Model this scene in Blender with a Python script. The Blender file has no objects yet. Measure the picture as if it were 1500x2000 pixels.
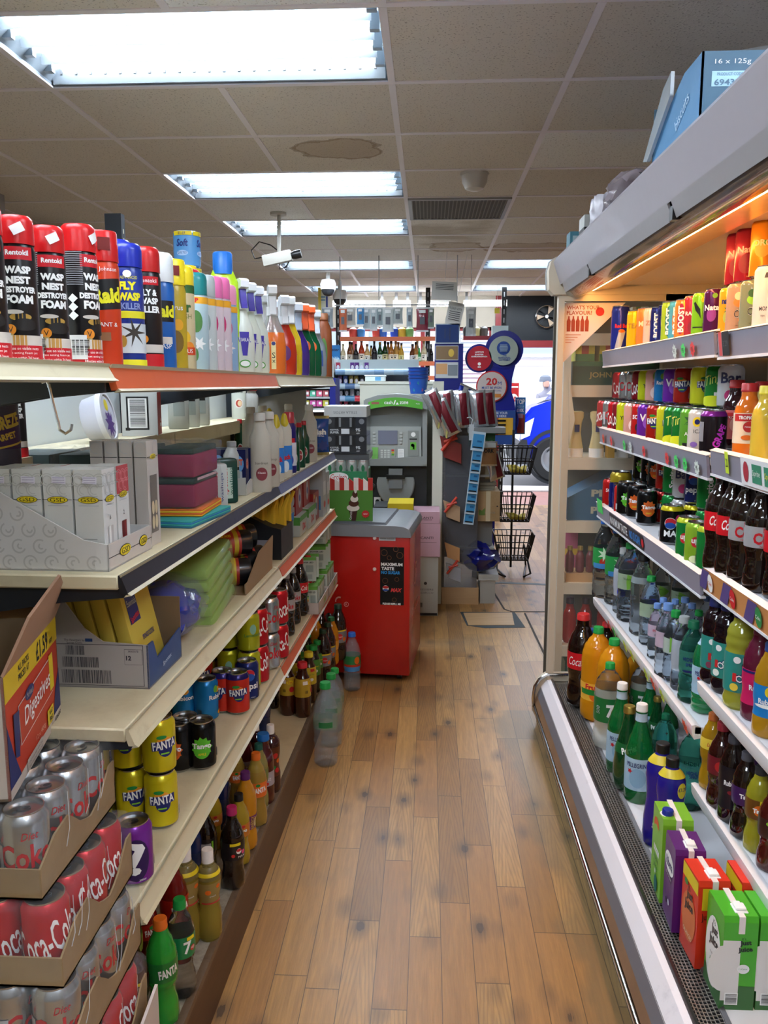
import bpy,bmesh,math,random
from mathutils import Vector,Matrix
S=bpy.context.scene
C=S.collection
R=random.Random(5)
# ---------------------------------------------------------------- camera
F,H=1630.0,1.45
PIT=math.atan(250/F);YAW=math.atan(88/F*math.cos(PIT))
cd=bpy.data.cameras.new('camera');cam=bpy.data.objects.new('camera',cd);C.objects.link(cam)
cam.location=(0,0,H);cam.rotation_euler=(math.pi/2-PIT,0,YAW)
cd.sensor_fit='VERTICAL';cd.sensor_height=24;cd.lens=24*F/2000;cd.clip_start=.05;cd.clip_end=200
S.camera=cam
LA=math.radians(1.4528)
def P(px,py,x=None,y=None,z=None,fr=0.0):
    """world point seen at a pixel of the 1500x2000 frame, on the plane x, y or z = value (fr: turned frame)"""
    a=(px-750)/F;b=(1000-py)/F
    c,s=math.cos(PIT),math.sin(PIT)
    f=c+s*b;Z=c*b-s
    cy,sy=math.cos(YAW),math.sin(YAW)
    X=a*cy-f*sy;Y=f*cy+a*sy
    c,s=math.cos(fr),math.sin(fr)
    u=X*c-Y*s;v=X*s+Y*c
    t=(z-H)/Z if z is not None else (x/u if x is not None else y/v)
    return Vector((u*t,v*t,H+Z*t))
# ---------------------------------------------------------------- world, light, exposure
S.view_settings.view_transform='Standard';S.view_settings.look='None'
S.view_settings.gamma=1;S.view_settings.use_curve_mapping=False
S.view_settings.exposure=EXPOSURE=1.75
w=bpy.data.worlds.new('world');S.world=w;w.use_nodes=True
bg=w.node_tree.nodes['Background'];bg.inputs[0].default_value=(.85,.93,1,1);bg.inputs[1].default_value=1.4
def area(name,loc,rot,sx,sy,power,col):
    l=bpy.data.lights.new(name,'AREA');l.shape='RECTANGLE';l.size=sx;l.size_y=sy;l.energy=power;l.color=col
    o=bpy.data.objects.new(name,l);C.objects.link(o);o.location=loc;o.rotation_euler=rot;return o
TUBE_E=21.0
FRIDGE_E=22.0
S.cycles.max_bounces=8;S.cycles.transmission_bounces=8;S.cycles.transparent_max_bounces=12
S.cycles.diffuse_bounces=4;S.cycles.glossy_bounces=3;S.cycles.caustics_reflective=False;S.cycles.caustics_refractive=False
S.cycles.use_denoising=True;S.cycles.sample_clamp_indirect=6
# ---------------------------------------------------------------- materials
def lin(c):
    if isinstance(c,str):
        c=tuple(int(c[i:i+2],16)/255 for i in (0,2,4))
    return tuple(x/12.92 if x<=.04045 else ((x+.055)/1.055)**2.4 for x in c[:3])+(1,)
_mc={}
def M(c,r=.5,m=0,t=0,e=0,ior=1.45,a=1,coat=0,bump=0,bs=40,name=None):
    key=(c,r,m,t,e,ior,a,coat,bump,bs)
    if key in _mc:return _mc[key]
    mt=bpy.data.materials.new(name or 'mat_'+str(c));mt.use_nodes=True
    nt=mt.node_tree;b=nt.nodes['Principled BSDF']
    col=lin(c)
    b.inputs['Base Color'].default_value=col;b.inputs['Roughness'].default_value=r;b.inputs['Metallic'].default_value=m
    b.inputs['Transmission Weight'].default_value=t;b.inputs['IOR'].default_value=ior;b.inputs['Alpha'].default_value=a
    b.inputs['Coat Weight'].default_value=coat
    if e:b.inputs['Emission Color'].default_value=col;b.inputs['Emission Strength'].default_value=e

    n=nt.nodes.new('ShaderNodeTexNoise');n.inputs['Scale'].default_value=bs
    tc=nt.nodes.new('ShaderNodeTexCoord');nt.links.new(tc.outputs['Object'],n.inputs['Vector'])
    if bump:
        bp=nt.nodes.new('ShaderNodeBump');bp.inputs['Strength'].default_value=bump;bp.inputs['Distance'].default_value=.01
        nt.links.new(n.outputs['Fac'],bp.inputs['Height']);nt.links.new(bp.outputs['Normal'],b.inputs['Normal'])
    else:
        mr=nt.nodes.new('ShaderNodeMapRange');mr.inputs['To Min'].default_value=max(0,r-.04);mr.inputs['To Max'].default_value=min(1,r+.04)
        nt.links.new(n.outputs['Fac'],mr.inputs['Value']);nt.links.new(mr.outputs['Result'],b.inputs['Roughness'])
    _mc[key]=mt
    return mt
def nodes(name):
    mt=bpy.data.materials.new(name);mt.use_nodes=True;nt=mt.node_tree
    b=nt.nodes['Principled BSDF']
    def N(t,**k):
        n=nt.nodes.new('ShaderNode'+t)
        for a,v in k.items():
            if a in n.inputs:n.inputs[a].default_value=v
            else:setattr(n,a,v)
        return n
    def Lk(a,b):nt.links.new(a,b)
    def mth(op,a,b=None,c=None):
        n=nt.nodes.new('ShaderNodeMath');n.operation=op
        for i,x in enumerate((a,b,c)):
            if x is None:continue
            if isinstance(x,(int,float)):n.inputs[i].default_value=x
            else:Lk(x,n.inputs[i])
        return n.outputs[0]
    def mix(f,a,b,bt='MIX'):
        n=nt.nodes.new('ShaderNodeMix');n.data_type='RGBA';n.blend_type=bt
        for s,x in ((0,f),(6,a),(7,b)):
            if isinstance(x,(int,float)):n.inputs[s].default_value=x
            elif isinstance(x,(tuple,list)):n.inputs[s].default_value=x
            elif isinstance(x,str):n.inputs[s].default_value=lin(x)
            else:Lk(x,n.inputs[s])
        return n.outputs[2]
    return mt,b,N,Lk,mth,mix
ALU=M('c4c6c8',.28,1);WHITE=M('e8e8e4',.4);BLACK=M('141416',.35);CREAM=M('c9c0a8',.45);PAPER=M('f0f0ec',.6)
CHROME=M('d0d4d8',.15,1);DGREY=M('3a3c40',.5);GREY=M('9a9c9e',.45)
# ---------------------------------------------------------------- mesh builder
_tx={}
def text2d(s,shear=0,bold=0):
    k=(s,shear,bold)
    if k in _tx:return _tx[k]
    cu=bpy.data.curves.new('t','FONT');cu.body=s;cu.align_x='CENTER';cu.align_y='CENTER';cu.size=1
    cu.resolution_u=2;cu.shear=shear;cu.offset=bold
    o=bpy.data.objects.new('t',cu);me=o.to_mesh()
    vs=[(v.co.x,v.co.y) for v in me.vertices];fs=[tuple(p.vertices) for p in me.polygons]
    o.to_mesh_clear();bpy.data.objects.remove(o);bpy.data.curves.remove(cu)
    if vs:
        ym=(min(v[1] for v in vs)+max(v[1] for v in vs))/2;xm=(min(v[0] for v in vs)+max(v[0] for v in vs))/2
        vs=[(x-xm,y-ym) for x,y in vs]
    _tx[k]=(vs,fs);return _tx[k]
def ell(w,h,n=20,a0=0,x=0,y=0):return ([(x+w/2*math.cos(2*math.pi*i/n+a0),y+h/2*math.sin(2*math.pi*i/n+a0)) for i in range(n)],[tuple(range(n))])
def rct(w,h,x=0,y=0):return ([(x-w/2,y-h/2),(x+w/2,y-h/2),(x+w/2,y+h/2),(x-w/2,y+h/2)],[(0,1,2,3)])
def pol(*p):return (list(p),[tuple(range(len(p)))])
def bars(w,h,n=14,x=0,y=0,vert=False,seed=1):
    r=random.Random(seed);vs=[];fs=[];t=-w/2
    while t<w/2-w/n*.3:
        b=w/n*r.choice((.25,.4,.65))
        k=len(vs)
        q=[(t,-h/2),(t+b,-h/2),(t+b,h/2),(t,h/2)]
        if vert:q=[(c,d) for d,c in q]
        vs+=[(x+c,y+d) for c,d in q];fs.append((k,k+1,k+2,k+3));t+=b+w/n*r.choice((.3,.45,.6))
    return vs,fs
def star(r1,r2,n=10,x=0,y=0):return pol(*[(x+(r1 if i%2 else r2)*math.cos(math.pi*i/n),y+(r1 if i%2 else r2)*math.sin(math.pi*i/n)) for i in range(2*n)])
def fit(s,w,h=None,**k):
    """a word as flat shapes, fitted into w x h"""
    vs,fs=text2d(s,**k)
    if not vs:return [],[]
    W=max(v[0] for v in vs)-min(v[0] for v in vs);Hh=max(v[1] for v in vs)-min(v[1] for v in vs)
    sx=w/W;sy=sx if h is None else h/Hh
    return [(x*sx,y*sy) for x,y in vs],fs
def rot2(sh,a,x=0,y=0):
    c,s=math.cos(a),math.sin(a);return [(x+p*c-q*s,y+p*s+q*c) for p,q in sh[0]],sh[1]
_wr={}
def chop(sh,step):
    k=(tuple(sh[0]),step)
    if k in _wr:return _wr[k]
    bm=bmesh.new();v=[bm.verts.new((x,y,0)) for x,y in sh[0]]
    for f in sh[1]:
        try:bm.faces.new([v[i] for i in f])
        except ValueError:pass
    x0=min(x for x,y in sh[0]);x1=max(x for x,y in sh[0]);t=x0+step
    y0=min(y for x,y in sh[0]);y1=max(y for x,y in sh[0])
    while t<x1:
        bmesh.ops.bisect_plane(bm,geom=bm.verts[:]+bm.edges[:]+bm.faces[:],plane_co=(t,0,0),plane_no=(1,0,0));t+=step
    n=int((y1-y0)/.012)
    for i in range(1,n+1):
        bmesh.ops.bisect_plane(bm,geom=bm.verts[:]+bm.edges[:]+bm.faces[:],plane_co=(0,y0+(y1-y0)*i/(n+1),0),plane_no=(0,1,0))
    bm.verts.index_update()
    out=([(q.co.x,q.co.y) for q in bm.verts],[tuple(q.index for q in f.verts) for f in bm.faces]);bm.free()
    _wr[k]=out;return out
class MB:
    def __init__(s):s.v=[];s.f=[];s.fm=[];s.fs=[];s.mats=[];s.T=None
    def mi(s,m):
        if m not in s.mats:s.mats.append(m)
        return s.mats.index(m)
    def add(s,vs,fs,m,smooth=False):
        k=len(s.v)
        s.v+=[tuple(s.T @ Vector(v)) if s.T else tuple(v) for v in vs]
        i=s.mi(m) if not isinstance(m,list) else None
        for j,f in enumerate(fs):
            s.f.append(tuple(k+a for a in f));s.fm.append(i if i is not None else s.mi(m[j]));s.fs.append(smooth)
        return s
    def box(s,x0,x1,y0,y1,z0,z1,m,side=None):
        v=[(x0,y0,z0),(x1,y0,z0),(x1,y1,z0),(x0,y1,z0),(x0,y0,z1),(x1,y0,z1),(x1,y1,z1),(x0,y1,z1)]
        f=[(0,3,2,1),(4,5,6,7),(0,1,5,4),(1,2,6,5),(2,3,7,6),(3,0,4,7)]
        ms=[m]*6
        if side:
            for k,q in side.items():ms['btfrkl'.index(k)]=q
        return s.add(v,f,ms)
    def rbox(s,x0,x1,y0,y1,z0,z1,m,b=.004,seg=2,smooth=True,warp=None):
        bm=bmesh.new();bmesh.ops.create_cube(bm,size=1)
        for v in bm.verts:v.co=((x0+x1)/2+v.co.x*(x1-x0),(y0+y1)/2+v.co.y*(y1-y0),(z0+z1)/2+v.co.z*(z1-z0))
        bmesh.ops.bevel(bm,geom=bm.edges[:],offset=b,segments=seg,affect='EDGES',profile=.5)
        if warp:
            for v in bm.verts:v.co=warp(v.co)
        bm.verts.index_update()
        s.add([v.co[:] for v in bm.verts],[tuple(v.index for v in f.verts) for f in bm.faces],m,smooth);bm.free();return s
    def lathe(s,pr,m,n=24,x=0,y=0,caps=True,sx=1,sy=1,fn=None):
        """pr: (r, z[, material for the band above])"""
        vs=[];fs=[];ms=[];cur=m
        for q in pr:
            for i in range(n):
                a=2*math.pi*i/n;r=q[0]*(fn(a,q[1]) if fn else 1)
                vs.append((x+r*sx*math.cos(a),y+r*sy*math.sin(a),q[1]))
        for j in range(len(pr)-1):
            if len(pr[j])>2:cur=pr[j][2]
            for i in range(n):
                a=j*n+i;b=j*n+(i+1)%n;fs.append((a,b,b+n,a+n));ms.append(cur)
        if caps:
            fs.append(tuple(range(n-1,-1,-1)));ms.append(ms[0]);fs.append(tuple(range((len(pr)-1)*n,len(pr)*n)));ms.append(ms[-2] if len(ms)>1 else m)
        return s.add(vs,fs,ms,True)
    def prism(s,pts,m,a,b,axis='x',front=None):
        """outline (p,q) pushed from a to b along axis: x -> (y,z) outline, y -> (x,z), z -> (x,y)"""
        n=len(pts)
        mk={'x':lambda p,q,t:(t,p,q),'y':lambda p,q,t:(p,t,q),'z':lambda p,q,t:(p,q,t)}[axis]
        vs=[mk(p,q,a) for p,q in pts]+[mk(p,q,b) for p,q in pts]
        fs=[tuple(range(n-1,-1,-1)),tuple(range(n,2*n))]+[(i,(i+1)%n,(i+1)%n+n,i+n) for i in range(n)]
        ms=[front or m,m]+[m]*n
        return s.add(vs,fs,ms)
    def tube(s,pts,r,m,n=8,closed=False,caps=True):
        pts=[Vector(p) for p in pts];vs=[];fs=[];N=len(pts);up=None
        for i,p in enumerate(pts):
            if closed:d=pts[(i+1)%N]-pts[i-1]
            else:d=pts[min(i+1,N-1)]-pts[max(i-1,0)]
            d.normalize()
            if up is None:up=Vector((0,0,1)) if abs(d.z)<.9 else Vector((1,0,0))
            a=d.cross(up).normalized();up=a.cross(d).normalized();rr=r[i] if isinstance(r,(list,tuple)) else r
            for k in range(n):
                t=2*math.pi*k/n;vs.append(tuple(p+a*rr*math.cos(t)+up*rr*math.sin(t)))
        for i in range(N if closed else N-1):
            for k in range(n):
                j=(i+1)%N;fs.append((i*n+k,i*n+(k+1)%n,j*n+(k+1)%n,j*n+k))
        if not closed and caps:fs.append(tuple(range(n-1,-1,-1)));fs.append(tuple(range((N-1)*n,N*n)))
        return s.add(vs,fs,m,True)
    def flat(s,sh,m,o,right,up,off=.0006):
        """flat print on a face: o = centre, right/up = directions"""
        if not sh[0]:return s
        o=Vector(o);r=Vector(right).normalized();u=Vector(up).normalized();n=r.cross(u)*off
        return s.add([tuple(o+r*x+u*y+n) for x,y in sh[0]],sh[1],m)
    def wrap(s,sh,m,a,z,prof,off=.0005,x=0,y=0,sx=1,sy=1):
        """print wrapped round a turned body: prof = radius or (r, z) profile, a = angle of its centre"""
        if not sh[0]:return s
        R0=rad(prof,z);st=R0*.22
        v,f=chop(sh,round(st,4));out=[]
        for p,q in v:
            t=a+p/R0;r=rad(prof,z+q)+off
            out.append((x+r*sx*math.cos(t),y+r*sy*math.sin(t),z+q))
        return s.add(out,f,m,True)
    def build(s,name,parent=None,loc=None,rz=0,bevel=0,col=True):
        me=bpy.data.meshes.new(name);me.from_pydata(s.v,[],s.f)
        for m in s.mats:me.materials.append(m)
        me.polygons.foreach_set('material_index',s.fm);me.polygons.foreach_set('use_smooth',s.fs)
        me.set_sharp_from_angle(angle=math.radians(38));me.update()
        o=bpy.data.objects.new(name,me);C.objects.link(o)
        if parent:o.parent=parent
        if loc is not None:o.location=loc
        if rz:o.rotation_euler.z=rz
        return o
def rad(prof,z):
    if isinstance(prof,(int,float)):return prof
    for a,b in zip(prof,prof[1:]):
        if a[1]<=z<=b[1] and b[1]>a[1]:
            return a[0]+(b[0]-a[0])*(z-a[1])/(b[1]-a[1])
    return prof[0][0] if z<prof[0][1] else prof[-1][0]
def tag(o,label=None,cat=None,group=None,kind=None):
    for k,v in (('label',label),('category',cat),('group',group),('kind',kind)):
        if v:o[k]=v
    return o
def thing(name,label,cat,loc=(0,0,0),rz=0,group=None):
    o=bpy.data.objects.new(name,None);C.objects.link(o);o.location=loc;o.rotation_euler.z=rz;o.empty_display_size=.02
    return tag(o,label,cat,group)
def struct(mb,name,**k):return tag(mb.build(name,**k),kind='structure')
def copy_tree(o,parent=None):
    c=o.copy();C.objects.link(c)
    if parent:c.parent=parent
    for ch in o.children:copy_tree(ch,c)
    return c
KINDS={};PROTO={};LABELS={}
def kind(key,name,cat,desc,nick,fn,group):KINDS[key]=(name,cat,desc,nick,fn,group)
def put(key,label,loc,rz=0,tilt=None,group=None,scale=None):
    name,cat,desc,nick,fn,grp=KINDS[key]
    if key not in PROTO:
        o=bpy.data.objects.new(name,None);C.objects.link(o);o.empty_display_size=.02;fn(o);PROTO[key]=o
    else:o=copy_tree(PROTO[key])
    o.location=loc;o.rotation_euler=(tilt[0],tilt[1],rz) if tilt else (0,0,rz)
    o.scale=scale or (1,1,1)
    LABELS.setdefault(label,[]).append(o)
    tag(o,label,cat,group or grp);return o
def FL(u,v,z):
    c,s=math.cos(LA),math.sin(LA);return Vector((u*c+v*s,-u*s+v*c,z))
# ================================================================ structure
def floor_mat():
    mt,b,N,Lk,m,mix=nodes('oak_vinyl_planks')
    tc=N('TexCoord');sp=N('SeparateXYZ');Lk(tc.outputs['Object'],sp.inputs[0]);X,Y=sp.outputs[0],sp.outputs[1]
    u=m('DIVIDE',m('ADD',X,10.0),.083);ru=m('FLOOR',u)
    wn=N('TexWhiteNoise',noise_dimensions='1D');Lk(ru,wn.inputs['W'])
    v=m('ADD',m('DIVIDE',m('ADD',Y,20),.62),m('MULTIPLY',wn.outputs[0],9.7));rv=m('FLOOR',v)
    cb=N('CombineXYZ');Lk(ru,cb.inputs[0]);Lk(rv,cb.inputs[1])
    w2=N('TexWhiteNoise',noise_dimensions='2D');Lk(cb.outputs[0],w2.inputs['Vector']);idn=w2.outputs[0]
    cc=N('CombineXYZ');Lk(m('MULTIPLY',X,26),cc.inputs[0]);Lk(m('MULTIPLY',Y,1.6),cc.inputs[1]);Lk(m('MULTIPLY',idn,37),cc.inputs[2])
    gr=N('TexNoise',Scale=2.2,Detail=6,Roughness=.65,Distortion=.6);Lk(cc.outputs[0],gr.inputs['Vector'])
    fine=N('TexNoise',Scale=9.0,Detail=4);Lk(cc.outputs[0],fine.inputs['Vector'])
    cw=N('CombineXYZ');Lk(m('ADD',m('MULTIPLY',m('ABSOLUTE',m('SUBTRACT',m('FRACT',u),.5)),1.5),m('MULTIPLY',gr.outputs['Fac'],.25)),cw.inputs[0]);Lk(m('MULTIPLY',m('FRACT',v),.9),cw.inputs[1]);Lk(m('MULTIPLY',idn,3),cw.inputs[2])
    wv=N('TexWave',wave_type='BANDS',bands_direction='DIAGONAL',Scale=3.4,Distortion=3.0,Detail=1.5);wv.inputs['Detail Scale'].default_value=1.0
    Lk(cw.outputs[0],wv.inputs['Vector'])
    r1=N('ValToRGB');Lk(idn,r1.inputs[0]);e=r1.color_ramp.elements
    e[0].color=lin('b0864f');e[1].color=lin('96703c')
    for p,c in ((.25,'bf985c'),(.5,'a27c46'),(.75,'c29c60')):q=e.new(p);q.color=lin(c)
    r1.color_ramp.interpolation='CONSTANT'
    c1=mix(m('MULTIPLY',m('SUBTRACT',gr.outputs['Fac'],.3),1.35),r1.outputs[0],'7d5c38','MIX')
    c1=mix(.35,c1,mix(fine.outputs['Fac'],'5c4024','d8bc90'),'OVERLAY')
    wmask=m('MULTIPLY',m('GREATER_THAN',idn,.55),m('MULTIPLY',m('POWER',wv.outputs['Fac'],2.5),.32))
    c1=mix(wmask,c1,'5f4329')
    kn=N('CombineXYZ');Lk(m('MULTIPLY',X,9),kn.inputs[0]);Lk(m('MULTIPLY',Y,4.5),kn.inputs[1])
    vo=N('TexVoronoi',Scale=1.0,Randomness=1.0);Lk(kn.outputs[0],vo.inputs['Vector'])
    kd=m('ADD',vo.outputs['Distance'],m('MULTIPLY',m('SUBTRACT',fine.outputs['Fac'],.5),.12))
    kz=m('MULTIPLY',m('LESS_THAN',kd,.09),.9);c1=mix(kz,c1,'33261b')
    k2=N('MapRange');Lk(kd,k2.inputs['Value']);k2.inputs['From Min'].default_value=.05;k2.inputs['From Max'].default_value=.32;k2.inputs['To Min'].default_value=.8;k2.inputs['To Max'].default_value=0
    c1=mix(k2.outputs[0],c1,'57422d')
    sm=N('TexNoise',Scale=1.7,Detail=5);Lk(tc.outputs['Object'],sm.inputs['Vector'])
    ms=N('MapRange');Lk(sm.outputs['Fac'],ms.inputs['Value']);ms.inputs['From Min'].default_value=.55;ms.inputs['From Max'].default_value=.75;ms.inputs['To Max'].default_value=.6
    c1=mix(ms.outputs[0],c1,'6d6152')
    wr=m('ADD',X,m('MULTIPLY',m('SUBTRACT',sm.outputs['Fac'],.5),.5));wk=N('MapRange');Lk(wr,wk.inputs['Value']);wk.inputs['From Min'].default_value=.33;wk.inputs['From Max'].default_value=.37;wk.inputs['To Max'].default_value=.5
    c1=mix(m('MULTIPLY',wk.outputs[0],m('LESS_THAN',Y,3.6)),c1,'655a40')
    fu=m('FRACT',u);fv=m('FRACT',v)
    seam=m('MAXIMUM',m('LESS_THAN',m('MINIMUM',fu,m('SUBTRACT',1,fu)),.013),m('LESS_THAN',m('MINIMUM',fv,m('SUBTRACT',1,fv)),.0022))
    c1=mix(m('MULTIPLY',seam,.75),c1,'3a2a1c')
    Lk(c1,b.inputs['Base Color'])
    rr=N('MapRange');Lk(sm.outputs['Fac'],rr.inputs['Value']);rr.inputs['To Min'].default_value=.3;rr.inputs['To Max'].default_value=.5;Lk(rr.outputs[0],b.inputs['Roughness'])
    bp=N('Bump',Strength=.15,Distance=.002);Lk(fine.outputs['Fac'],bp.inputs['Height']);Lk(bp.outputs[0],b.inputs['Normal'])
    return mt
def tile_mat():
    mt,b,N,Lk,m,mix=nodes('mineral_ceiling_tile')
    tc=N('TexCoord');n1=N('TexNoise',Scale=140.0,Detail=2);Lk(tc.outputs['Object'],n1.inputs['Vector'])
    n3=N('TexNoise',Scale=6.0,Detail=4);Lk(tc.outputs['Object'],n3.inputs['Vector'])
    n2=N('TexNoise',Scale=.55,Detail=5);Lk(tc.outputs['Object'],n2.inputs['Vector'])
    sp=N('SeparateXYZ');Lk(tc.outputs['Object'],sp.inputs[0])
    cb=N('CombineXYZ');Lk(m('FLOOR',m('DIVIDE',m('ADD',sp.outputs[0],.137+6),.6)),cb.inputs[0]);Lk(m('FLOOR',m('DIVIDE',m('SUBTRACT',sp.outputs[1],3.07-6),.6)),cb.inputs[1])
    wn=N('TexWhiteNoise',noise_dimensions='2D');Lk(cb.outputs[0],wn.inputs['Vector'])
    base=mix(m('MULTIPLY',wn.outputs[0],.8),'cfc9bf','dcd8cf');base=mix(m('GREATER_THAN',wn.outputs[0],.9),base,'e6e8e8')
    sk=m('MULTIPLY',m('GREATER_THAN',n1.outputs['Fac'],.635),.5);base=mix(sk,base,'5b554c')
    st=N('MapRange');Lk(n2.outputs['Fac'],st.inputs['Value']);st.inputs['From Min'].default_value=.66;st.inputs['From Max'].default_value=.7;st.inputs['To Max'].default_value=.55
    base=mix(st.outputs[0],base,'8a7658')
    for sx,sy,rx,ry in ((-.41,3.9,.17,.16),(.2,6.62,.2,.22),(.85,6.65,.45,.2)):
        cx=m('DIVIDE',m('SUBTRACT',sp.outputs[0],sx),rx);cy=m('DIVIDE',m('SUBTRACT',sp.outputs[1],sy),ry)
        dd=m('ADD',m('SQRT',m('ADD',m('MULTIPLY',cx,cx),m('MULTIPLY',cy,cy))),m('MULTIPLY',m('SUBTRACT',n3.outputs['Fac'],.5),1.2))
        base=mix(m('MULTIPLY',m('LESS_THAN',dd,1),.45),base,'9a8260');base=mix(m('MULTIPLY',m('LESS_THAN',m('ABSOLUTE',m('SUBTRACT',dd,1)),.07),.5),base,'7c6444')
    Lk(base,b.inputs['Base Color']);b.inputs['Roughness'].default_value=.95
    bp=N('Bump',Strength=.3,Distance=.004);Lk(n1.outputs['Fac'],bp.inputs['Height']);Lk(bp.outputs[0],b.inputs['Normal'])
    return mt
def wood_mat(name,a,c,ax=0,sc=1.0):
    mt,b,N,Lk,m,mix=nodes(name)
    tc=N('TexCoord');mp=N('Mapping');Lk(tc.outputs['Object'],mp.inputs[0]);mp.inputs['Scale'].default_value=[(3,30,30),(30,3,30),(30,30,3)][ax]
    n=N('TexNoise',Scale=sc,Detail=5,Distortion=1.2);Lk(mp.outputs[0],n.inputs['Vector']);Lk(mix(n.outputs['Fac'],a,c),b.inputs['Base Color']);b.inputs['Roughness'].default_value=.45
    return mt
def dirty(name,a,c,sc=6.0,lo=.5,hi=.8,r=.45,metal=0):
    mt,b,N,Lk,m,mix=nodes(name);tc=N('TexCoord');n=N('TexNoise',Scale=sc,Detail=7,Roughness=.7);Lk(tc.outputs['Object'],n.inputs['Vector'])
    k=N('MapRange');Lk(n.outputs['Fac'],k.inputs['Value']);k.inputs['From Min'].default_value=lo;k.inputs['From Max'].default_value=hi
    Lk(mix(k.outputs[0],a,c),b.inputs['Base Color']);b.inputs['Roughness'].default_value=r;b.inputs['Metallic'].default_value=metal
    return mt
CZ=2.48
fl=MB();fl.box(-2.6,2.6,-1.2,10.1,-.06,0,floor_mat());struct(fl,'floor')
tm=tile_mat();FIX=[(-1.337,2.47),(-1.337,4.27),(-1.337,6.07-.6),(-1.337,7.27),(-1.337,9.07),(.463,7.27),(.463,9.07),(-1.337,.67),(-1.337,-1.13),(.463,.67),(.463,-1.13)]  # last two: unseen fridge-side troffers, added as fill light for the shelves

ce=MB();holes=set()
for fx,fy in FIX:
    i=round((fx+.137)/.6);j=round((fy-3.07)/.6)
    holes.add((i,j));holes.add((i+1,j))
for i in range(-5,5):
    for j in range(-8,12):
        if (i,j) in holes:continue
        x=-.137+.6*i;y=3.07+.6*j;ce.box(x,x+.6,y,y+.6,CZ,CZ+.015,tm)
ce.box(-3.2,2.9,-1.8,10.4,CZ+.14,CZ+.16,GREY)
struct(ce,'ceiling')
g=MB();BAR=M('e2dee2',.5)
for i in range(-5,6):
    for j in range(-8,12):
        if not ((i,j) in holes and (i-1,j) in holes):g.box(-.137+.6*i-.012,-.137+.6*i+.012,3.07+.6*j+.012,3.07+.6*j+.588,CZ-.004,CZ+.002,BAR)
for j in range(-8,13):g.box(-2.6,2.6,3.07+.6*j-.012,3.07+.6*j+.012,CZ-.0035,CZ+.002,BAR)
struct(g,'trim_1')
WL=dirty('grimy_wall','8b857c','6a645b',3)
q=MB();q.box(-2.7,-2.6,-1.2,10.2,0,CZ+.1,WL);q.box(-2.6,-2.35,3.9,4.7,0,CZ,WL);q.box(-2.6,-2.25,5.6,6.1,0,CZ,WL);struct(q,'wall_left')
q=MB();q.box(2.6,2.7,-1.2,10.2,0,CZ+.1,WL);q.box(1.42,1.5,-1.2,3.46,0,CZ,WL);struct(q,'wall_right')
q=MB();q.box(-2.7,2.7,-1.3,-1.2,0,CZ+.1,WL);struct(q,'wall_back')

FY=10.2;RED=M('7a2226',.4);FB=M('15181c',.35)
q=MB();q.box(-2.7,.83,FY,FY+.15,0,1.0,M('b9aca4',.7));q.box(-2.7,.83,FY,FY+.15,2.12,CZ+.12,M('a39c90',.6));q.box(-2.7,-1.75,FY,FY+.15,1.0,2.12,WL)
q.box(.83,2.7,FY,FY+.15,1.94,CZ+.12,FB);q.box(2.35,2.7,FY,FY+.15,0,1.94,WL);struct(q,'wall_front')
q=MB();q.box(.83,2.35,FY-.03,FY+.1,1.88,1.96,RED);q.box(.78,.9,FY-.03,FY+.1,0,2.5,RED);struct(q,'trim_2')
GL=M('eef4f4',.02,t=1,ior=1.01)
q=MB()
q.box(-1.75,.78,FY+.06,FY+.066,1.0,2.12,GL);o=struct(q,'window_1')
q=MB()
for x in (-1.75,-.9,-.08,.74):q.box(x-.025,x+.025,FY+.03,FY+.1,1.0,2.12,RED)
q.box(-1.77,.78,FY+.03,FY+.1,.98,1.03,RED);q.box(-1.77,.78,FY+.03,FY+.1,2.08,2.13,RED);q.build('window_frame',o)
# ---------------------------------------------------------------- street
ASPH=dirty('pavement','b5adaf','8e888c',4)
q=MB();q.box(-9,11,10.1,11.7,-.08,-.02,dirty('brick_paving','9a6c62','7d564e',20));q.box(-9,11,11.5,12.05,-.06,0,ASPH);q.box(-9,11,12.05,26,-.14,-.1,dirty('asphalt','4a494c','333336',20));struct(q,'ground')
PW=M('f2f0f2',.8);PINK=dirty('pink_brick','c9a9ac','b08c90',30)
bl=thing('street_building','pale painted building across the street seen through the open shop door','building',(0,19.6,0))
q=MB();q.box(-9,11,0,.5,0,6,PW);q.build('wall',bl)
q=MB();q.box(-9,11,-.02,0,1.85,2.02,M('c2b7ba',.8));q.box(-9,11,-.02,0,2.5,4.2,PINK);q.build('wall_band',bl)
for k,x in enumerate((-4.6,-2.6,-.9,1.2,2.4,3.5)):
    wf=MB();wf.box(x-.5,x+.5,-.05,0,2.12,2.8,M('9aa0a8',.2));wf.box(x-.56,x-.5,-.07,0,2.05,2.9,PW);wf.box(x+.5,x+.56,-.07,0,2.05,2.9,PW);wf.box(x-.56,x+.56,-.07,0,2.05,2.12,PW);wf.build('window',bl)
def shut(x,y0):
    q=MB();
    for i in range(16):q.box(x-.33,x+.33,19.54,19.57,y0+i*.1,y0+i*.1+.06,M('e6c6ce',.6))
    q.box(x-.36,x+.36,19.57,19.6,y0-.02,y0+1.62,M('b4a0aa',.7))
    tag(q.build('window_shutter'),'pink louvred shutter across the street behind the spirit bottles' if x<-.3 else 'pink louvred shutter seen beside the hanging bags on the right','shutter')
shut(-.75,1.5);shut(1.05,1.5)

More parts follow.
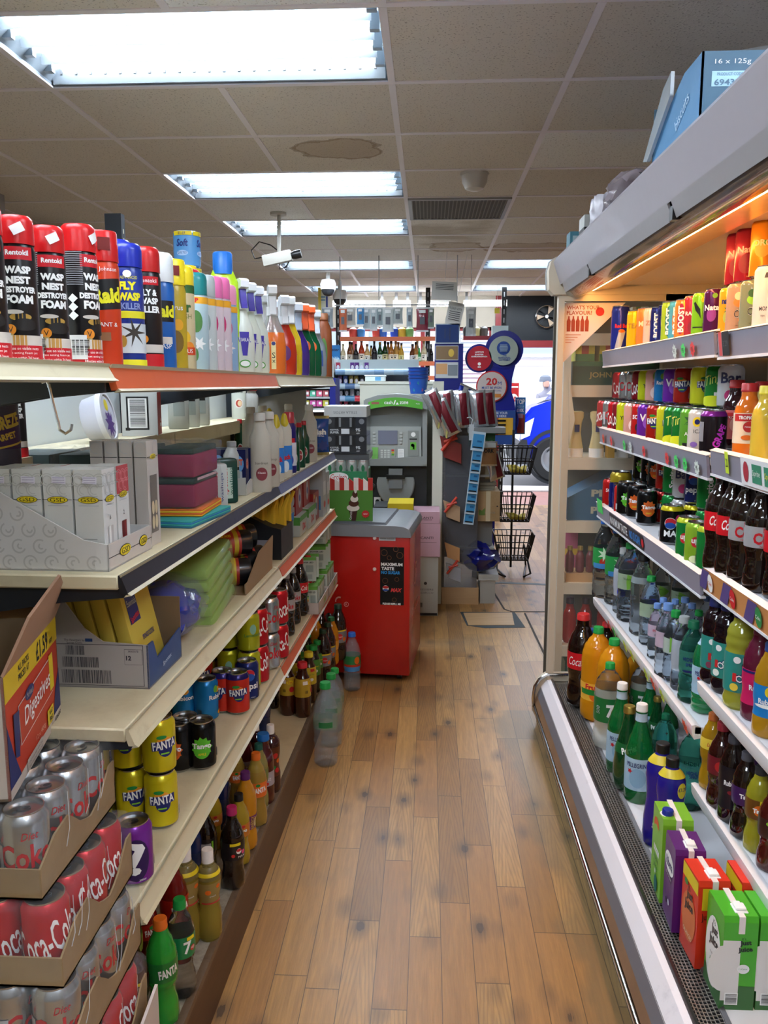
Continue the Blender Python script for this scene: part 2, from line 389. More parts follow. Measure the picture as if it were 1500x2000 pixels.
vx,vy=1.38,12.7
VB=M('1330c8',.25,coat=.8);VD=M('23262c',.6)
vn=thing('delivery_van','bright blue van with raked windscreen parked outside the open shop door','van',(vx,vy,0))
q=MB();body=[(0,.32),(0,.62),(.04,.95),(.16,1.1),(.4,1.19),(.7,1.25),(1.45,2.0),(2.0,2.2),(5,2.25),(5,.35)]
bm=body
q.prism(bm,VB,.08,1.85,'y');q.prism([(.03,.34),(.03,.6),(.07,.92),(.2,1.06),(4.9,1.12),(4.9,.36)],VB,0,1.93,'y');q.build('body',vn)
q=MB();q.prism([(-.04,.25),(-.04,.55),(.02,.62),(.1,.62),(.12,.45),(.12,.25)],VD,-.02,1.95,'y');q.box(.4,4.9,-.015,.0,.27,.5,VD);q.build('bumper',vn)
q=MB();q.prism([(.62,1.28),(1.4,1.98),(1.45,1.94),(.7,1.24)],M('c9d6da',.1),.12,1.8,'y');q.build('windscreen',vn)
q=MB();q.prism([(.9,1.28),(1.5,1.88),(2.6,1.95),(2.6,1.28)],M('2a2f36',.1),.07,.08,'y');q.build('side_window',vn)
q=MB();q.prism([(.0,.62),(.02,.85),(.2,.95),(.14,.68)],M('dfe6ee',.1),-.012,0,'y');q.build('headlamp',vn)
q=MB();q.prism([(.25,1.13),(.4,1.2),(.6,1.235),(.4,1.18)],VD,.3,.5,'y');q.build('bonnet_vent',vn)
for x in (.52,3.9):
    q=MB();q.T=Matrix.Translation((x,-.03,.33)) @ Matrix.Rotation(math.pi/2,4,'X')
    q.lathe([(.2,-.2),(.33,-.2),(.345,-.15),(.345,.0),(.32,.03),(.21,.03)],M('1c1c1e',.8),40,caps=False);wh=q.build('tyre',vn)
    q=MB();q.T=Matrix.Translation((x,-.03,.33)) @ Matrix.Rotation(math.pi/2,4,'X')
    q.lathe([(.02,-.1),(.21,-.05),(.21,.02),(.19,.02),(.17,-.02),(.09,0),(.07,.03),(.02,.03)],M('9a9ea4',.35,.6),32);
    q.build('wheel_rim',wh)
    ar=MB();ar.T=Matrix.Translation((x,-.012,.36)) @ Matrix.Rotation(math.pi/2,4,'X')
    ar.lathe([(.37,-.15),(.42,-.15),(.42,.006),(.37,.006)],VD,40,caps=False);ar.build('wheel_arch',vn)

pe=P(1071,765,y=16.5);px0,py0=pe.x,16.5
me=bpy.data.meshes.new('person');J=[(0,0,.93),(0,0,1.15),(0,-.02,1.36),(-.02,-.03,1.45),(-.05,-.04,1.53),(-.07,-.04,1.62),
    (.17,-.02,1.33),(.2,-.08,1.08),(.02,-.22,1.05),(-.17,-.02,1.33),(-.22,-.06,1.08),(-.14,-.24,.98),(.09,0,.88),(.1,-.02,.48),(.1,.02,.06),(.1,-.14,.03),(-.09,0,.88),(-.1,-.02,.48),(-.1,.02,.06),(-.1,-.14,.03)]
E=[(0,1),(1,2),(2,3),(3,4),(4,5),(2,6),(6,7),(7,8),(2,9),(9,10),(10,11),(0,12),(12,13),(13,14),(14,15),(0,16),(16,17),(17,18),(18,19)]
RD=[.15,.16,.15,.06,.095,.08,.075,.06,.04,.075,.06,.04,.1,.07,.05,.04,.1,.07,.05,.04]
me.from_pydata(J,E,[]);po=bpy.data.objects.new('person',me);C.objects.link(po)
sk=po.modifiers.new('skin','SKIN');ss=po.modifiers.new('sub','SUBSURF');ss.levels=ss.render_levels=2
for v,r in zip(me.skin_vertices[0].data,RD):v.radius=(r,r*.8)
me.skin_vertices[0].data[0].use_root=True;sk.use_smooth_shade=True
me.materials.append(M('8a8894',.9,bump=.3,bs=60));po.location=(px0,py0,-.1)
tag(po,'person in a grey jacket and grey hat walking past behind the blue van','person')
q=MB();q.T=Matrix.Translation((-.07,-.04,1.62));q.lathe([(.115,-.03),(.118,.0),(.1,.07),(.05,.1),(.01,.105)],M('6f7480',.9),20);q.build('hat',po)
q=MB();q.T=Matrix.Translation((-.06,-.13,1.56));q.lathe([(.01,-.08),(.05,-.06),(.062,0),(.05,.05),(.01,.06)],M('c79a86',.7),16,sy=.5);q.build('face',po)
# ================================================================ ceiling lights
def light(i,fx,fy):
    o=thing('ceiling_light',{0:'fluorescent troffer in the ceiling nearest the front edge of the picture, four tubes',1:'second troffer along the ceiling, beyond the largest one',2:'third troffer along the ceiling, just above the square security camera',
        3:'fourth troffer along the ceiling, beyond the square security camera',4:'farthest troffer of the left row, beside the dome camera over the till',5:'small bright troffer over the door side, beside the fridge canopy end',
        6:'farthest troffer on the door side, above the black fascia'}.get(i) or ('fluorescent troffer out of the picture above the near shelves','fluorescent troffer at the very back of the shop behind the aisle','added fill troffer, unseen, out of the picture above the drinks fridge','added fill troffer, unseen, behind the camera on the fridge side')[i-7],'ceiling light',(fx,fy,CZ))
    WH=M('7c868e',.3)
    q=MB();q.box(.0,1.2,.0,.6,.1,.11,WH);q.box(0,1.2,0,.01,0,.1,WH);q.box(0,1.2,.59,.6,0,.1,WH);q.box(0,.01,0,.6,0,.1,WH);q.box(1.19,1.2,0,.6,0,.1,WH);q.build('housing',o)
    q=MB()
    for y0 in (.155,.295,.435):q.prism([(y0-.012,.06),(y0,.02),(y0+.012,.06)],M('8a949c',.2,.6),.04,1.16,'x')
    q.prism([(.0,.003),(.03,.003),(.05,.06),(.0,.09)],M('8a949c',.2,.6),.02,1.18,'x');q.prism([(.6,.003),(.57,.003),(.55,.06),(.6,.09)],M('8a949c',.2,.6),.02,1.18,'x');
    q.prism([(0,.003),(.05,.05),(.05,.1),(0,.1)],WH,.02,.58,'y');q.build('reflector',o)
    q=MB()
    for k in range(22):q.box(.05+k*.052,.058+k*.052,.555,.56,.03,.045,DGREY)
    q.build('reflector_slots',o)
    for y0 in (.09,.225,.365,.505):
        q=MB();q.T=Matrix.Translation((0,y0,.045)) @ Matrix.Rotation(math.pi/2,4,'Y');q.lathe([(.013,.05),(.013,1.15)],M('e8f3ff',.4,e=TUBE_E),12);q.build('tube',o)
        for x0 in (.02,1.15):q=MB();q.box(x0,x0+.03,y0-.012,y0+.012,.02,.07,WH);q.build('tube_holder',o)
for i,(fx,fy) in enumerate(FIX):light(i,fx,fy)

p=P(892,437,z=CZ)
o=thing('ceiling_vent','grey dust-stained louvred air vent set in the ceiling','vent',(-.137+.02,4.87+.02,CZ));o.location=(-.117,4.87+.02,CZ)
q=MB();q.box(0,.56,0,.56,-.008,-.003,M('5a5752',.8));q.build('backing',o);q=MB();q.box(-.01,.57,-.01,.01,-.014,0,GREY);q.box(-.01,.57,.55,.57,-.014,0,GREY);q.box(-.01,.01,0,.56,-.014,0,GREY);q.box(.55,.57,0,.56,-.014,0,GREY);q.build('frame',o)
q=MB()
for k in range(26):q.box(.01+k*.0212,.016+k*.0212,.01,.55,-.013,-.006,M('77736c',.7))
q.build('louvres',o)
p=P(927,338,z=CZ)
o=thing('alarm_sensor','small white dome sensor fixed to the ceiling right of the troffers','sensor',p)
q=MB();q.lathe([(.02,-.085),(.045,-.075),(.062,-.045),(.066,0)],M('c9c5be',.4),28);q.build('dome',o);q=MB();q.lathe([(.07,-.012),(.07,0)],M('c9c5be',.5),28);q.build('base',o)
def domecam(px,py,y,lab):
    p=P(px,py,y=y);o=thing('dome_camera',lab,'camera',(p.x,y,p.z))
    q=MB();q.lathe([(.07,-.0),(.075,.05),(.06,.09)],M('d8d8d4',.4),24);q.build('housing',o)
    q=MB();q.lathe([(.01,-.06),(.04,-.05),(.06,-.02),(.064,0)],M('2a2c30',.1),24);q.build('lens_dome',o)
    q=MB();q.tube([(0,0,.08),(0,0,CZ-p.z)],.02,WHITE);q.build('stem',o)
domecam(641,566,8,'white dome camera on a ceiling stem left of the farthest troffer');domecam(664,585,8.6,'smaller white dome camera hanging above the black slotted post')

p=P(545,505,y=5.25);top=CZ
o=thing('security_camera','boxy grey security camera hanging on a ceiling bracket with a looped cable','camera',(p.x,5.25,p.z))
q=MB();q.T=Matrix.Rotation(math.radians(-12),4,'Y');q.rbox(-.1,.08,-.03,.03,-.03,.035,M('a9a79e',.4),.006);q.build('body',o)
q=MB();q.T=Matrix.Rotation(math.radians(78),4,'Y');q.lathe([(.02,.08),(.026,.1),(.026,.14),(.018,.14)],BLACK,18,x=.0);q.build('lens',o)
q=MB();q.tube([(.0,0,.03),(.005,0,top-p.z)],.012,M('b6b4ac',.4));q.lathe([(.05,top-p.z-.015),(.05,top-p.z)],M('b6b4ac',.4),20);q.build('bracket',o)
q=MB();q.tube([(-.09,0,.01),(-.15,0,-.0),(-.17,0,.05),(-.12,0,.1),(-.05,0,.08),(-.01,0,.05)],.004,BLACK,6);q.tube([(0,0,-.03),(.0,.02,-.06),(.04,.01,-.05),(.06,0,-.02)],.004,BLACK,6);q.build('cable',o)

q=MB();a,b_,c,d=[P(*t,z=.0) for t in ((905,1198),(1000,1198),(1008,1222),(915,1222))]
q.prism([(a.x-.02,a.y+.03),(b_.x+.02,b_.y+.02),(d.x+.34,c.y-.04),(d.x+.1,d.y-.05),(d.x-.01,d.y)],M('3c4448',.7),.0005,.002,'z')
q.prism([(a.x,a.y),(b_.x,b_.y),(c.x-.01,c.y),(d.x,d.y)],wood_mat('patch_wood','b08a5e','c9a77b',0),.001,.0045,'z');struct(q,'trim_3')
q=MB()
def tape(pts,w,m):
    for s1,s2 in zip(pts,pts[1:]):
        a=P(*s1,z=0);b_=P(*s2,z=0);d=(b_-a).normalized();n=Vector((-d.y,d.x,0))*w/2
        q.prism([tuple((a-n)[:2]),tuple((b_-n)[:2]),tuple((b_+n)[:2]),tuple((a+n)[:2])],m,.0004,.0018,'z')
tape([(940,1143),(975,1138),(1068,1142)],.05,M('6c7174',.6));tape([(960,1150),(985,1190),(1000,1195),(1066,1195)],.012,M('3b332c',.8));tape([(1025,1198),(1045,1240),(1064,1280)],.012,M('3b332c',.8))
struct(q,'trim_4')
# ================================================================ left gondola shelving (turned frame)
BEIGE=dirty('beige_enamel','cdc2a2','b09f7d',9,.55,.8,.42);BEIGE2=dirty('cream_board','d8cdab','c2b390',5,.5,.8,.5)
ORS=M('c8582c',.4);BKS=M('1b1d22',.35);BLS=M('5c6284',.4);BRKT=M('20262e',.45);CH=M('b7ad8e',.3)
V0,V1,V2,V3=.2,1.27,2.51,3.76
SH=dict(top=1.478,s2=1.145,s3=.885,s4=.563,deck=.16)
UF,UB=-.53,-1.0
def lip(q,u,v0,v1,z,m,h=.032,col=None):
    q.prism([(u,z),(u+.004,z),(u+.016,z-h),(u+.004,z-h),(u,z-h*.6)],m,v0,v1,'y')
    q.prism([(u+.002,z),(u+.008,z+.003),(u+.0045,z-.004)],CH,v0,v1,'y');q.prism([(u+.015,z-h+.003),(u+.021,z-h-.001),(u+.008,z-h-.004)],CH,v0,v1,'y')
BAYS=[(V0,V1,[('top',BEIGE,.022)]),(V1,V2,[('top',ORS,.038),('s2',BKS,.032),('s3',BEIGE,.03),('s4',BEIGE,.03)]),(V2,V3,[('top',BEIGE,.034),('s2',BLS,.034),('s3',ORS,.034),('s4',ORS,.034)])]
for bi,(va,vb,sh) in enumerate(BAYS):
    o=thing('shelving_bay',['nearest shelving bay behind the stacked can trays, red capped aerosols on top','middle shelving bay with the orange top price strip and the yellow cans','far shelving bay with the blue price strip, ending at the red freezer'][bi],'shelving',(0,0,0),-LA)
    q=MB();q.box(UB-.03,UB-.01,va,vb,.1,1.62,M('d0d8dc',.35));q.build('back_panel',o)
    q=MB();q.box(UB-.01,UB+.005,va,vb,.16,1.29,BEIGE2);q.build('lower_back_panel',o)
    for vv in ((va+.012,) if bi<2 else (va+.012,vb-.012)):
        q=MB();q.box(UB-.03,UB+.02,vv-.014,vv+.014,0,1.95 if bi>0 else 1.6,BRKT)
        for k in range(70):q.box(UB+.02,UB+.0206,vv-.003,vv+.003,.1+k*.026,.113+k*.026,CREAM)
        q.build('upright',o)
    for nm,sm,h in sh:
        z=SH[nm];q=MB();s=q.rbox(-.82 if nm=='top' else UB,UF,va+.003,vb-.003,z-.024,z,BEIGE2,.003,1,False).build('shelf',o)
        q=MB();lip(q,UF,va+.004+(.0 if nm !='top' or bi !=1 else 0),vb-.004,z,sm,h);q.build('price_strip',s)
        for vv in (va+.02,vb-.02):
            q=MB();q.prism([(UB,z-.024),(UF+.005,z-.024),(UF+.005,z-.04),(UF-.1,z-.05),(UB,z-.11)],BRKT if nm !='s4' else BEIGE,vv-.003,vv+.003,'y');q.build('bracket',s)

    z=1.302;q=MB();q.box(UB,-.845,va+.003,vb-.003,z-.02,z,BEIGE2);q.box(-.85,-.842,va+.003,vb-.003,z-.045,z+.003,BEIGE2);q.build('half_shelf',o)
    if bi:
        z=SH['deck'];q=MB();q.rbox(UB,UF,va+.003,vb-.003,z-.02,z,BEIGE2 if bi==2 else dirty('worn_grey_deck','a8a496','6f6b60',30,.4,.7,.5),.003,1,False);q.build('deck',o)
        q=MB();q.box(UF-.012,UF,va,vb,0,z-.01,wood_mat('kick_wood','5e3f2a','4a3122',1));q.box(UF-.014,UF+.003,va,vb,z-.016,z+.001,dirty('kick_edge','6b5845','3a3028',30));q.build('kick_plate',o)

q=MB();q.box(UB-.03,UF-.12,V3,V3+.015,.1,1.5,M('8e8a84',.5));o=q.build('end_panel');o.rotation_euler.z=-LA;tag(o,'grey end panel closing the far end of the shelving beside the tower of beer cans','panel')
q=MB();q.tube([FL(-.56,1.14,1.45),FL(-.555,1.14,1.42),FL(-.55,1.14,1.397)],.0022,CHROME,8);q.tube([FL(-.55,1.14,1.399),FL(-.548,1.14,1.386),FL(-.54,1.14,1.381),FL(-.532,1.14,1.386),FL(-.53,1.14,1.394)],.0022,CHROME,8)
q.tube([FL(-.56,1.14,1.445),FL(-.562,1.14,1.454),FL(-.57,1.14,1.452)],.0022,CHROME,8)
tag(q.build('wire_hook'),'thin metal hook hanging from the top shelf in front of the grey back panel','hook')
# ================================================================ right open fridge
FA,FB_,FM=.3,3.48,2.09
STEEL=M('6d6a6b',.35,.8);FWH=dirty('chipped_white','e3e1e6','c7c6cc',6,.6,.75,.35);LIL=M('8e8a97',.35);FIN=M('e6e6ea',.35);CR=M('cfc4ae',.4)
fr=thing('display_fridge','long open-front drinks fridge with a lit canopy along the right wall','fridge',(0,0,0))
q=MB();q.prism([(.60,.0),(.60,.185),(.60,.20),(1.38,.20),(1.38,0)],FIN,FA,FB_,'y');q.build('deck',fr)
q=MB();q.box(.478,.6,FA,FB_,0,.065,M('54483c',.6));q.build('kick_plate',fr)
q=MB();q.prism([(.462,.10),(.472,.135),(.50,.135),(.50,.085)],dirty('brown_bumper','8a6b52','6d5340',8,.4,.8,.35),FA,FB_-.02,'y');q.build('bumper',fr)
q=MB();q.tube([(.461,FA,.085),(.461,FB_-.05,.085),(.475,FB_-.01,.085)],.0095,CHROME,10);q.build('bumper_rail',fr)
q=MB();q.prism([(.472,.135),(.487,.172),(.52,.172),(.51,.135)],M('6b6c74',.4),FA,FB_-.02,'y');q.build('lower_trim',fr)
q=MB();q.prism([(.486,.170),(.512,.205),(.528,.208),(.53,.17)],FWH,FA,FB_-.03,'y')
q.build('front_lip',fr)
q=MB();q.prism([(.526,.206),(.531,.214),(.54,.206),(.54,.18),(.526,.18)],STEEL,FA,FB_-.05,'y');q.prism([(.596,.202),(.604,.208),(.604,.18),(.596,.18)],STEEL,FA,FB_-.05,'y');q.build('grille_frame',fr)
q=MB();q.box(.535,.6,FA,FB_-.05,.165,.17,M('0c0c0e',.8));GW=M('a9a29a',.35,.7)
for k in range(8):q.box(.5395+k*.008,.541+k*.008,FA,FB_-.05,.196-.006*math.sin(k/7*math.pi),.1985-.006*math.sin(k/7*math.pi),GW)
y=FA
while y<FB_-.06:
    for k in range(7):q.box(.5395+k*.008,.5485+k*.008,y,y+.0016,.195-.006*math.sin((k+.5)/7*math.pi),.1975-.006*math.sin((k+.5)/7*math.pi),GW)
    y+=.0105
q.build('air_grille',fr)
q=MB();q.box(1.34,1.38,FA,FB_,.2,1.93,M('dcd4c4',.45));q.build('back_panel',fr)

q=MB();yE=FB_;t=.045
q.prism([(.512,.2),(.536,.2),(.536,1.8),(.512,1.8)],CR,yE-t,yE,'y');q.prism([(.536,1.775),(1.34,1.775),(1.34,1.8),(.536,1.8)],CR,yE-t,yE,'y');q.prism([(.536,.2),(1.34,.2),(1.34,.225),(.536,.225)],CR,yE-t,yE,'y');q.prism([(.93,.2),(1.38,.2),(1.38,1.8),(.93,1.8)],CR,yE-t,yE,'y')
q.build('end_frame',fr)
q=MB();q.box(.536,.93,yE-.026,yE-.02,.225,1.775,M('dfe8e4',.03,a=.035));q.build('end_glass',fr)
q=MB();q.prism([(.462,.06),(.458,.13),(.463,.17),(.48,.2),(.51,.222),(.62,.225),(.62,.0),(.49,0)],CR,yE-.035,yE+.01,'y');q.build('end_foot',fr)
q=MB();q.tube([(.476,yE-.045,.04),(.458,yE-.045,.07),(.455,yE-.045,.13),(.461,yE-.045,.175),(.48,yE-.045,.208),(.51,yE-.045,.228),(.6,yE-.045,.231)],.007,CHROME,8);q.build('end_trim',fr)
cheek=[(.472,1.82),(.468,1.89),(.478,1.93),(.495,1.945),(1.38,1.945),(1.38,1.80),(.49,1.80)]
q=MB();q.prism(cheek,CR,yE-.05,yE+.015,'y');q.build('canopy_cheek',fr)
q=MB();q.tube([(a,yE+.016,b) for a,b in cheek[:5]],.005,GREY,8);q.build('canopy_cheek_trim',fr)
q=MB();q.prism([(.485,1.925),(.495,1.94),(1.38,1.94),(1.38,1.925),(.52,1.91),(.525,1.845),(.515,1.838)],M('a9a5ad',.35,coat=.2),FA,yE-.05,'y');q.build('canopy',fr)
q=MB()
for a,b in ((FA,1.9),(1.93,2.85),(2.87,yE-.1)):q.prism([(.514,1.84),(.519,1.842),(.534,1.807),(.528,1.803)],M('a5a3a6',.35,.3),a,b,'y')
for b in (1.915,2.86):q.box(.52,.545,b-.012,b+.012,1.80,1.83,BLACK)
q.build('blind_rail',fr)
q=MB();q.prism([(.53,1.835),(.535,1.80),(.56,1.787),(.59,1.787),(.622,1.803),(.64,1.84)],M('4a403c',.18,.2,coat=.5),FA,yE-.07,'y');q.build('canopy_underside',fr)
q=MB();q.prism([(.624,1.806),(.64,1.811),(.64,1.822),(.624,1.818)],M('ffb766',.5,e=FRIDGE_E),FA+.05,yE-.1,'y');q.build('light_strip',fr)
q=MB();q.prism([(.64,1.825),(.64,1.812),(.735,1.822),(.735,1.84),(.64,1.84)],M('f0c890',.25),FA,yE-.07,'y');q.box(.735,1.34,FA,yE-.06,1.835,1.85,M('e8d6b8',.4));q.build('canopy_lining',fr)
FS=dict(a1=(FM,yE-.07,.69,1.57,1),a2=(FM,yE-.07,.69,1.27,1),a3=(FM,yE-.07,.69,.97,1),a4=(FM,yE-.07,.69,.572,0),
          b1=(FA,FM-.02,.69,1.563,1),b2=(FA,FM-.02,.69,1.285,1),b3=(FA,FM-.02,.69,.995,1),b4=(FA,FM-.02,.69,.70,0),b5=(FA,FM-.02,.69,.425,0))
STK=[M('ff6040',.5),M('56e070',.5),M('dfe8e0',.5),M('d8f040',.5),M('f04848',.5)]
for k,(ya,yb,xf,z,st) in FS.items():
    q=MB();q.box(xf+.005,1.34,ya,yb,z-.018,z,FIN)
    if not st:q.prism([(xf-.004,z+.004),(xf+.006,z+.006),(xf+.02,z),(xf+.02,z-.03),(xf+.004,z-.034),(xf-.002,z-.02)],FIN,ya,yb,'y')
    s=q.build('shelf',fr)
    if st:
        q=MB();q.prism([(xf-.006,z+.006),(xf,z+.008),(xf+.008,z-.044),(xf+.0,z-.052)],LIL if k !='b3' else M('c98a52',.4),ya+.005,yb-.003,'y');q.prism([(xf-.002,z-.05),(xf+.012,z-.05),(xf+.012,z-.056),(xf-.002,z-.056)],FIN,ya,yb,'y');q.prism([(xf-.008,z+.006),(xf+.008,z+.012),(xf+.008,z+.006)],FIN,ya,yb,'y')
        if k=='b3':
            for j in range(8):
                yy=yb-.06-j*.15
                q.flat(pol((0,-.026),(.05,-.026),(.085,.026),(.035,.026)),M('574a86',.4),(xf-.004,yy+.09,z-.022),(0,-1,0),(-.13,0,1),.002)
                q.flat(ell(.036,.045,18),[M('f2f2ee',.5),M('d02028',.5),M('2f8a4a',.5)][j%3],(xf-.004,yy,z-.022),(0,-1,0),(-.13,0,1),.003)
                q.flat(fit('Coke',.026),M(['d02028','ffffff','ffffff'][j%3],.5),(xf-.004,yy,z-.022),(0,-1,0),(-.13,0,1),.004)
        if k=='a3':
            q.flat(rct(.5,.05),M('2a2c36',.4),(xf-.003,2.9,z-.022),(0,-1,0),(-.13,0,1),.0022)
            q.flat(fit('MAXIMUM TASTE',.27,.03,bold=.02),M('e8e8e8',.4),(xf-.003,3.0,z-.022),(0,-1,0),(-.13,0,1),.0035)
            q.flat(fit('NO SUGAR',.15,.03,bold=.02),M('2f8ad8',.4),(xf-.003,2.76,z-.022),(0,-1,0),(-.13,0,1),.0035)
            q.flat(ell(.028,.028),M('d02030',.4),(xf-.003,2.655,z-.022),(0,-1,0),(-.13,0,1),.004)
            q.flat(rct(.1,.055),M('56e070',.5),(xf-.003,3.33,z-.0),(0,-1,0),(-.13,0,1),.004)
        q.build('price_strip',s)
        marks=dict(a1=[(2.32,1),(2.24,4),(2.4,2)],a2=[(3.3,0),(3.16,4),(2.95,1),(2.86,2),(2.68,4),(2.42,4),(2.33,1),(2.25,1),(2.15,2)]).get(k,[])
        for yy,c in marks:
            q=MB();q.flat(star(.022,.015,9),STK[c],(xf-.006,yy,z-.03),(0,-1,0),(-.13,0,1),.004);q.flat(fit('95',.016),M('404040'),(xf-.006,yy,z-.03),(0,-1,0),(-.13,0,1),.005);q.build('price_star',s)
        if k=='b1':
            q=MB();q.flat(rct(.045,.055),M('2a2a2c',.5),(xf-.006,yb-.075,z-.02),(0,-1,0),(-.13,0,1),.004);q.flat(fit('3.29',.03),M('606064'),(xf-.006,yb-.075,z-.02),(0,-1,0),(-.13,0,1),.005)
            q.flat(rct(.02,.055),M('e05858',.5),(xf-.006,yb-.04,z-.02),(0,-1,0),(-.13,0,1),.004);q.build('price_label',s)
        if k=='b2':
            q=MB();q.flat(rct(.022,.05),M('d8f040',.5),(xf-.006,yb-.13,z-.012),(0,-1,0),(-.13,0,1),.004);q.flat(fit('1.20',.018,.02),BLACK,(xf-.006,yb-.13,z-.012),(0,-1,0),(-.13,0,1),.005)
            q.flat(rct(.2,.06),M('e8e8ea',.5),(xf-.006,yb-.32,z-.02),(0,-1,0),(-.13,0,1),.004);q.flat(ell(.03,.045),M('b03040',.5),(xf-.006,yb-.25,z-.02),(0,-1,0),(-.13,0,1),.005)
            q.flat(rct(.05,.04),M('3a8a6a',.5),(xf-.006,yb-.31,z-.02),(0,-1,0),(-.13,0,1),.005);q.flat(fit('Sprite',.04),M('e8f0e8',.5),(xf-.006,yb-.31,z-.02),(0,-1,0),(-.13,0,1),.006);q.flat(rct(.05,.04),M('3a8a6a',.5),(xf-.006,yb-.375,z-.02),(0,-1,0),(-.13,0,1),.005);q.flat(fit('Sprite',.04),M('f0e040',.5),(xf-.006,yb-.375,z-.02),(0,-1,0),(-.13,0,1),.006);q.build('price_label',s)
    elif k=='a4':
        for yy,c in ((3.05,0),(2.97,1),(2.8,3),(2.7,3),(2.52,3),(2.44,0),(2.34,3),(2.12,0)):
            q=MB();q.flat(star(.026,.017,9),STK[c],(xf-.008,yy,z-.01),(0,-1,0),(-.3,0,1),.004);q.flat(fit('95',.02),M('404040'),(xf-.008,yy,z-.01),(0,-1,0),(-.3,0,1),.005);q.build('price_star',s)

q=MB();PO=M('dcd2d0',.5);g0=(.55,yE-.03,1.765)
q.flat(pol((0,0),(0,-.235),(.24,0)),PO,(.538,yE-.028,1.77),(1,0,0),(0,0,1),.001)
TR=M('a5523c',.5)
q.flat(fit("WHAT'S YOUR",.13,.016,bold=.02),TR,(.612,yE-.028,1.752),(1,0,0),(0,0,1),.002);q.flat(fit('FLAVOUR?',.1,.016,bold=.02),TR,(.597,yE-.028,1.731),(1,0,0),(0,0,1),.002)
for k in range(5):q.flat(pol((-.007,-.03),(.007,-.03),(.008,.01),(.003,.022),(.003,.03),(-.003,.03),(-.003,.022),(-.008,.01)),M('9a3a28',.5),(.556+k*.018,yE-.028,1.688),(1,0,0),(0,0,1),.002)
q.flat(ell(.034,.034),M('c03038',.5),(.678,yE-.028,1.735),(1,0,0),(0,0,1),.002)
for k in range(4):q.flat(rct(.06-.012*k,.004,),M('c89888',.5),(.575-.006*k,yE-.028,1.645-.01*k),(1,0,0),(0,0,1),.002)
q.build('flavour_poster',fr)
# ================================================================ product kinds
def hx(c,k):return tuple(min(1,int(c[i:i+2],16)/255*k) for i in (0,2,4))
LID=M('b9bbbd',.25,1);DARKM=M('2c2c2e',.4)
def G(c,r=.22,m=.35):return M(c,r,m)
def can(o,base,prints,r=.033,h=.115,n=32,top=None,foot=None,extra=None):
    nk=.82 if r>.03 else .9
    pr=[(r*.72,0,LID),(r*.8,.002,LID),(r*.98,.008,base),(r,.014,base),(r,h-.016,top or base),(r*.97,h-.011,top or base),(r*nk,h-.003,LID),(r*(nk+.02),h-.0015,LID),(r*(nk+.02),h,LID),(r*(nk-.03),h,LID),(r*(nk-.06),h-.005,LID),(r*.3,h-.0045,LID)]
    q=MB();q.lathe(pr,base,n)
    for k,(sh,m,a,z) in enumerate(prints):q.wrap(sh,m,a,z,r,.0003+.00018*k)
    q.build('body',o)
    q=MB();q.T=Matrix.Translation((0,0,h-.0035));q.flat(ell(.02,.014,14,x=.0),M('98999b',.3,1),(0,0,0),(1,0,0),(0,1,0),.0005);q.flat(ell(.012,.008,12,x=.003),DARKM,(0,0,0),(1,0,0),(0,1,0),.0012)
    q.flat(rct(.008,.007,x=-.011),M('e0e2e4',.2,1),(0,0,0),(1,0,0),(0,1,0),.002);q.build('ring_pull',o)
A=math.pi
def two(*pr):
    out=[]
    for sh,m,a,z in pr:out+=[(sh,m,a-A/2,z),(sh,m,a+A/2,z)]
    return out
Wt=M('f4f4f2',.4);Bk=M('151517',.4);Yl=M('e8d020',.4);Gn=M('1d8a3a',.4);Rd=M('c41824',.4);Nv=M('1c2468',.4);Or=M('e8701c',.4);Lg=M('86c832',.4);Pk=M('e0508c',.4);Sb=M('4a90d0',.4);Gy=M('b8bcc0',.4)
def fanta(base,fruit,top=None):
    def f(o):can(o,G(base),two((ell(.036,.03,20),M(fruit,.4),0,.066),(ell(.03,.032,18,x=.002,y=-.003),Nv,.0,.058),(rot2(rct(.052,.018),.08),Nv,0,.064),(rot2(fit('FANTA',.048,.018,bold=.03),.08),Wt,0,.065),(ell(.02,.008,12,x=-.006,y=.013),Gn,0,.068),(rct(.016,.003),Lg,0,.047),(bars(.014,.018,10),Bk,A/2-.2,.03)),top=top and G(top))
    return f
def tango(fruit):
    def f(o):can(o,G('101012'),two((star(.02,.026,11),M(fruit,.4),0,.058),(ell(.04,.042),M(fruit,.4),0,.052),(fit('Tango',.044,.017,bold=.04),Wt,0,.06),(fit('APPLE' if fruit=='58b82c' else 'ORANGE',.018,.006,bold=.02),Yl,0,.042),(rct(.012,.02),Gy,A/2+.2,.03)))
    return f
def coke(base,ink,word='Coca-Cola',top=None,dk=None):
    def f(o):
        p=two((rot2(fit(word,.094,.05,shear=.4,bold=.01),.35),M(ink,.35),0,.06),(rct(.018,.04),M('a83038',.4),A/2,.05),(bars(.014,.02,10),Bk,A/2+.1,.03))
        if dk:p+=two((fit('Diet',.02,.01,shear=.4),M(ink),.0,.1))
        can(o,G(base,.25,.9 if base=='b9bcc0' else .4),p)
    return f
def dcan(o):can(o,G('b9bcc0',.25,.9),two((fit('Coke',.075,.036,bold=.02),Rd,0,.055),(fit('Diet',.024,.011,shear=.3),Rd,.2,.085),(rct(.016,.05),Gy,A/2+.3,.045),(bars(.02,.02,10),DARKM,A/2,.03)))
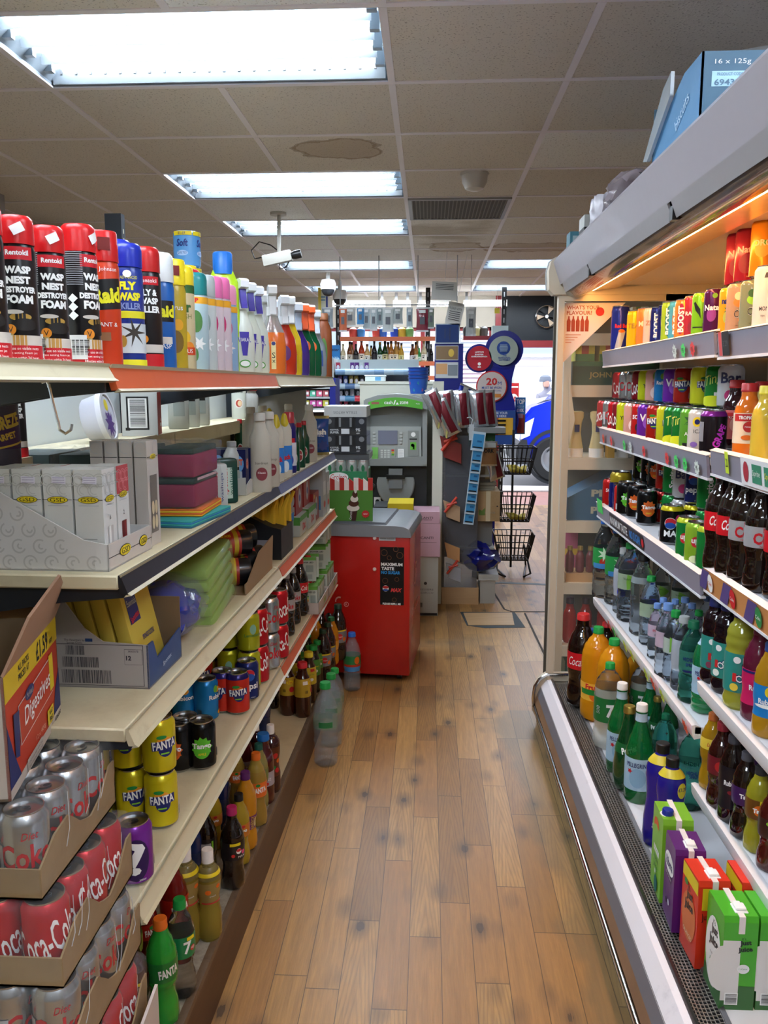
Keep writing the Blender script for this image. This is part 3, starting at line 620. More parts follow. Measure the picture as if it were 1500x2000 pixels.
def simple(base,ink,word,r=.033,h=.115,dots=(),top=None,vert=False,wz=.6,ww=None,wh=None):
    def f(o):
        sh=fit(word,ww or (r*1.6),wh,bold=.03)
        if vert:sh=rot2(sh,A/2)
        pr=[(ell(a,b,16),M(c,.4),an,z*h) for a,b,c,an,z in dots]+[(sh,M(ink,.4),0,h*wz),(fit('330ml' if h<.14 else '500ml',.012),M(ink,.4),.3,h*.12),(bars(.014,.018,10),Bk,A/2,h*.25)]
        can(o,G(base),two(*pr),r,h,top=top and G(top))
    return f
CANS='drinks cans on the '
def K(key,desc,nick,fn,cat='can',name='drinks_can',grp='drinks cans'):kind(key,name,cat,desc,nick,fn,grp)
K('fl','yellow lemon soda can with white lettering over a leaf','yellow can',fanta('d8c81c','f0a028'))
K('fr','red soda can with white lettering and blue rim','red can',fanta('d03020','e8701c','28206c'))
K('ffr','dark red fruit soda can with orange mango','dark red can',fanta('a82018','f0a028'))
K('tga','black soda can with a green splash','black green can',tango('58b82c'));K('tgo','black soda can with an orange splash','black orange can',tango('d8601c'))
K('rub','blue mango drink can','blue can',simple('1878b8','f4f4f4','Rubicon',dots=((.02,.016,'e8a020',.1,.75),(.014,.02,'60a830',-.2,.78),(.02,.012,'e8a020',.3,.2))))
K('ck','red cola can with white script','cola can',coke('c41824','f4f4f4'));K('dck','silver diet cola can with red letters','silver can',dcan)
K('ckc','dark red cola can with white script','maroon can',coke('901828','f4f4f4'))
K('lil','yellow green tropical can','lime yellow can',simple('c8cc1c','2a6a2a','Lilt',dots=((.02,.03,'d8e060',0,.4),),wz=.7));K('snk','yellow green lemonade can, dented and glossy','lemonade can',simple('b8bc20','4a7a2a','Lemonade',dots=((.02,.03,'8abca0',0,.6),),wz=.45))
K('pep','navy cola can with round emblem','navy can',simple('1c2a6c','f4f4f4','pepsi',dots=((.034,.034,'f4f4f4',0,.68),(.032,.026,'c82030',0,.71),(.032,.022,'1c50a8',0,.63)),wz=.38,top='1c2a6c'))
K('pmx','black cola can with yellow band and round emblem','black cola can',simple('121214','f4f4f4','MAX',dots=((.034,.034,'f4f4f4',-.3,.55),(.03,.024,'c82030',-.3,.58),(.03,.018,'1c50a8',-.3,.5),(.02,.03,'c82868',.4,.65)),top='e0d020',wz=.3))
K('mys','purple mystery soda can with large white question mark','purple can',simple('7a2a9a','f4f4f4','?',dots=((.05,.08,'2c1450',0,.45),),wz=.48,ww=.034,wh=.062))
K('gld','gold topped cola can','gold can',simple('b8a028','20242c','Coke',wz=.6))
K('sup','green lemon lime can with red dot','green can',simple('1f8a3c','f4f4f4','up',dots=((.03,.03,'c82030',.1,.5),),top='c8d838',wz=.5,ww=.02));K('sup2','pale lime can with red dot','pale lime can',simple('98c838','f4f4f4','up',dots=((.03,.03,'c82030',.1,.55),(.03,.02,'e8f0c0',0,.15)),wz=.55,ww=.02))
K('spr','green can with white slanting letters','bright green can',simple('18883c','f4f4f4','Sprite',wz=.5,vert=True,ww=.07,wh=.024));K('ting','green and yellow grapefruit can','green yellow can',lambda o:can(o,G('1c8030'),two((rot2(fit('Ting',.052,.034,shear=.4),.3),M('d8e060'),0,.075),(rct(.012,.024),Wt,.3,.03),(ell(.09,.03,20),M('d8e020'),0,.018))))
K('hrb','yellow sparkling tea can','yellow tea can',simple('d0dc20','1c1c1c','YES',dots=((.02,.02,'a8c818',0,.85),),wz=.5,ww=.03));K('pnk','pale pink lychee can','pink can',simple('e8b0a4','b06068','ay',dots=((.016,.03,'60a030',0,.8),(.03,.04,'f4dcd8',0,.3)),wz=.55,ww=.02))
K('cht','red cherry can with green letters','cherry can',simple('c82020','f0f0f0','SODA',dots=((.03,.03,'20202c',0,.3),(.02,.02,'209050',0,.8)),wz=.6));K('ppl','bright purple berry can','violet can',simple('7028a8','f0f0f0','Vim',dots=((.03,.05,'9050c8',0,.5),),wz=.6))
K('flg','yellow and blue lemon can','lemon can',fanta('d8dc28','f0a028'));K('wht','white can with coloured tropical shapes','white can',lambda o:can(o,G('e8e4dc'),two((ell(.026,.026),Yl,-.2,.08),(ell(.014,.014),Nv,-.2,.08),(ell(.02,.012),Pk,.4,.1),(fit('ICAL',.03),Bk,0,.055),(ell(.024,.02),M('e8a060'),.5,.03),(ell(.02,.014),M('8060b0'),-.4,.02),(ell(.016,.024),M('20a0a0'),.4,.07))))
K('apl','green apple can with palm leaves','apple can',lambda o:can(o,G('68b038'),two((star(.012,.026,7),M('205020'),0,.08),(fit('APPLE',.04),Wt,0,.045),(rct(.05,.02),Bk,0,.01))));K('grp','black and purple grape can','grape can',lambda o:can(o,G('1a141c'),two((rot2(fit('GRAPE',.06,.02,bold=.04),1.2),M('c030c0'),0,.05),(rct(.02,.05),M('8c8c94'),A/2,.06)),top=G('7a2088')))

SL=dict(r=.0265,h=.134);TL=dict(r=.033,h=.168)
K('rb','slim blue and silver energy can','blue silver can',lambda o:can(o,G('1c2c98'),two((pol((-.02,-.05),(-.002,-.05),(.012,.004),(-.008,.004)),M('c4c8d0',.3,.6),0,.055),(fit('Red Bull',.04,.012,bold=.04),Rd,0,.075),(ell(.018,.01),Or,0,.06)),**SL))
K('sy','slim plain yellow can','slim yellow can',simple('ecc418','8a6a10','TEA',**SL));K('so','slim orange can','slim orange can',simple('f08c40','f8d8b0','MIO',**SL));K('sg','slim green can','slim green can',simple('40a840','e8f0e0','GO',**SL));K('sp','slim pale peach can','slim peach can',simple('ecd4c0','a87050','ZEN',**SL))
def boost(base,ring,word='BOOST',sub='ENERGY',ink='f4f4f4'):
    return lambda o:can(o,G(base),two((rot2(ell(.1,.024,20),A/2),M(ring,.4),-.1,.07),(rot2(fit(word,.085,.02,bold=.04),A/2),M(ink),-.1,.07),(rot2(fit(sub,.06,.01,bold=.03),A/2),M(ink),.55,.065),(rot2(rct(.06,.003),1.2),M(ring),1.0,.06),(rot2(rct(.06,.003),1.35),M(ink),1.2,.06)),**SL)
K('bb','slim navy energy can with sideways lettering','navy energy can',boost('1c2470','2c4a9c'));K('bg','slim lime and blue energy can','lime energy can',boost('a8d038','186878'));K('bo','slim orange energy can','orange energy can',boost('f09040','a01848'));K('bt','slim sky blue energy can','sky blue can',boost('58b8d8','e88030'))
def xx(base,ink,word,dots=()):return simple(base,ink,word,dots=dots,**TL)
K('mg','tall lime green can with black streak','tall lime can',lambda o:can(o,G('88d028'),two((pol((-.02,.03),(-.012,.034),(.008,.006),(.012,-.03),(.002,-.012),(-.01,.002)),Bk,0,.1),(ell(.02,.02),Yl,.6,.14),(rct(.04,.004),Bk,0,.04)),**TL))
K('tp','tall purple grape can','tall purple can',xx('501850','f0f0f0','Nata',((.034,.05,'8c3890',0,.45),(.018,.018,'78b838',.3,.85))));K('tr','tall red and silver can','tall red can',xx('c03848','f4e8e8','RAZZ',((.03,.04,'801828',0,.3),)))
K('tyl','tall golden pineapple can with green fruit','tall golden can',lambda o:can(o,G('f0b428'),two((fit('nata',.04,.02,bold=.05),Nv,0,.12),(star(.008,.018,7),M('186848'),.2,.09),(ell(.024,.04),M('a8b048'),0,.065),(ell(.018,.018),M('78b838'),.5,.15),(rct(.014,.02),Wt,.3,.02)),**TL))
K('tbl','tall blue can with red band','tall blue can',xx('3068b8','f4f4f4','blu',((.03,.03,'e0e0e8',0,.3),)))
K('trg','tall crimson grape can lit from above','tall crimson can',xx('a82848','f4d8e0','Nata',((.044,.06,'8c1c50',0,.35),)));K('tog','tall orange juice can with green leaf','tall orange can',xx('f09c28','f8e8c0','ORO',((.044,.05,'f8b850',0,.5),(.012,.014,'60a830',.2,.6))))
K('mw','tall white can with a dark claw streak','tall white can',lambda o:can(o,G('e4d8c8',.3,.1),two((pol((-.016,.03),(-.012,.044),(.008,.046),(.014,.036),(.012,.01),(.006,-.03),(0,-.044),(-.002,-.02),(.002,.01),(.0,.03),(-.01,.03)),M('4c4444'),0,.115),(fit('MONSTER',.05,.012,bold=.01),M('3c3838'),0,.06),(fit('TEA',.012),Bk,-.4,.04)),r=.036,h=.18))
def hoa(fr,liq):return lambda o:can(o,M(liq,.15),two((ell(.05,.034,20,x=-.002),M(fr,.3),0,.105),(ell(.026,.026),M('f0dcb0' if fr !='98d838' else '3c6a30',.4),-.3,.125),(fit('MOCHA' if 0 else 'CHA',.046,.026),M('f4f0e8'),.03,.068),(fit('CHA',.044,.024),Bk,0,.068),(fit('Drink',.026,.009,bold=.05),M(fr,.4),.1,.048),(fit('refreshing',.02,.005),Bk,-.2,.03)),r=.036,h=.168)
K('cho','clear can printed with an orange slice','clear orange can',hoa('f08838','b08c70'));K('chl','clear green tinted can printed with a lime slice','clear lime can',hoa('98d838','7c8468'))
K('str','silver can with spiky berries','silver striped can',simple('c8ccd0','28305c','Bar',dots=((.03,.03,'c03070',0,.3),(.03,.03,'38a848',1,.5)),wz=.7))
# ---------------------------------------------------------------- bottles
def prof(kind_,r,h,cap=.014):
    ch=.018;t=h-ch
    if kind_=='cola':
        p=[(.72,0),(.95,.03),(1,.09),(.98,.17),(.88,.27),(.86,.32),(.98,.42),(1,.48),(1,.66),(.97,.71),(.8,.8),(.55,.88),(.42,.93),(.4,1)]
    elif kind_=='round':
        p=[(.72,0),(.97,.035),(1,.1),(1,.2),(.95,.27),(.96,.33),(1,.38),(1,.68),(.97,.76),(.85,.84),(.62,.91),(.36,.965),(.3,1)]
    elif kind_=='slim':
        p=[(.8,0),(.97,.03),(1,.08),(1,.2),(.93,.3),(.93,.36),(1,.45),(1,.68),(.93,.76),(.72,.86),(.5,.94),(.42,1)]
    elif kind_=='water':
        p=[(.8,0),(.98,.03),(1,.06),(.96,.1),(1,.14),(.96,.18),(1,.22),(.95,.27),(1,.32),(.93,.38),(1,.44),(1,.68),(.96,.73),(.82,.82),(.55,.91),(.42,.95),(.4,1)]
    elif kind_=='sport':
        p=[(.85,0),(1,.05),(1,.3),(.85,.45),(.84,.55),(.95,.65),(1,.78),(.97,.86),(.75,.93),(.55,.96),(.5,1)]
    elif kind_=='glass':
        p=[(.9,0),(1,.02),(1,.45),(.97,.55),(.8,.66),(.55,.78),(.4,.87),(.37,.95),(.4,.97),(.38,1)]
    elif kind_=='perrier':
        p=[(.7,0),(.9,.05),(1,.18),(1,.3),(.9,.5),(.68,.68),(.48,.82),(.38,.92),(.38,1)]
    elif kind_=='oasis':
        p=[(.8,0),(.97,.04),(1,.1),(.93,.16),(1,.22),(1,.6),(.93,.66),(1,.72),(.93,.78),(.95,.82),(.8,.89),(.6,.94),(.55,1)]
    elif kind_=='fizz':
        p=[(.72,0),(.95,.03),(1,.1),(.97,.2),(.8,.34),(.82,.4),(.97,.47),(1,.54),(1,.68),(.95,.76),(.75,.86),(.5,.94),(.4,1)]
    elif kind_=='bell':
        p=[(.95,0),(1,.02),(1,.35),(.9,.5),(.93,.65),(.8,.78),(.5,.88),(.42,.92),(.42,1)]
    elif kind_=='juice':
        p=[(.85,0),(1,.04),(1,.5),(1,.66),(.9,.76),(.62,.87),(.55,.92),(.55,1)]
    out=[(a*r,b*t) for a,b in p]
    sm=[]
    for (a,b),(c,d) in zip(out,out[1:]):
        for k in range(3):
            f=k/3;g=f*f*(3-2*f);sm.append((a+(c-a)*g,b+(d-b)*f))
    return sm+[out[-1]],t
def bottle(o,kd,r,h,body,cap,label=None,lz=(.48,.68),prints=(),liq=None,fill=.88,ribs=0,capr=None,caph=.018,neck=None,petal=True,extra=None,n=28,ring=None):
    pr,t=prof(kd,r,h)
    fn=None
    if petal and kd in ('cola','round','fizz','water'):
        fn=lambda a,z:1-(.1*max(0,math.cos(5*a))*max(0,1-z/(h*.09)))-(.02*abs(math.sin(5*a)) if kd=='cola' and z<h*.26 else 0)
    q=MB()
    if liq:
        k=max(i for i,p in enumerate(pr) if p[1]<=t*fill)
        pr2=[p+((liq if i<=k else body),) for i,p in enumerate(pr)]
        q.lathe(pr2,liq,n,fn=fn)
    else:q.lathe(pr,body,n,fn=fn)
    q.build('bottle_body',o)
    cr=capr or pr[-1][0]+.0015
    q=MB();q.lathe([(cr,t-.004),(cr*1.03,t-.002),(cr*1.03,t+.001),(cr,t+.002),(cr,t+caph-.003),(cr*.9,t+caph)],cap,20,fn=lambda a,z:1+.015*math.cos(20*a));q.build('cap',o)
    if label:
        z0,z1=lz[0]*t,lz[1]*t;q=MB();m=10
        rows=[(max(rad(pr,z0+(z1-z0)*i/m),0)+.0006,z0+(z1-z0)*i/m) for i in range(m+1)]
        q.lathe(rows,label,n,caps=False)
        for k,(sh,mm,a,z) in enumerate(prints):q.wrap(sh,mm,a,z0+(z1-z0)*z,[(x+.0006,y) for x,y in pr],.0004+.0002*k)
        q.build('label',o)
    if neck:
        q=MB();q.lathe([(rad(pr,t*neck[0]+(neck[1]-neck[0])*t*i/4)+.0006,t*neck[0]+(neck[1]-neck[0])*t*i/4) for i in range(5)],neck[2],n,caps=False);q.build('neck_label',o)
PET=M('f0f6f8',.03,t=.97,ior=1.16);PETG=M('9fd0b0',.06,t=.95,ior=1.2);WATR=M('e4f0fa',.03,t=.97,ior=1.2,bump=.12,bs=70);TEAL=M('5cc4a8',.04,t=.92,ior=1.18)
GLG=M('0a6a30',.05,a=.82,coat=1);GLD=M('0a4420',.05,a=.88,coat=1);COLA=M('180c0a',.06,coat=.6);DKRED=M('4a0c14',.08,coat=.6)
def liqm(c):return M(c,.1,t=.25,ior=1.33,coat=.4)
def B(key,desc,nick,kd,r,h,body,cap,grp='soft drink bottles',name='drinks_bottle',cat='bottle',**k):kind(key,name,cat,desc,nick,lambda o:bottle(o,kd,r,h,body,cap,**k),grp)
def face(*p):
    out=[]
    for sh,m,a,z in p:out+=[(sh,m,a-A/2,z),(sh,m,a+A/2,z)]
    return tuple(out)
RC=M('c42a2c',.4);GC=M('1e9a44',.4);BC=M('2468c8',.4);OC=M('e07024',.4);BKC=M('18181c',.4);PC=M('b02464',.4);WC=M('ece8e4',.4);YC=M('e8d438',.4);PUC=M('5c2468',.4);LBC=M('7aa0e0',.35);DGC=M('146a48',.4);NVC=M('242c6c',.4);TLC=M('1c5a50',.4)
S5=(.0325,.235);S2=(.054,.335)
B('bgf','bright green fizzy fruit drink bottle with orange cap','orange capped bottle','fizz',.0325,.24,liqm('2fae3c'),OC,liq=liqm('2fae3c'),fill=.95,label=M('1e7a34',.3),lz=(.5,.7),prints=face((rot2(fit('FANTA',.045,.02,bold=.04),.1),Wt,.1,.5),(bars(.016,.03,10),Wt,A/2,.5)))
B('b7','clear lemon lime soda bottle with green label and green cap','green label bottle','fizz',.0325,.24,PET,GC,liq=M('f0f4f0',.03,t=.97,ior=1.2),fill=.85,label=M('16804a',.3),lz=(.48,.72),prints=face((fit('7',.02,.03,bold=.03),Wt,-.05,.5),(ell(.014,.014),RC,.35,.4),(fit('up',.01),Wt,.35,.4),(rct(.02,.008),Yl,.2,.9)))
B('bls','pale yellow flavoured water bottle with white sports cap','sports cap bottle','sport',.033,.235,M('cfc078',.08,t=.7,ior=1.3),WC,liq=M('c2ab48',.08,t=.6,ior=1.3),fill=.8,ring=None,label=M('cdb268',.2,t=.5),lz=(.5,.78),caph=.035,capr=.0155,prints=face((ell(.014,.012),Or,.5,.8),(ell(.016,.014),Or,-.4,.6),(rct(.06,.004),RC,0,.05),(fit('peach',.016),Wt,0,.4)),neck=(.86,.9,Yl))
B('brd','red fruit soda bottle with red cap','red bottle','fizz',.0325,.24,liqm('7c1814'),RC,liq=liqm('7c1814'),fill=.93,label=M('b02018',.3),lz=(.48,.7),prints=face((rot2(fit('FANTA',.045,.02,bold=.04),.1),Wt,0,.5),(ell(.02,.012),Gn,0,.8)))
B('bpm','black cola bottle with a pink cap and a flavoured label','pink capped bottle','cola',*S5,COLA,PC,label=M('1c181c',.3),lz=(.42,.66),prints=face((ell(.016,.016),Wt,0,.5),(ell(.015,.009,y=.003),RC,0,.5),(rct(.03,.008),Yl,-.3,.9),(ell(.012,.012),Pk,.4,.4),(ell(.01,.01),RC,-.5,.3),(fit('MAX',.02),Wt,.2,.2)))
B('bpx','black cola bottle with a red cap','red capped cola bottle','cola',*S5,COLA,M('8c1c28',.4),label=M('201c20',.3),lz=(.45,.66),prints=face((rct(.03,.02),M('8a8a8c'),0,.5),(rct(.006,.03),Lg,.6,.5)))
B('bir','bright orange juice drink bottle with a purple cap','purple capped bottle','fizz',.031,.235,liqm('d89420'),PUC,liq=liqm('d89420'),fill=.95,label=M('6a2870',.3),lz=(.3,.5),prints=face((rot2(fit('ENERGY',.04,.012),A/2),Yl,0,.5),(rct(.014,.03),M('d8c890'),.5,.5)))
B('bfo','orange soda bottle with an orange cap and orange label','orange label bottle','fizz',.0325,.24,liqm('b8a048'),OC,liq=liqm('b09040'),fill=.8,label=M('e8742c',.3),lz=(.46,.68),prints=face((rot2(fit('FANTA',.045,.018,bold=.05),.1),Wt,0,.5),(ell(.014,.01),Gn,-.2,.85)))
B('byb','yellow soda bottle with a black cap','black capped bottle','fizz',.0325,.235,liqm('b89c2c'),BKC,liq=liqm('b89c2c'),fill=.93,label=M('c87828',.3),lz=(.46,.66),prints=face((fit('Tango',.04,.016,bold=.04),Wt,0,.5),(ell(.014,.01),RC,.2,.85)))
B('bbr','dark red cordial bottle with a blue cap','blue capped bottle','juice',.033,.235,DKRED,M('1c6cc0',.4),label=M('a8a4b4',.3),lz=(.3,.52),prints=face((star(.006,.014,5),M('c8a040'),-.3,.6),(fit('N2',.016),Wt,.3,.5),(ell(.02,.012),RC,0,.2)))
B('btl','cloudy yellow drink bottle with a dark teal cap','teal capped bottle','fizz',.0325,.235,liqm('a09c5c'),TLC,liq=liqm('a09c5c'),fill=.85,label=M('6a7a3c',.3))
B('bwt','dark fruit drink bottle with white sports cap','white capped bottle','sport',.031,.225,M('38141a',.1,coat=.5),WC,label=M('5c3020',.3),lz=(.3,.8),caph=.03,capr=.013,prints=face((ell(.02,.02),RC,0,.7),(ell(.016,.016),Or,.5,.5),(ell(.02,.014),Gn,-.3,.3),(ell(.016,.016),RC,.2,.2)))
B('bnb','dark blue sports drink bottle','dark blue bottle','sport',.034,.23,M('182858',.1,coat=.5),NVC,label=M('202c50',.3),lz=(.3,.6))
B('bdg','green bottle of cloudy apple drink','olive bottle','fizz',.0325,.235,M('5c7c30',.1,t=.5,ior=1.3),M('8a8c90',.4),label=M('8aa838',.3),prints=face((fit('apple',.03),Wt,0,.5),))
B('btg','dark berry soda bottle with a splashed label','berry bottle','fizz',.0325,.235,M('38100c',.1,coat=.5),M('6c6c70',.4),label=M('2c1418',.3),prints=face((ell(.036,.03),RC,0,.4),(fit('Tango',.04,.016,bold=.04),Wt,0,.5),(rct(.02,.008),Yl,-.2,.9)))
B('blr','iced tea bottle with a red cap','red capped tea','juice',.033,.225,M('3c160c',.08,coat=.5),M('d02c3c',.4),label=M('c8a838',.3),lz=(.42,.78),prints=face((ell(.03,.016),Yl,.1,.75),(fit('Tea',.02),RC,.1,.75),(rct(.02,.014),Wt,-.7,.8),(ell(.02,.024),RC,.3,.35),(bars(.012,.012,8),Bk,-.6,.3),(rct(.003,.06),RC,.7,.5)))
B('bly','iced tea bottle with a yellow cap','yellow capped tea','juice',.033,.225,M('3c200c',.08,coat=.5),YC,label=M('d0b838',.3),lz=(.42,.78),prints=face((fit('ICE TEA',.03),Gn,0,.6),(ell(.02,.014),Wt,0,.3),(rct(.02,.012),RC,.2,.85)))
B('blg','iced tea bottle with a green cap','green capped tea','juice',.033,.225,M('241c0c',.08,coat=.5),GC,label=M('4a8a38',.3),lz=(.42,.78),prints=face((fit('Green',.03),Yl,0,.6),(ell(.02,.014),Wt,0,.3)))
B('bdp','large dark soda bottle with colourful label','large dark bottle','slim',.04,.27,M('24100c',.08,coat=.6),M('1c3c2c',.4),label=M('7c8088',.3),lz=(.35,.6),prints=face((ell(.03,.03),RC,0,.5),(fit('Cream',.03),Wt,0,.5),(rct(.07,.006),Yl,0,.95),(ell(.016,.02),Or,.6,.3)))
B('bor','large bright orange squash bottle','large orange bottle','slim',.042,.28,liqm('e0941c'),M('1c6c3c',.4),label=M('e0a030',.3),lz=(.35,.55),prints=face((ell(.03,.02),Or,0,.5),))
B('bck','cola bottle with red label and red cap','red label bottle','cola',*S5,COLA,RC,label=M('d01c28',.3),lz=(.45,.64),prints=face((fit('Coca-Cola',.066,.02,shear=.35,bold=.02),Wt,0,.5),(rct(.012,.03),Wt,A/2,.5)))
B('bdc','diet cola bottle with silver label and grey cap','silver label bottle','cola',*S5,COLA,M('8e9094',.4),label=M('b4b4b8',.3,.3),lz=(.45,.64),prints=face((fit('Coke',.05,.02,bold=.03),Rd,0,.42),(fit('Diet',.016,.007,shear=.3),Rd,-.2,.85)))

B('kck','tall cola bottle with a red label','red label cola','cola',.036,.25,COLA,RC,label=M('d01c28',.3),lz=(.44,.64),prints=face((fit('Coca-Cola',.07,.024,shear=.35,bold=.02),Wt,.1,.55),(rct(.014,.036),M('e8e0d8'),.85,.5),(bars(.012,.03,8,vert=True),Bk,.85,.5)))
B('kdc','tall diet cola bottle with a silver label','silver label cola','cola',.036,.25,COLA,M('9a9ca0',.4),label=M('b8b8bc',.3,.3),lz=(.44,.64),prints=face((fit('Coke',.06,.026,bold=.04),Rd,0,.45),(fit('Diet',.02,.01),Rd,0,.85),(fit('NO SUGAR',.03),Rd,0,.08)))
B('trp','rubber shouldered orange juice bottle with red cap','orange juice bottle','juice',.037,.2,M('e8761c',.1,coat=.5),RC,label=M('f0dcc0',.3),lz=(.2,.66),capr=.0215,caph=.02,prints=face((rct(.08,.02),RC,0,.85),(fit('TROPICAL',.05,.01,bold=.04),Wt,0,.85),(ell(.03,.03),RC,.1,.55),(fit('MANGO',.02),Wt,.1,.55),(ell(.03,.014),Or,0,.2),(ell(.014,.03),Gn,.5,.3)))
B('trr','dark berry juice bottle with red cap and pink label','pink label juice','juice',.037,.2,M('2c0c14',.1,coat=.5),RC,label=M('d87070',.3),lz=(.15,.62),capr=.0215,caph=.02,prints=face((rct(.05,.02),RC,0,.8),(ell(.03,.04),M('e8a898'),0,.5),(fit('TROPICAL',.05),Wt,0,.75)))
B('trc','pale coconut juice bottle with red cap','coconut juice bottle','juice',.037,.2,M('c8b868',.1,coat=.4),RC,label=M('e8ecd8',.3),lz=(.2,.62),capr=.0215,caph=.02,prints=face((rct(.08,.02),Sb,0,.85),(fit('TROPICAL',.05,.01,bold=.04),Wt,0,.85),(ell(.036,.036),M('5c4028'),.1,.4),(ell(.024,.024),Wt,.1,.4),(star(.01,.026,8),Gn,-.5,.6)))
B('try','yellow ginger juice bottle','yellow juice bottle','juice',.037,.2,M('d8b83c',.1,coat=.4),YC,capr=.0215,caph=.02)
B('w2g','large water bottle with green and red label','large water bottle','water',.045,.31,WATR,BC,label=M('2f9a4c',.3),lz=(.42,.68),prints=face((ell(.04,.03),M('c8301c'),0,.3),(rct(.1,.02),Sb,0,.08),(star(.012,.03,7),M('d8f0d0'),0,.7)),name='water_bottle',grp='large bottles of still water')
CLW=M('a4b6c0',.03,a=.26,coat=1,bump=.6,bs=140)
B('wfl','clear ribbed water bottle with green cap','green capped clear water','water',.043,.3,CLW,GC,label=M('88b090',.2,a=.5),lz=(.5,.62),prints=face((rct(.05,.02),M('2c7a44'),0,.5),),name='water_bottle',grp='clear water bottles on the floor')
B('wfb','clear ribbed water bottle with blue cap','blue capped clear water','water',.045,.31,CLW,BC,label=M('2f8a4c',.3,a=.85),lz=(.4,.66),prints=face((rct(.1,.02),M('c83820'),0,.28),(rct(.1,.026),Sb,0,.08),(ell(.03,.04),Or,.6,.7)),name='water_bottle',grp='clear water bottles on the floor')
B('wbc','tall clear bottle with black cap','black capped water','water',.045,.32,WATR,BKC,label=M('c8d8e0',.1,a=.4),lz=(.7,.78),capr=.022,caph=.02,name='water_bottle',grp='bottled water')
B('wvv','round shouldered water bottle with dark green cap','green capped water','water',.043,.3,WATR,GC,label=M('b8d0b0',.2,a=.7),lz=(.45,.66),prints=face((star(.02,.034,3),M('7ab840'),.2,.5),(fit('Volvic',.03),M('205020'),-.2,.7)),name='water_bottle',grp='bottled water')
B('wev','small clear water bottle with pale blue cap','pale blue capped water','water',.034,.235,WATR,LBC,label=M('e0c8dc',.2,a=.7),lz=(.45,.68),prints=face((fit('evian',.03,.014),Rd,0,.6),(ell(.012,.012),M('606468'),0,.2)),name='water_bottle',grp='bottled water')
B('wgn','small ribbed water bottle with green cap','green capped small water','water',.034,.235,WATR,GC,label=M('d0e0d0',.2,a=.7),lz=(.45,.68),prints=face((star(.014,.03,3),M('7ab840'),0,.6),(fit('vic',.02),M('205020'),.3,.4)),name='water_bottle',grp='bottled water')
B('wgy','small water bottle with white cap and sideways lettering','white capped water','slim',.034,.24,WATR,M('b4b8b8',.4),label=M('d8e0ec',.15,a=.6),lz=(.3,.75),prints=face((rot2(ell(.05,.04),A/2),M('1c28b0'),.0,.15),(rot2(fit('smart',.07,.024,bold=.04),A/2),M('1c28b0'),-.1,.65),(rot2(fit('water',.05,.016,bold=.02),A/2),M('4450b0'),.5,.5)),name='water_bottle',grp='bottled water')
B('whs','teal water bottle with dark blue lettering','teal water bottle','water',.035,.24,TEAL,DGC,label=M('4aa08c',.15,a=.5),lz=(.4,.7),prints=face((fit('HIGHLAND',.05,.012,bold=.03),Nv,0,.65),(fit('SPRING',.032,.01,bold=.03),Nv,0,.42),(ell(.05,.008),Nv,0,.12)),name='water_bottle',grp='bottled water')
B('pel','green plastic mineral water bottle with white cap and blue label','white capped green bottle','water',.036,.24,M('128048',.06,a=.8,coat=1),WC,label=M('a8c8dc',.3),lz=(.25,.6),prints=face((fit('PELLEGRINO',.062,.012,bold=.02),Nv,0,.75),(ell(.04,.03),M('8cb4d0'),0,.35),(star(.003,.007,5),Rd,-.5,.6)),neck=(.86,.97,M('b4ccdc',.3)),name='water_bottle',grp='bottled water')
B('pgl','tall green glass mineral water bottle with white cap','tall green bottle','glass',.0425,.30,GLG,WC,label=M('a8c8dc',.3),lz=(.15,.5),capr=.0165,prints=face((fit('PELLEGRINO',.07,.014,bold=.02),Nv,0,.8),(ell(.05,.06),M('8cb4d0'),0,.4),(star(.004,.009,5),Rd,-.55,.6)),neck=(.88,.97,M('b4ccdc',.3)),name='water_bottle',grp='green glass water bottles')
B('per','dark green glass teardrop bottle with gold cap','gold capped bottle','perrier',.043,.27,GLD,M('b89c4c',.3,.8),label=M('1c5c30',.3),lz=(.5,.62),prints=face((rot2(fit('Perrier',.05,.02,bold=.04),.3),Wt,0,.5),),name='water_bottle',grp='green glass water bottles')
B('hs2','large teal sparkling water bottle','large teal bottle','round',.05,.32,TEAL,DGC,label=M('3c8c84',.15,a=.6),lz=(.38,.62),prints=face((fit('HIGHLAND',.07,.016,bold=.03),Nv,0,.6),(fit('SPRING',.05,.014,bold=.03),Nv,0,.4)),name='water_bottle',grp='bottled water')
B('k2c','two litre cola bottle with red label','large cola bottle','cola',.05,.33,COLA,RC,label=M('c81c28',.3),lz=(.45,.64),prints=face((fit('Coca-Cola',.1,.03,shear=.35),Wt,0,.5),),grp='large soft drink bottles')
B('k2p','two litre cola bottle with a blue cap and blue label','blue label cola','cola',.05,.32,COLA,BC,label=M('2040a0',.3),lz=(.45,.66),prints=face((ell(.04,.04),Wt,-.2,.5),(ell(.038,.02,y=.008),RC,-.2,.5),(ell(.038,.02,y=-.01),M('2040a0'),-.2,.5),(rct(.06,.008),Yl,0,.93),(fit('pepsi',.04),Wt,.3,.2)),grp='large soft drink bottles')
B('k2o','two litre orange fruit drink bottle with green cap','large orange fizz','round',.054,.33,liqm('e89a18'),GC,liq=liqm('e89a18'),fill=.9,label=M('f0b840',.3),lz=(.25,.45),prints=face((fit('Frutti',.06,.02,bold=.04),Rd,0,.8),(ell(.05,.04),Or,.2,.3),(rct(.1,.02),Gn,0,.5)),grp='large soft drink bottles')
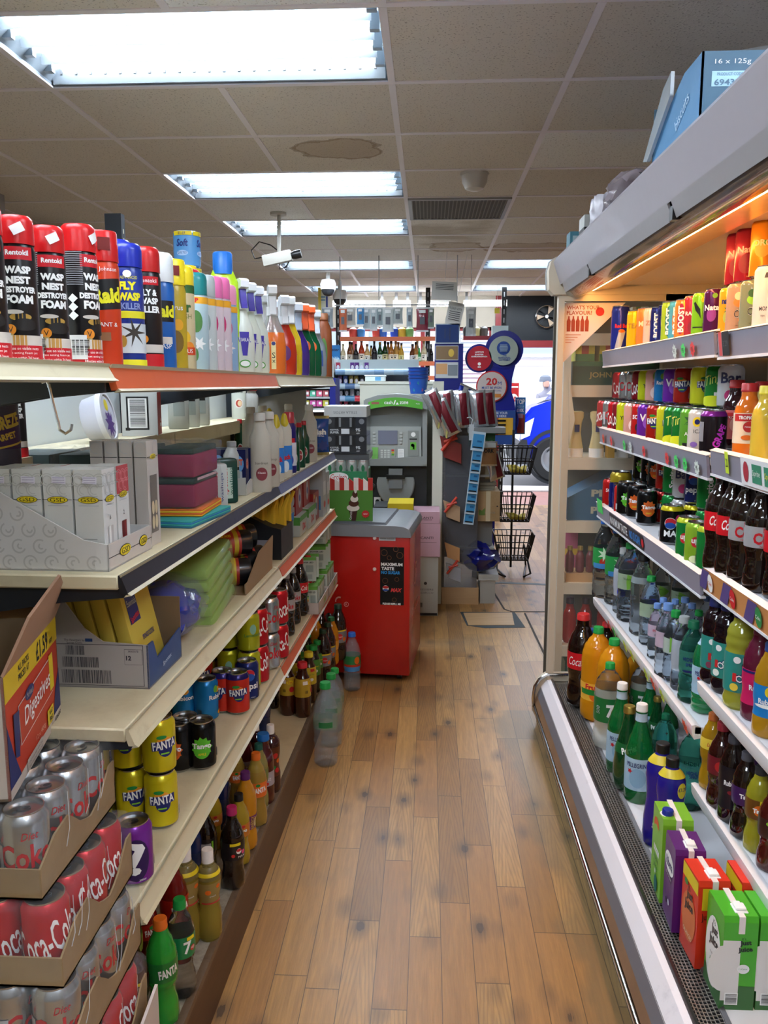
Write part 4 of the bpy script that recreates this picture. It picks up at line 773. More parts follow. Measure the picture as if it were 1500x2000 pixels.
B('k27','two litre lemon lime bottle with green label','large green label bottle','round',.054,.33,PET,GC,liq=M('ccd0c4',.06,a=.5,coat=1),fill=.75,label=M('1e7038',.3),lz=(.36,.66),prints=face((fit('7',.03,.05,bold=.04),Wt,-.05,.5),(ell(.03,.03),RC,.4,.35),(fit('up',.02),Wt,.4,.35),(ell(.02,.02),Lg,.55,.75),(rot2(fit('500',.03),A/2),Gy,-.9,.5)),grp='large soft drink bottles')
def oas(key,liq,nick,fr):B(key,'ribbed juice bottle of '+nick.split()[0]+' drink with dark blue cap',nick,'oasis',.036,.235,liqm(liq),NVC,label=M('2f8a80',.3),lz=(.2,.62),capr=.021,prints=face((rot2(fit('Oasis',.05,.022,bold=.1),.9),Nv,.05,.5),(rot2(fit('Oasis',.046,.018,bold=.02),.9),Wt,.05,.5),(ell(.024,.02),M(fr),.5,.3),(ell(.016,.016),Wt,-.4,.85),(rct(.008,.02),RC,-.5,.4),(ell(.018,.018),M(fr),-.5,.15)),grp='ribbed juice bottles')
oas('oas1','1c0c14','blackcurrant bottle','8a3850');oas('oas2','1a1018','dark apple bottle','e8f0e8');oas('oas3','a8a838','citrus bottle','e8d048')
B('rbm','dark pink pomegranate juice bottle with pink label','pink label bottle','slim',.036,.235,liqm('6c1c38'),M('6a2440',.4),label=M('c8205c',.3),lz=(.2,.6),prints=face((fit('Rubicon',.05,.014,bold=.03),Wt,0,.5),(ell(.02,.02),Or,.3,.2),(rct(.1,.006),Nv,0,.95)),grp='ribbed juice bottles')
B('rbb','golden mango juice bottle with blue label','blue label bottle','slim',.036,.235,liqm('c08c1c'),M('2c4c8c',.4),label=M('1c7cc0',.3),lz=(.25,.62),prints=face((fit('Rubicon',.05,.014,bold=.03),Wt,0,.5),(ell(.02,.026),Yl,0,.82),(ell(.02,.014),Or,.4,.15),(ell(.07,.01),Wt,0,.35)),grp='ribbed juice bottles')
B('lcz','waisted amber energy drink bottle','amber bottle','fizz',.033,.235,liqm('b88818'),M('b8642c',.4),label=M('e8c848',.3),lz=(.6,.75),prints=face((fit('Lucozade',.04,.012,shear=.3,bold=.03),RC,0,.5),),grp='bottles on the lowest fridge shelves')
B('drp','dark red brown soda bottle with a dark red cap','brown soda bottle','cola',.033,.235,M('30100c',.08,coat=.6),M('8c2430',.4),label=M('6c1c28',.3),lz=(.45,.68),prints=face((ell(.03,.03),RC,0,.5),(rot2(fit('Pepper',.03),A/2),Wt,0,.5),(rct(.02,.01),Yl,.3,.9)),grp='bottles on the lowest fridge shelves')
B('rbk','black soda bottle with a green and black label','black label bottle','slim',.033,.235,COLA,M('3c3c44',.4),label=M('1c1820',.3),lz=(.2,.72),prints=face((fit('Rubicon',.04,.014,bold=.04),Wt,0,.62),(rct(.02,.04),Gn,.5,.7),(ell(.02,.012),M('8c2430'),0,.4),(bars(.016,.03,9),Gy,.5,.25)),grp='bottles on the lowest fridge shelves')
B('tgp','black soda bottle with a violet label','violet label bottle','fizz',.034,.235,COLA,M('4c4c54',.4),label=M('3c1c58',.3),lz=(.45,.68),prints=face((fit('Tango',.04,.016,bold=.05),Wt,0,.5),(ell(.02,.014),M('9040a0'),.5,.3)),grp='bottles on the lowest fridge shelves')
B('tgy','yellow green soda bottle with a fruit splash label','splash label bottle','fizz',.034,.235,liqm('a8a028'),M('2c2c30',.4),label=M('6c4418',.3),lz=(.45,.7),prints=face((ell(.03,.03),Or,-.1,.5),(fit('Tango',.04,.016,bold=.05),Wt,0,.45),(rct(.028,.014),Yl,.3,.88),(fit('£1.09',.024),Bk,.3,.88)),grp='bottles on the lowest fridge shelves')
B('tgr','red brown soda bottle with dark fruit label','dark fruit bottle','fizz',.034,.235,M('481410',.08,coat=.5),M('301c1c',.4),label=M('38201c',.3),lz=(.45,.7),prints=face((ell(.036,.034),RC,0,.5),(fit('Tango',.04,.016,bold=.05),Wt,0,.5),(ell(.016,.012),Lg,-.5,.8)),grp='bottles on the lowest fridge shelves')
def boost1l(o):
    m=M('20188c',.25,coat=.5);q=MB();pr=[(.03,0),(.043,.012),(.046,.04),(.045,.09),(.039,.15),(.04,.18),(.044,.22),(.042,.25),(.03,.275),(.02,.285),(.018,.295)]
    q.lathe(pr,m,32,sy=.8)
    q.build('bottle_body',o)
    q=MB();q.lathe([(.0185,.292),(.0195,.294),(.0195,.317),(.017,.32)],BKC,20,fn=lambda a,z:1+.02*math.cos(18*a));q.build('cap',o)
    q=MB();ly=M('d8c838',.35)
    q.lathe([(.0395,.262),(.031,.275),(.0215,.285)],ly,32,sy=.8,caps=False)
    q.wrap(ell(.034,.05),ly,-A/2+.75,.225,[(a+.0004,b) for a,b in pr],.001,sy=.8);q.wrap(fit('£1.39',.03,.012,bold=.02),Nv,-A/2+.75,.23,[(a+.0004,b) for a,b in pr],.0022,sy=.8)
    for a0,w_ in ((-A/2+.9,'BOOST'),(A/2+.9,'BOOST')):
        q.wrap(rot2(ell(.15,.036,24),A/2),M('8a8ca8',.3,.4),a0,.1,[(a+.0004,b) for a,b in pr],.0006,sy=.8);q.wrap(rot2(ell(.145,.031,24),A/2),m,a0,.1,[(a+.0004,b) for a,b in pr],.0012,sy=.8)
        q.wrap(rot2(fit(w_,.12,.022,bold=.03),A/2),M('a8aac8',.3,.5),a0,.1,[(a+.0004,b) for a,b in pr],.002,sy=.8)
        q.wrap(rot2(ell(.13,.018,24),A/2-.2),M('6c6c78',.3,.5),a0-.95,.13,[(a+.0004,b) for a,b in pr],.0008,sy=.8);q.wrap(rot2(fit('REFUEL ENERGISE',.12,.008,bold=.02),A/2-.2),Wt,a0-.95,.13,[(a+.0004,b) for a,b in pr],.002,sy=.8)
        for k in range(9):q.wrap(rot2(rct(.05-.003*k,.0012),.4+.13*k),M('a8b0e8',.4),a0-.35,.1+.004*k,[(a+.0004,b) for a,b in pr],.0008,sy=.8)
    q.wrap(fit('original',.028),M('b0b0d8'),-A/2+.5,.02,[(a+.0004,b) for a,b in pr],.001,sy=.8)
    q.build('sleeve',o)
kind('bst','energy_drink_bottle','bottle','large blue bottle of energy drink with black cap and yellow price flash','blue energy bottle',boost1l,'large blue energy drink bottles')
# ---------------------------------------------------------------- aerosols, sprays, cleaning bottles
CYR=0
def aero(o,r,h,body,cap,ch,prints=(),ring=True,bands=(),capr=None,rec=False):
    t=h-ch;q=MB();pr=[(r*.96,0,ALU),(r,.003,body)]+[(r,z,m) for z,m in bands]+[(r,t-.01,body if not bands else bands[-1][1]),(r*.9,t+.002,ALU),(r*.85,t+.004)]
    q.lathe(pr,body,32)
    for k,(sh,m,a,z) in enumerate(prints):q.wrap(sh,m,a-A/2,z,r,.0003+.00012*k)
    q.build('can_body',o)
    c=capr or r*.99;q=MB()
    if rec:q.lathe([(c,t),(c,t+ch*.55),(c*.96,t+ch*.6),(c*.96,h-.003),(c*.9,h)],cap,32);q.box(-.01,.01,-c*1.01,-c*.6,t+ch*.35,h-.012,M('6c1410',.5))
    else:q.lathe([(c,t),(c,h-.012),(c*.95,h-.004),(c*.8,h),(.004,h)],cap,32,fn=None)
    q.build('cap',o)
def sag(key,desc,nick,*a,cat='aerosol',name='aerosol_can',grp='aerosol cans on the top shelf',**k):kind(key,name,cat,desc,nick,lambda o:aero(o,*a,**k),grp)
def wasp(o,back=False):
    pr=[(rct(.05,.02),M('c8202c',.4),0,.172),(fit('Rentokil',.036,bold=.03),Wt,0,.173),(pol((-.024,.163),(-.012,.155),(0,.163)),Rd,0,0),(fit('WASP',.042,.012,bold=.06),Wt,0,.146),(fit('NEST',.038,.012,bold=.06),Wt,0,.130),(fit('DESTROYER',.056,.01,bold=.06),Wt,0,.115),(fit('FOAM',.044,.014,bold=.06),Wt,0,.100),
        (ell(.034,.012),M('b08838'),0,.072),(rct(.004,.012),Bk,-.2,.072),(rct(.004,.012),Bk,.0,.072),(rct(.004,.012),Bk,.2,.072),(ell(.03,.007),M('c8c0b8'),-.35,.08),(ell(.04,.02),M('1a1412'),.2,.06),(ell(.017,.017),M('e08820'),-.55,.052),(fit('V',.008),Bk,-.55,.052),(ell(.014,.022),M('b89858'),-.55,.035),(rct(.08,.018),M('cfc6bc'),.2,.034),(rct(.02,.018),M('c09048'),-.1,.034),
        (rct(.104,.026),M('c8202c',.4),0,.014),(fit('For use on visible nests',.05,.0045),Wt,0,.022),(fit('Fast acting foam jet',.045,.0045),Wt,0,.0145),(fit('Effective within 24 hours',.05,.0045),Wt,0,.007)]
    sd=[(rot2(rct(.011,.011),A/4),Wt,-1.35,z) for z in (.11,.096,.082)]+[(rct(.03,.04),M('d8d8d8'),-1.25,.03),(bars(.026,.036,14,vert=True),Bk,-1.25,.03)]+[(rct(.03,.0012),M('9a9aa0'),-1.3,.185-.0035*k) for k in range(16)]
    aero(o,.0285,.232,M('141214',.3),M('c8181c',.3),.045,[p for p in pr if p[0][0] and p[2:] !=(0,0)]+sd)
    q=MB();q.wrap(rot2(rct(.02,.015),.5),Wt,-A/2+.1,.21,.0285,.0012);q.build('price_sticker',o)
kind('wsp','aerosol_can','aerosol','black wasp foam aerosol with red cap and white lettering','black foam aerosol',wasp,'black wasp foam aerosols with red caps')
sag('rad','tall orange red insect aerosol with recessed red nozzle cap','orange red aerosol',.026,.224,M('c83c1c',.3),M('c01c1c',.3),.05,[(rot2(rct(.05,.05),.1),Bk,.2,.12),(rot2(fit('Raid',.05,.026,bold=.05),.1),M('e8e020'),.1,.118),(fit('ANT &',.03),Wt,.1,.07),(rct(.02,.014),M('8a5c3c'),-.2,.05),(fit('Johnson',.03),Wt,.2,.16)],rec=True)
sag('fwk','blue fly and wasp aerosol with blue cap and yellow letters','blue fly aerosol',.0265,.21,M('1c3488',.3),M('1c2ca0',.3),.04,[(fit('ADVANCED',.03,.005),M('e8e020'),0,.152),(fit('FLY',.03,.014,bold=.06),M('e8e020'),-.1,.138),(fit('WASP',.04,.014,bold=.06),M('e8e020'),0,.12),(fit('KILLER',.034,.011,bold=.03),M('8898c8'),.1,.104),(rct(.07,.012),M('d8d020'),0,.09),(ell(.014,.012),Wt,-.1,.158),(rct(.07,.05),M('c8d0d4'),0,.05),(star(.006,.026,7),M('383028'),.2,.06),(ell(.012,.02),M('b08838'),-.5,.045),(rct(.08,.012),M('e0d828'),0,.008)])
sag('fkb','black fly and wasp aerosol with a dark red cap','black fly aerosol',.0255,.205,M('181416',.3),M('b81c1c',.3),.042,[(rct(.04,.014),Rd,0,.148),(fit('Rentokil',.03),Wt,0,.148),(fit('FLY &',.03,.011,bold=.05),Wt,0,.128),(fit('WASP',.034,.011,bold=.05),Wt,0,.114),(fit('KILLER',.04,.011,bold=.05),Wt,0,.1),(ell(.014,.014),M('e08820'),-.4,.05),(rct(.06,.014),M('cfc6bc'),0,.034),(rct(.09,.024),Rd,0,.013)])
sag('rdb','blue insect aerosol with a white domed cap','white capped blue aerosol',.0255,.2,M('1c5ca8',.3),M('d8dcdc',.3),.05,[(rct(.036,.036),Bk,.2,.1),(fit('Raid',.044,.022,bold=.05),M('e8e020'),.1,.1),(rct(.03,.012),M('cfc6bc'),.1,.05),(fit('WASP',.03),Wt,0,.04)]+[(ell(.006,.006),M('c8b838'),-.75,.13-.013*k) for k in range(6)])
sag('yac','golden citrus air freshener with yellow nozzle cap','golden air freshener',.0255,.195,M('b89c28',.3),M('e8d020',.3),.045,[(ell(.03,.04),M('7a5c1c'),0,.05),(ell(.02,.02),M('e0a020'),.2,.08),(fit('citrus',.03),Wt,0,.11)],rec=True)
sag('yaf','beige citrus air freshener with yellow cap','citrus air freshener',.0255,.19,M('c8b890',.3),M('e8d028',.3),.035,[(rct(.09,.014),M('2c5c28'),0,.147),(fit('Air',.034,.02,bold=.04),M('2c5c28'),0,.115),(fit('FRESH',.034,.009),M('5c6c28'),0,.098),(ell(.026,.026),M('e0b020'),0,.06),(ell(.024,.024),M('d88020'),.4,.04),(rct(.05,.014),M('c84018'),0,.035),(fit('CITRUS',.034),Wt,0,.035)])
sag('rgc','dark green air freshener with red cap','red capped green aerosol',.024,.18,M('1c5c38',.3),M('c02028',.3),.035,[(rct(.03,.04),M('c8d0a0'),0,.07)])
def rrp(key,c,cap,col2,desc,nick):
    sag(key,desc,nick,.0245,.178,M(c,.3),M(cap,.3),.04,[(rct(.09,.012),M('e8a828'),0,.128),(fit('RRP',.02,.008,bold=.05),Rd,-.2,.128),(ell(.024,.04),M(col2),0,.09),(star(.006,.014,6),M('f0f0f0'),.2,.05),(ell(.02,.03),M(col2),-.3,.03)],capr=.0235,grp='air fresheners with orange price bands')
rrp('rr1','a8c0c8','1c7c80','4a7c3c','pale air freshener with a teal cap and orange price band','teal capped freshener');rrp('rr2','c0c8c8','b0b8b8','8ca0a0','pale air freshener with a grey cap and orange price band','grey capped freshener')
rrp('rr3','d0c0c8','e070a8','c02868','pink air freshener with a pink cap and orange price band','pink capped freshener');rrp('rr4','88a8c8','e898b8','d02c70','blue and pink air freshener with a pale pink cap','blue pink freshener')
def trig(o,body,head,lever,label=None,prints=(),h=.26,r=.034,liq=None,lvl=.5,sy=.62):
    n=h-.07;pr=[(r*.9,0),(r,.01),(r*1.02,n*.45),(r*.9,n*.7),(r*.55,n*.88),(r*.38,n)]
    q=MB();q.lathe([p+((liq if liq and p[1]<n*lvl else body),) for p in pr],body,28,sy=sy);q.build('bottle_body',o)
    q=MB();q.lathe([(.0145,n-.004),(.0145,n+.018)],head,20)
    q.prism([(-.034,n+.05),(-.034,n+.066),(-.02,n+.072),(.018,n+.07),(.026,n+.05),(.014,n+.03),(.01,n+.018),(-.01,n+.018),(-.012,n+.045)],head,-.011,.011,'x')
    q.build('spray_head',o)
    q=MB();q.prism([(-.018,n+.046),(-.012,n+.046),(-.014,n+.02),(-.024,n-.002),(-.03,n-.002),(-.022,n+.02)],lever,-.008,.008,'x');q.build('trigger',o)
    if label or prints:
        q=MB()
        if label:q.lathe([(r*1.03,n*.1),(r*1.045,n*.45),(r*.94,n*.68)],label,28,caps=False,sy=sy)
        for k,(sh,m,a,z) in enumerate(prints):q.wrap(sh,m,a-A/2,z,[(a_*1.05,b) for a_,b in pr],.001+.0003*k,sy=sy)
        q.build('label',o)
def tk(key,desc,nick,*a,**k):kind(key,'spray_bottle','spray bottle',desc,nick,lambda o:trig(o,*a,**k),'trigger sprays on the top shelf')
tk('vkl','white trigger spray with purple lever','purple lever spray',M('d0d4c8',.3),M('e0e4e8',.3),M('3c2c98',.4),prints=[(pol((-.014,.03),(.014,.03),(.006,-.03),(-.006,-.03)),M('3c2c98'),0,.075),(fit('VIAKAL',.034,.012,bold=.04),M('3c2c98'),0,.085),(fit('VIAKAL',.03,.009),Wt,0,.085),(ell(.03,.02),M('4a9a3c'),0,.025),(ell(.024,.014),Wt,0,.025)],h=.235)
tk('org','clear trigger spray half full of orange cleaner','orange cleaner spray',M('d8dcd8',.1,t=.6),M('d8d8d8',.2),M('d0d0d0',.3),liq=M('e8742c',.15,t=.1),lvl=.62,prints=[(rct(.012,.07),M('e8d8a0'),0,.05),(ell(.01,.01),Nv,0,.08),(fit('S',.008),Bk,0,.05),(fit('x',.008),Bk,0,.035)],h=.225)
tk('rdt','red trigger spray with a clear head','red trigger spray',M('b83018',.2),M('c8ccd0',.2),M('c0c0c0',.3),prints=[(ell(.03,.04),PUC,0,.06)],h=.21);tk('ylt','yellow trigger spray with a white head','yellow trigger spray',M('e0c028',.2),M('d8dcdc',.2),M('d0d0d0',.3),prints=[(ell(.03,.04),M('e8e0a8'),0,.06),(star(.01,.018,6),Or,0,.06)],h=.22)
tk('prt','violet trigger spray with grey head','violet trigger spray',M('3c2878',.2),M('b8bcc4',.2),M('8890a0',.3),h=.2);tk('grt','green trigger spray with an orange head','orange headed spray',M('0f5c38',.2),M('e0602c',.3),M('d05020',.3),prints=[(ell(.026,.03),M('e0682c'),.1,.09),(rct(.02,.02),Wt,0,.03)],h=.21)
tk('crt','small clear trigger spray with blue label','clear trigger spray',M('b8c4cc',.1,t=.4),M('c8d0d8',.2),M('c8d0d8',.2),prints=[(rct(.04,.05),M('3858a0'),0,.06)],h=.21)
def capb(o,r,h,body,cap,capz,capr,prints=(),sy=.6,shoulder=.75,label=None,point=False,liq=None):
    pr=[(r*.92,0),(r,.008),(r,h*.5),(r*.97,h*shoulder),(r*.6,h*(shoulder+.11)),(capr,h*capz)]
    q=MB();q.lathe([p+((liq if liq and p[1]<h*.5 else body),) for p in pr],body,28,sy=sy)
    q.build('bottle_body',o);q=MB()
    if point:q.lathe([(capr*1.15,h*capz),(capr*1.1,h*(capz+.06)),(capr*.7,h*.96),(capr*.35,h)],cap,20,sy=max(sy,.8))
    else:q.lathe([(capr*1.1,h*capz),(capr*1.1,h*.985),(capr*.95,h)],cap,20)
    q.build('cap',o)
    if prints or label:
        q=MB()
        if label:q.lathe([(r*1.012,h*.12),(r*1.012,h*.5)],label,28,caps=False,sy=sy)
        for k,(sh,m,a,z) in enumerate(prints):q.wrap(sh,m,a-A/2,z,[(a_*1.02,b) for a_,b in pr],.0008+.0003*k,sy=sy)
        q.build('label',o)
def ck(key,desc,nick,*a,cat='bottle',name='cleaning_bottle',grp='cleaning bottles on the shelves',**k):kind(key,name,cat,desc,nick,lambda o:capb(o,*a,**k),grp)
ck('zof','tall neon yellow green cleaner bottle with blue cap','neon yellow bottle',.036,.27,M('b8e028',.25),M('2878d8',.35),.82,.02,prints=[(ell(.04,.07),M('d8f068'),0,.1),(rct(.016,.1),Sb,.6,.1)])
ck('mlk','milky white cleaner bottle with pale cap','milky bottle',.042,.3,M('b4aea0',.3),M('c8c4ba',.4),.9,.02,prints=[(ell(.045,.05),M('7a3038'),0,.07),(fit('Classic',.03),Wt,0,.075),(fit('Stardrops',.05),M('4a4440'),0,.11)],shoulder=.7)
ck('wsd','large white bottle with yellow neck and peach picture','large white bottle',.052,.32,M('c8ccc4',.3),M('d8c838',.4),.93,.02,prints=[(fit('Stardrops',.06,bold=.03),M('3c4440'),0,.19),(ell(.06,.07),M('e0d8d0'),0,.11),(ell(.044,.05),M('b83c30'),0,.11),(ell(.03,.04),M('e8c8a0'),.1,.11)],shoulder=.8)
ck('dck2','blue and white toilet cleaner bottle with a yellow pointed cap','yellow pointed-cap bottle',.033,.28,M('c0b8a8',.3),M('c8b020',.35),.78,.018,label=M('2c74c0',.3),prints=[(rot2(fit('Duck',.05,.022,bold=.06),.1),Rd,0,.09),(ell(.03,.05),M('d8e0e8'),0,.05)],point=True)
ck('ppl2','violet cleaner bottle with red and clear cap','violet bottle',.033,.28,M('1c1868',.3),M('c04048',.3),.82,.022,label=M('d0d0dc',.3),prints=[(rct(.05,.02),Rd,0,.15),(ell(.03,.05),M('2838a8'),0,.06)])
ck('fry','green washing up liquid bottle with a red cap','green red-capped bottle',.03,.22,M('0c3c28',.15,coat=.3),M('b01c24',.4),.9,.012,prints=[(ell(.03,.06),M('c8d0c8'),0,.06),(ell(.024,.05),M('8c2024'),0,.06),(fit('Fairy',.02),Wt,0,.065)],shoulder=.6)
ck('brn','brown cleaner bottle with green leaf oval','brown oval bottle',.034,.26,M('8c4c2c',.25),M('a06848',.4),.9,.018,prints=[(ell(.03,.12),M('507c3c'),0,.1)])
# ---------------------------------------------------------------- boxes and packs
CARD=dirty('corrugated_card','a98c66','96794f',5,.4,.7,.85);CARDI=M('8a7458',.9)
def pack(o,sx,sy,sz,m,front=(),side=(),top=(),name='carton',mats=None,b=0,back=True):
    """box centred on x and y, base at z=0. front faces -y, side faces +x and -x."""
    q=MB()
    if b:q.rbox(-sx/2,sx/2,-sy/2,sy/2,0,sz,m,b,2,True)
    else:q.box(-sx/2,sx/2,-sy/2,sy/2,0,sz,m,mats)
    for k,(sh,mm,x,z) in enumerate(front):q.flat(sh,mm,(x,-sy/2,z),(1,0,0),(0,0,1),.0005+.0002*k)
    for k,(sh,mm,y,z) in enumerate(side):
        q.flat(sh,mm,(sx/2,y,z),(0,1,0),(0,0,1),.0005+.0002*k);q.flat(sh,mm,(-sx/2,-y,z),(0,-1,0),(0,0,1),.0005+.0002*k)
    for k,(sh,mm,x,y) in enumerate(top):q.flat(sh,mm,(x,y,sz),(1,0,0),(0,1,0),.0005+.0002*k)
    return q.build(name,o)
def pk(key,name,cat,desc,nick,grp,*a,**k):kind(key,name,cat,desc,nick,lambda o:pack(o,*a,**k),grp)
def gsd(cap_):
    GW=M('d8d8d4',.5);SWI=M('c4c4c0',.5)
    def f(o):
        q=MB();q.box(-.024,.024,-.026,.026,0,.17,GW)
        for s,ax in (((1,0,0),0),((0,1,0),1)):
            def at(x,z):return (x,-.026,z) if ax==0 else (.024,x,z)
            P_=lambda sh,m,x,z,of:q.flat(sh,m,at(x,z),s,(0,0,1),of)
            if cap_ and ax:P_(rct(.052,.05),M('b8484c',.5),0,.145,.0004)
            for i in range(5):
                for r_ in (.011,.007):
                    P_(arc(r_,.0016,.2*i,4.6,x=-.016+.009*i,y=0),SWI if not (cap_ and ax) else M('d88084'),0,.152-.017*(i%2),.0007)
            P_(rct(.048,.001),Bk,0,.118,.0008);P_(ell(.036,.012,20),Bk,0,.118,.001);P_(ell(.034,.0105,20),Yl,0,.118,.0012);P_(fit('GSD',.026,.0065),Bk,0,.118,.0014)
            P_(rct(.034,.0012),Gy,0,.108,.0008)
            if ax==0:P_(rct(.024,.0006),Bk,0,.05,.0008);P_(fit('6',.007,.012),Bk,0,.038,.0008);P_(rct(.024,.0006),Bk,0,.03,.0008)
            else:P_(fit('6' if not cap_ else '2',.005,.008),Bk,0,.085,.0008);P_(rct(.02,.07),M('7a1c1c' if cap_ else 'c0bcb8',.4),0,.035,.0008);P_(rct(.008,.07),M('5c1414' if cap_ else 'f0f0ec',.4),-.004,.035,.001)
        q.build('carton',o)
        q=MB();q.flat(rot2(rct(.024,.012),-.06),M('e8e4f0'),(.004,-.026,.152),(1,0,0),(0,0,1),.002)
        for k in range(3):q.flat(rct(.02,.0008),M('9a90b0'),(.004,-.026,.148+.004*k),(1,0,0),(0,0,1),.0024)
        q.build('price_sticker',o)
    return f
def arc(r,w,a0,sp,n=14,x=0,y=0):
    vs=[];
    for i in range(n+1):
        a=a0+sp*i/n;vs+=[(x+(r-w/2)*math.cos(a),y+(r-w/2)*math.sin(a)),(x+(r+w/2)*math.cos(a),y+(r+w/2)*math.sin(a))]
    return vs,[(2*i,2*i+1,2*i+3,2*i+2) for i in range(n)]
kind('gsw','candle_box','box','white candle carton with yellow oval badge','white candle carton',gsd(False),'white candle cartons in the display tray');kind('gsr','candle_box','box','candle carton with red swirl top','red topped carton',gsd(True),'candle cartons')
pk('dst','cleaner_box','box','dark blue cleaner carton with orange and red lettering','blue carton','dark blue cleaner cartons',.05,.036,.125,M('161c4c',.35),front=[(ell(.04,.05),M('6aa0d8'),0,.085),(fit('DUST',.034,.018,bold=.06),M('d85c3c'),0,.09),(rct(.03,.03),M('b8c0c8'),0,.05),(rct(.014,.04),M('c0a878'),-.015,.03)],side=[(ell(.026,.03),M('d08878'),0,.085),(rot2(fit('DUST',.022,.01,bold=.05),0),M('c04030'),0,.085),(ell(.02,.006),Rd,0,.03)],top=[(rct(.05,.012),M('5a6480'),0,0)])
def sponge(o):
    q=MB();q.rbox(-.036,.036,-.022,.022,0,.13,M('b8bcb8',.25),.008);q.flat(rot2(fit('Spontex',.09,.018,shear=.2,bold=.04),A/2),Rd,(0,-.022,.065),(1,0,0),(0,0,1),.001);q.flat(rot2(fit('washups',.08,.01),A/2),Nv,(.018,-.022,.065),(1,0,0),(0,0,1),.001);q.build('pack',o)
def sponge2(o):
    q=MB();q.rbox(-.034,.034,-.024,.024,0,.13,M('0f3c34',.3),.008);q.flat(rct(.03,.09),M('b8ccc0'),(0,-.024,.06),(1,0,0),(0,0,1),.0008);q.flat(rot2(fit('Spontex',.08,.016,shear=.2,bold=.04),A/2),Rd,(-.004,-.024,.065),(1,0,0),(0,0,1),.0012);q.flat(rot2(fit('washups',.08,.012),A/2),M('1c5c48'),(.012,-.024,.065),(1,0,0),(0,0,1),.0012);q.build('pack',o)
kind('sp1','sponge_pack','sponge pack','pale sponge pack with red sideways lettering','pale sponge pack',sponge,'sponge packs');kind('sp2','sponge_pack','sponge pack','dark green sponge pack with red sideways lettering','green sponge pack',sponge2,'sponge packs')
def soft(sx,sy,sz,m,b=.012,prints=(),film=None,noise=.004,seed=1,name='pack'):
    """a soft wrapped pack: rounded, lumpy"""
    def f(o):
        r=random.Random(seed);bm=bmesh.new();bmesh.ops.create_cube(bm,size=1);bmesh.ops.subdivide_edges(bm,edges=bm.edges[:],cuts=7,use_grid_fill=True)
        for v in bm.verts:
            x,y,z=v.co
            k=1-.16*((2*x)**4+(2*y)**4+(2*z)**4-1 if False else max(0,abs(2*x*2*y)-.5)+max(0,abs(2*y*2*z)-.5)*.7+max(0,abs(2*x*2*z)-.5)*.7)
            v.co=(x*sx*k+r.uniform(-1,1)*noise,y*sy*k+r.uniform(-1,1)*noise,(z+.5)*sz*(1 if z<=-.49 else (1-.03*(1-k)))+(r.uniform(-1,1)*noise if z>-.45 else 0))
        bm.verts.index_update();q=MB();q.add([v.co[:] for v in bm.verts],[tuple(v.index for v in f_.verts) for f_ in bm.faces],m,True);bm.free()
        for sh,mm,fc,x,z in prints:
            if fc=='f':q.flat(sh,mm,(x,-sy/2-.001,z),(1,0,0),(0,0,1),.004)
            elif fc=='s':q.flat(sh,mm,(sx/2+.001,x,z),(0,1,0),(0,0,1),.004)
            else:q.flat(sh,mm,(x,z,sz),(1,0,0),(0,1,0),.006)
        q.build(name,o)
    return f
def bag(o,w,h,d,m,strip=None,prints=(),seed=1,seal=M('c4c8cc',.2,.8)):
    """pillow bag standing on its foot, face to -y"""
    r=random.Random(seed);n=14;vs=[];mats=[];fs=[]
    for s in (-1,1):
        for j in range(n+1):
            for i in range(n+1):
                u=i/n;v=j/n;x=(u-.5)*w*(1-.10*math.sin(math.pi*v));z=v*h
                t=(max(0,math.sin(math.pi*u))**.55)*(max(0,math.sin(math.pi*min(1,max(0,(v-.02)/.96))))**.5)
                y=s*d/2*t+(r.uniform(-1,1)*.004*t if 0<t else 0)+.002*math.sin(u*40)*(1 if v<.06 or v>.94 else 0)
                vs.append((x,y,z))
    N=(n+1)*(n+1)
    for s in range(2):
        for j in range(n):
            for i in range(n):
                a=s*N+j*(n+1)+i;f=(a,a+1,a+n+2,a+n+1);fs.append(f if s==0 else f[::-1])
                mm=m
                if j in (0,n-1):mm=seal
                elif strip and strip[1]<=i/n<strip[2]:mm=strip[0]
                mats.append(mm)
    q=MB();q.add(vs,fs,mats,True)
    for sh,mm,x,z in prints:q.flat(sh,mm,(x,-d/2,z),(1,0,0),(0,0,1),.003);
    q.build('bag',o)
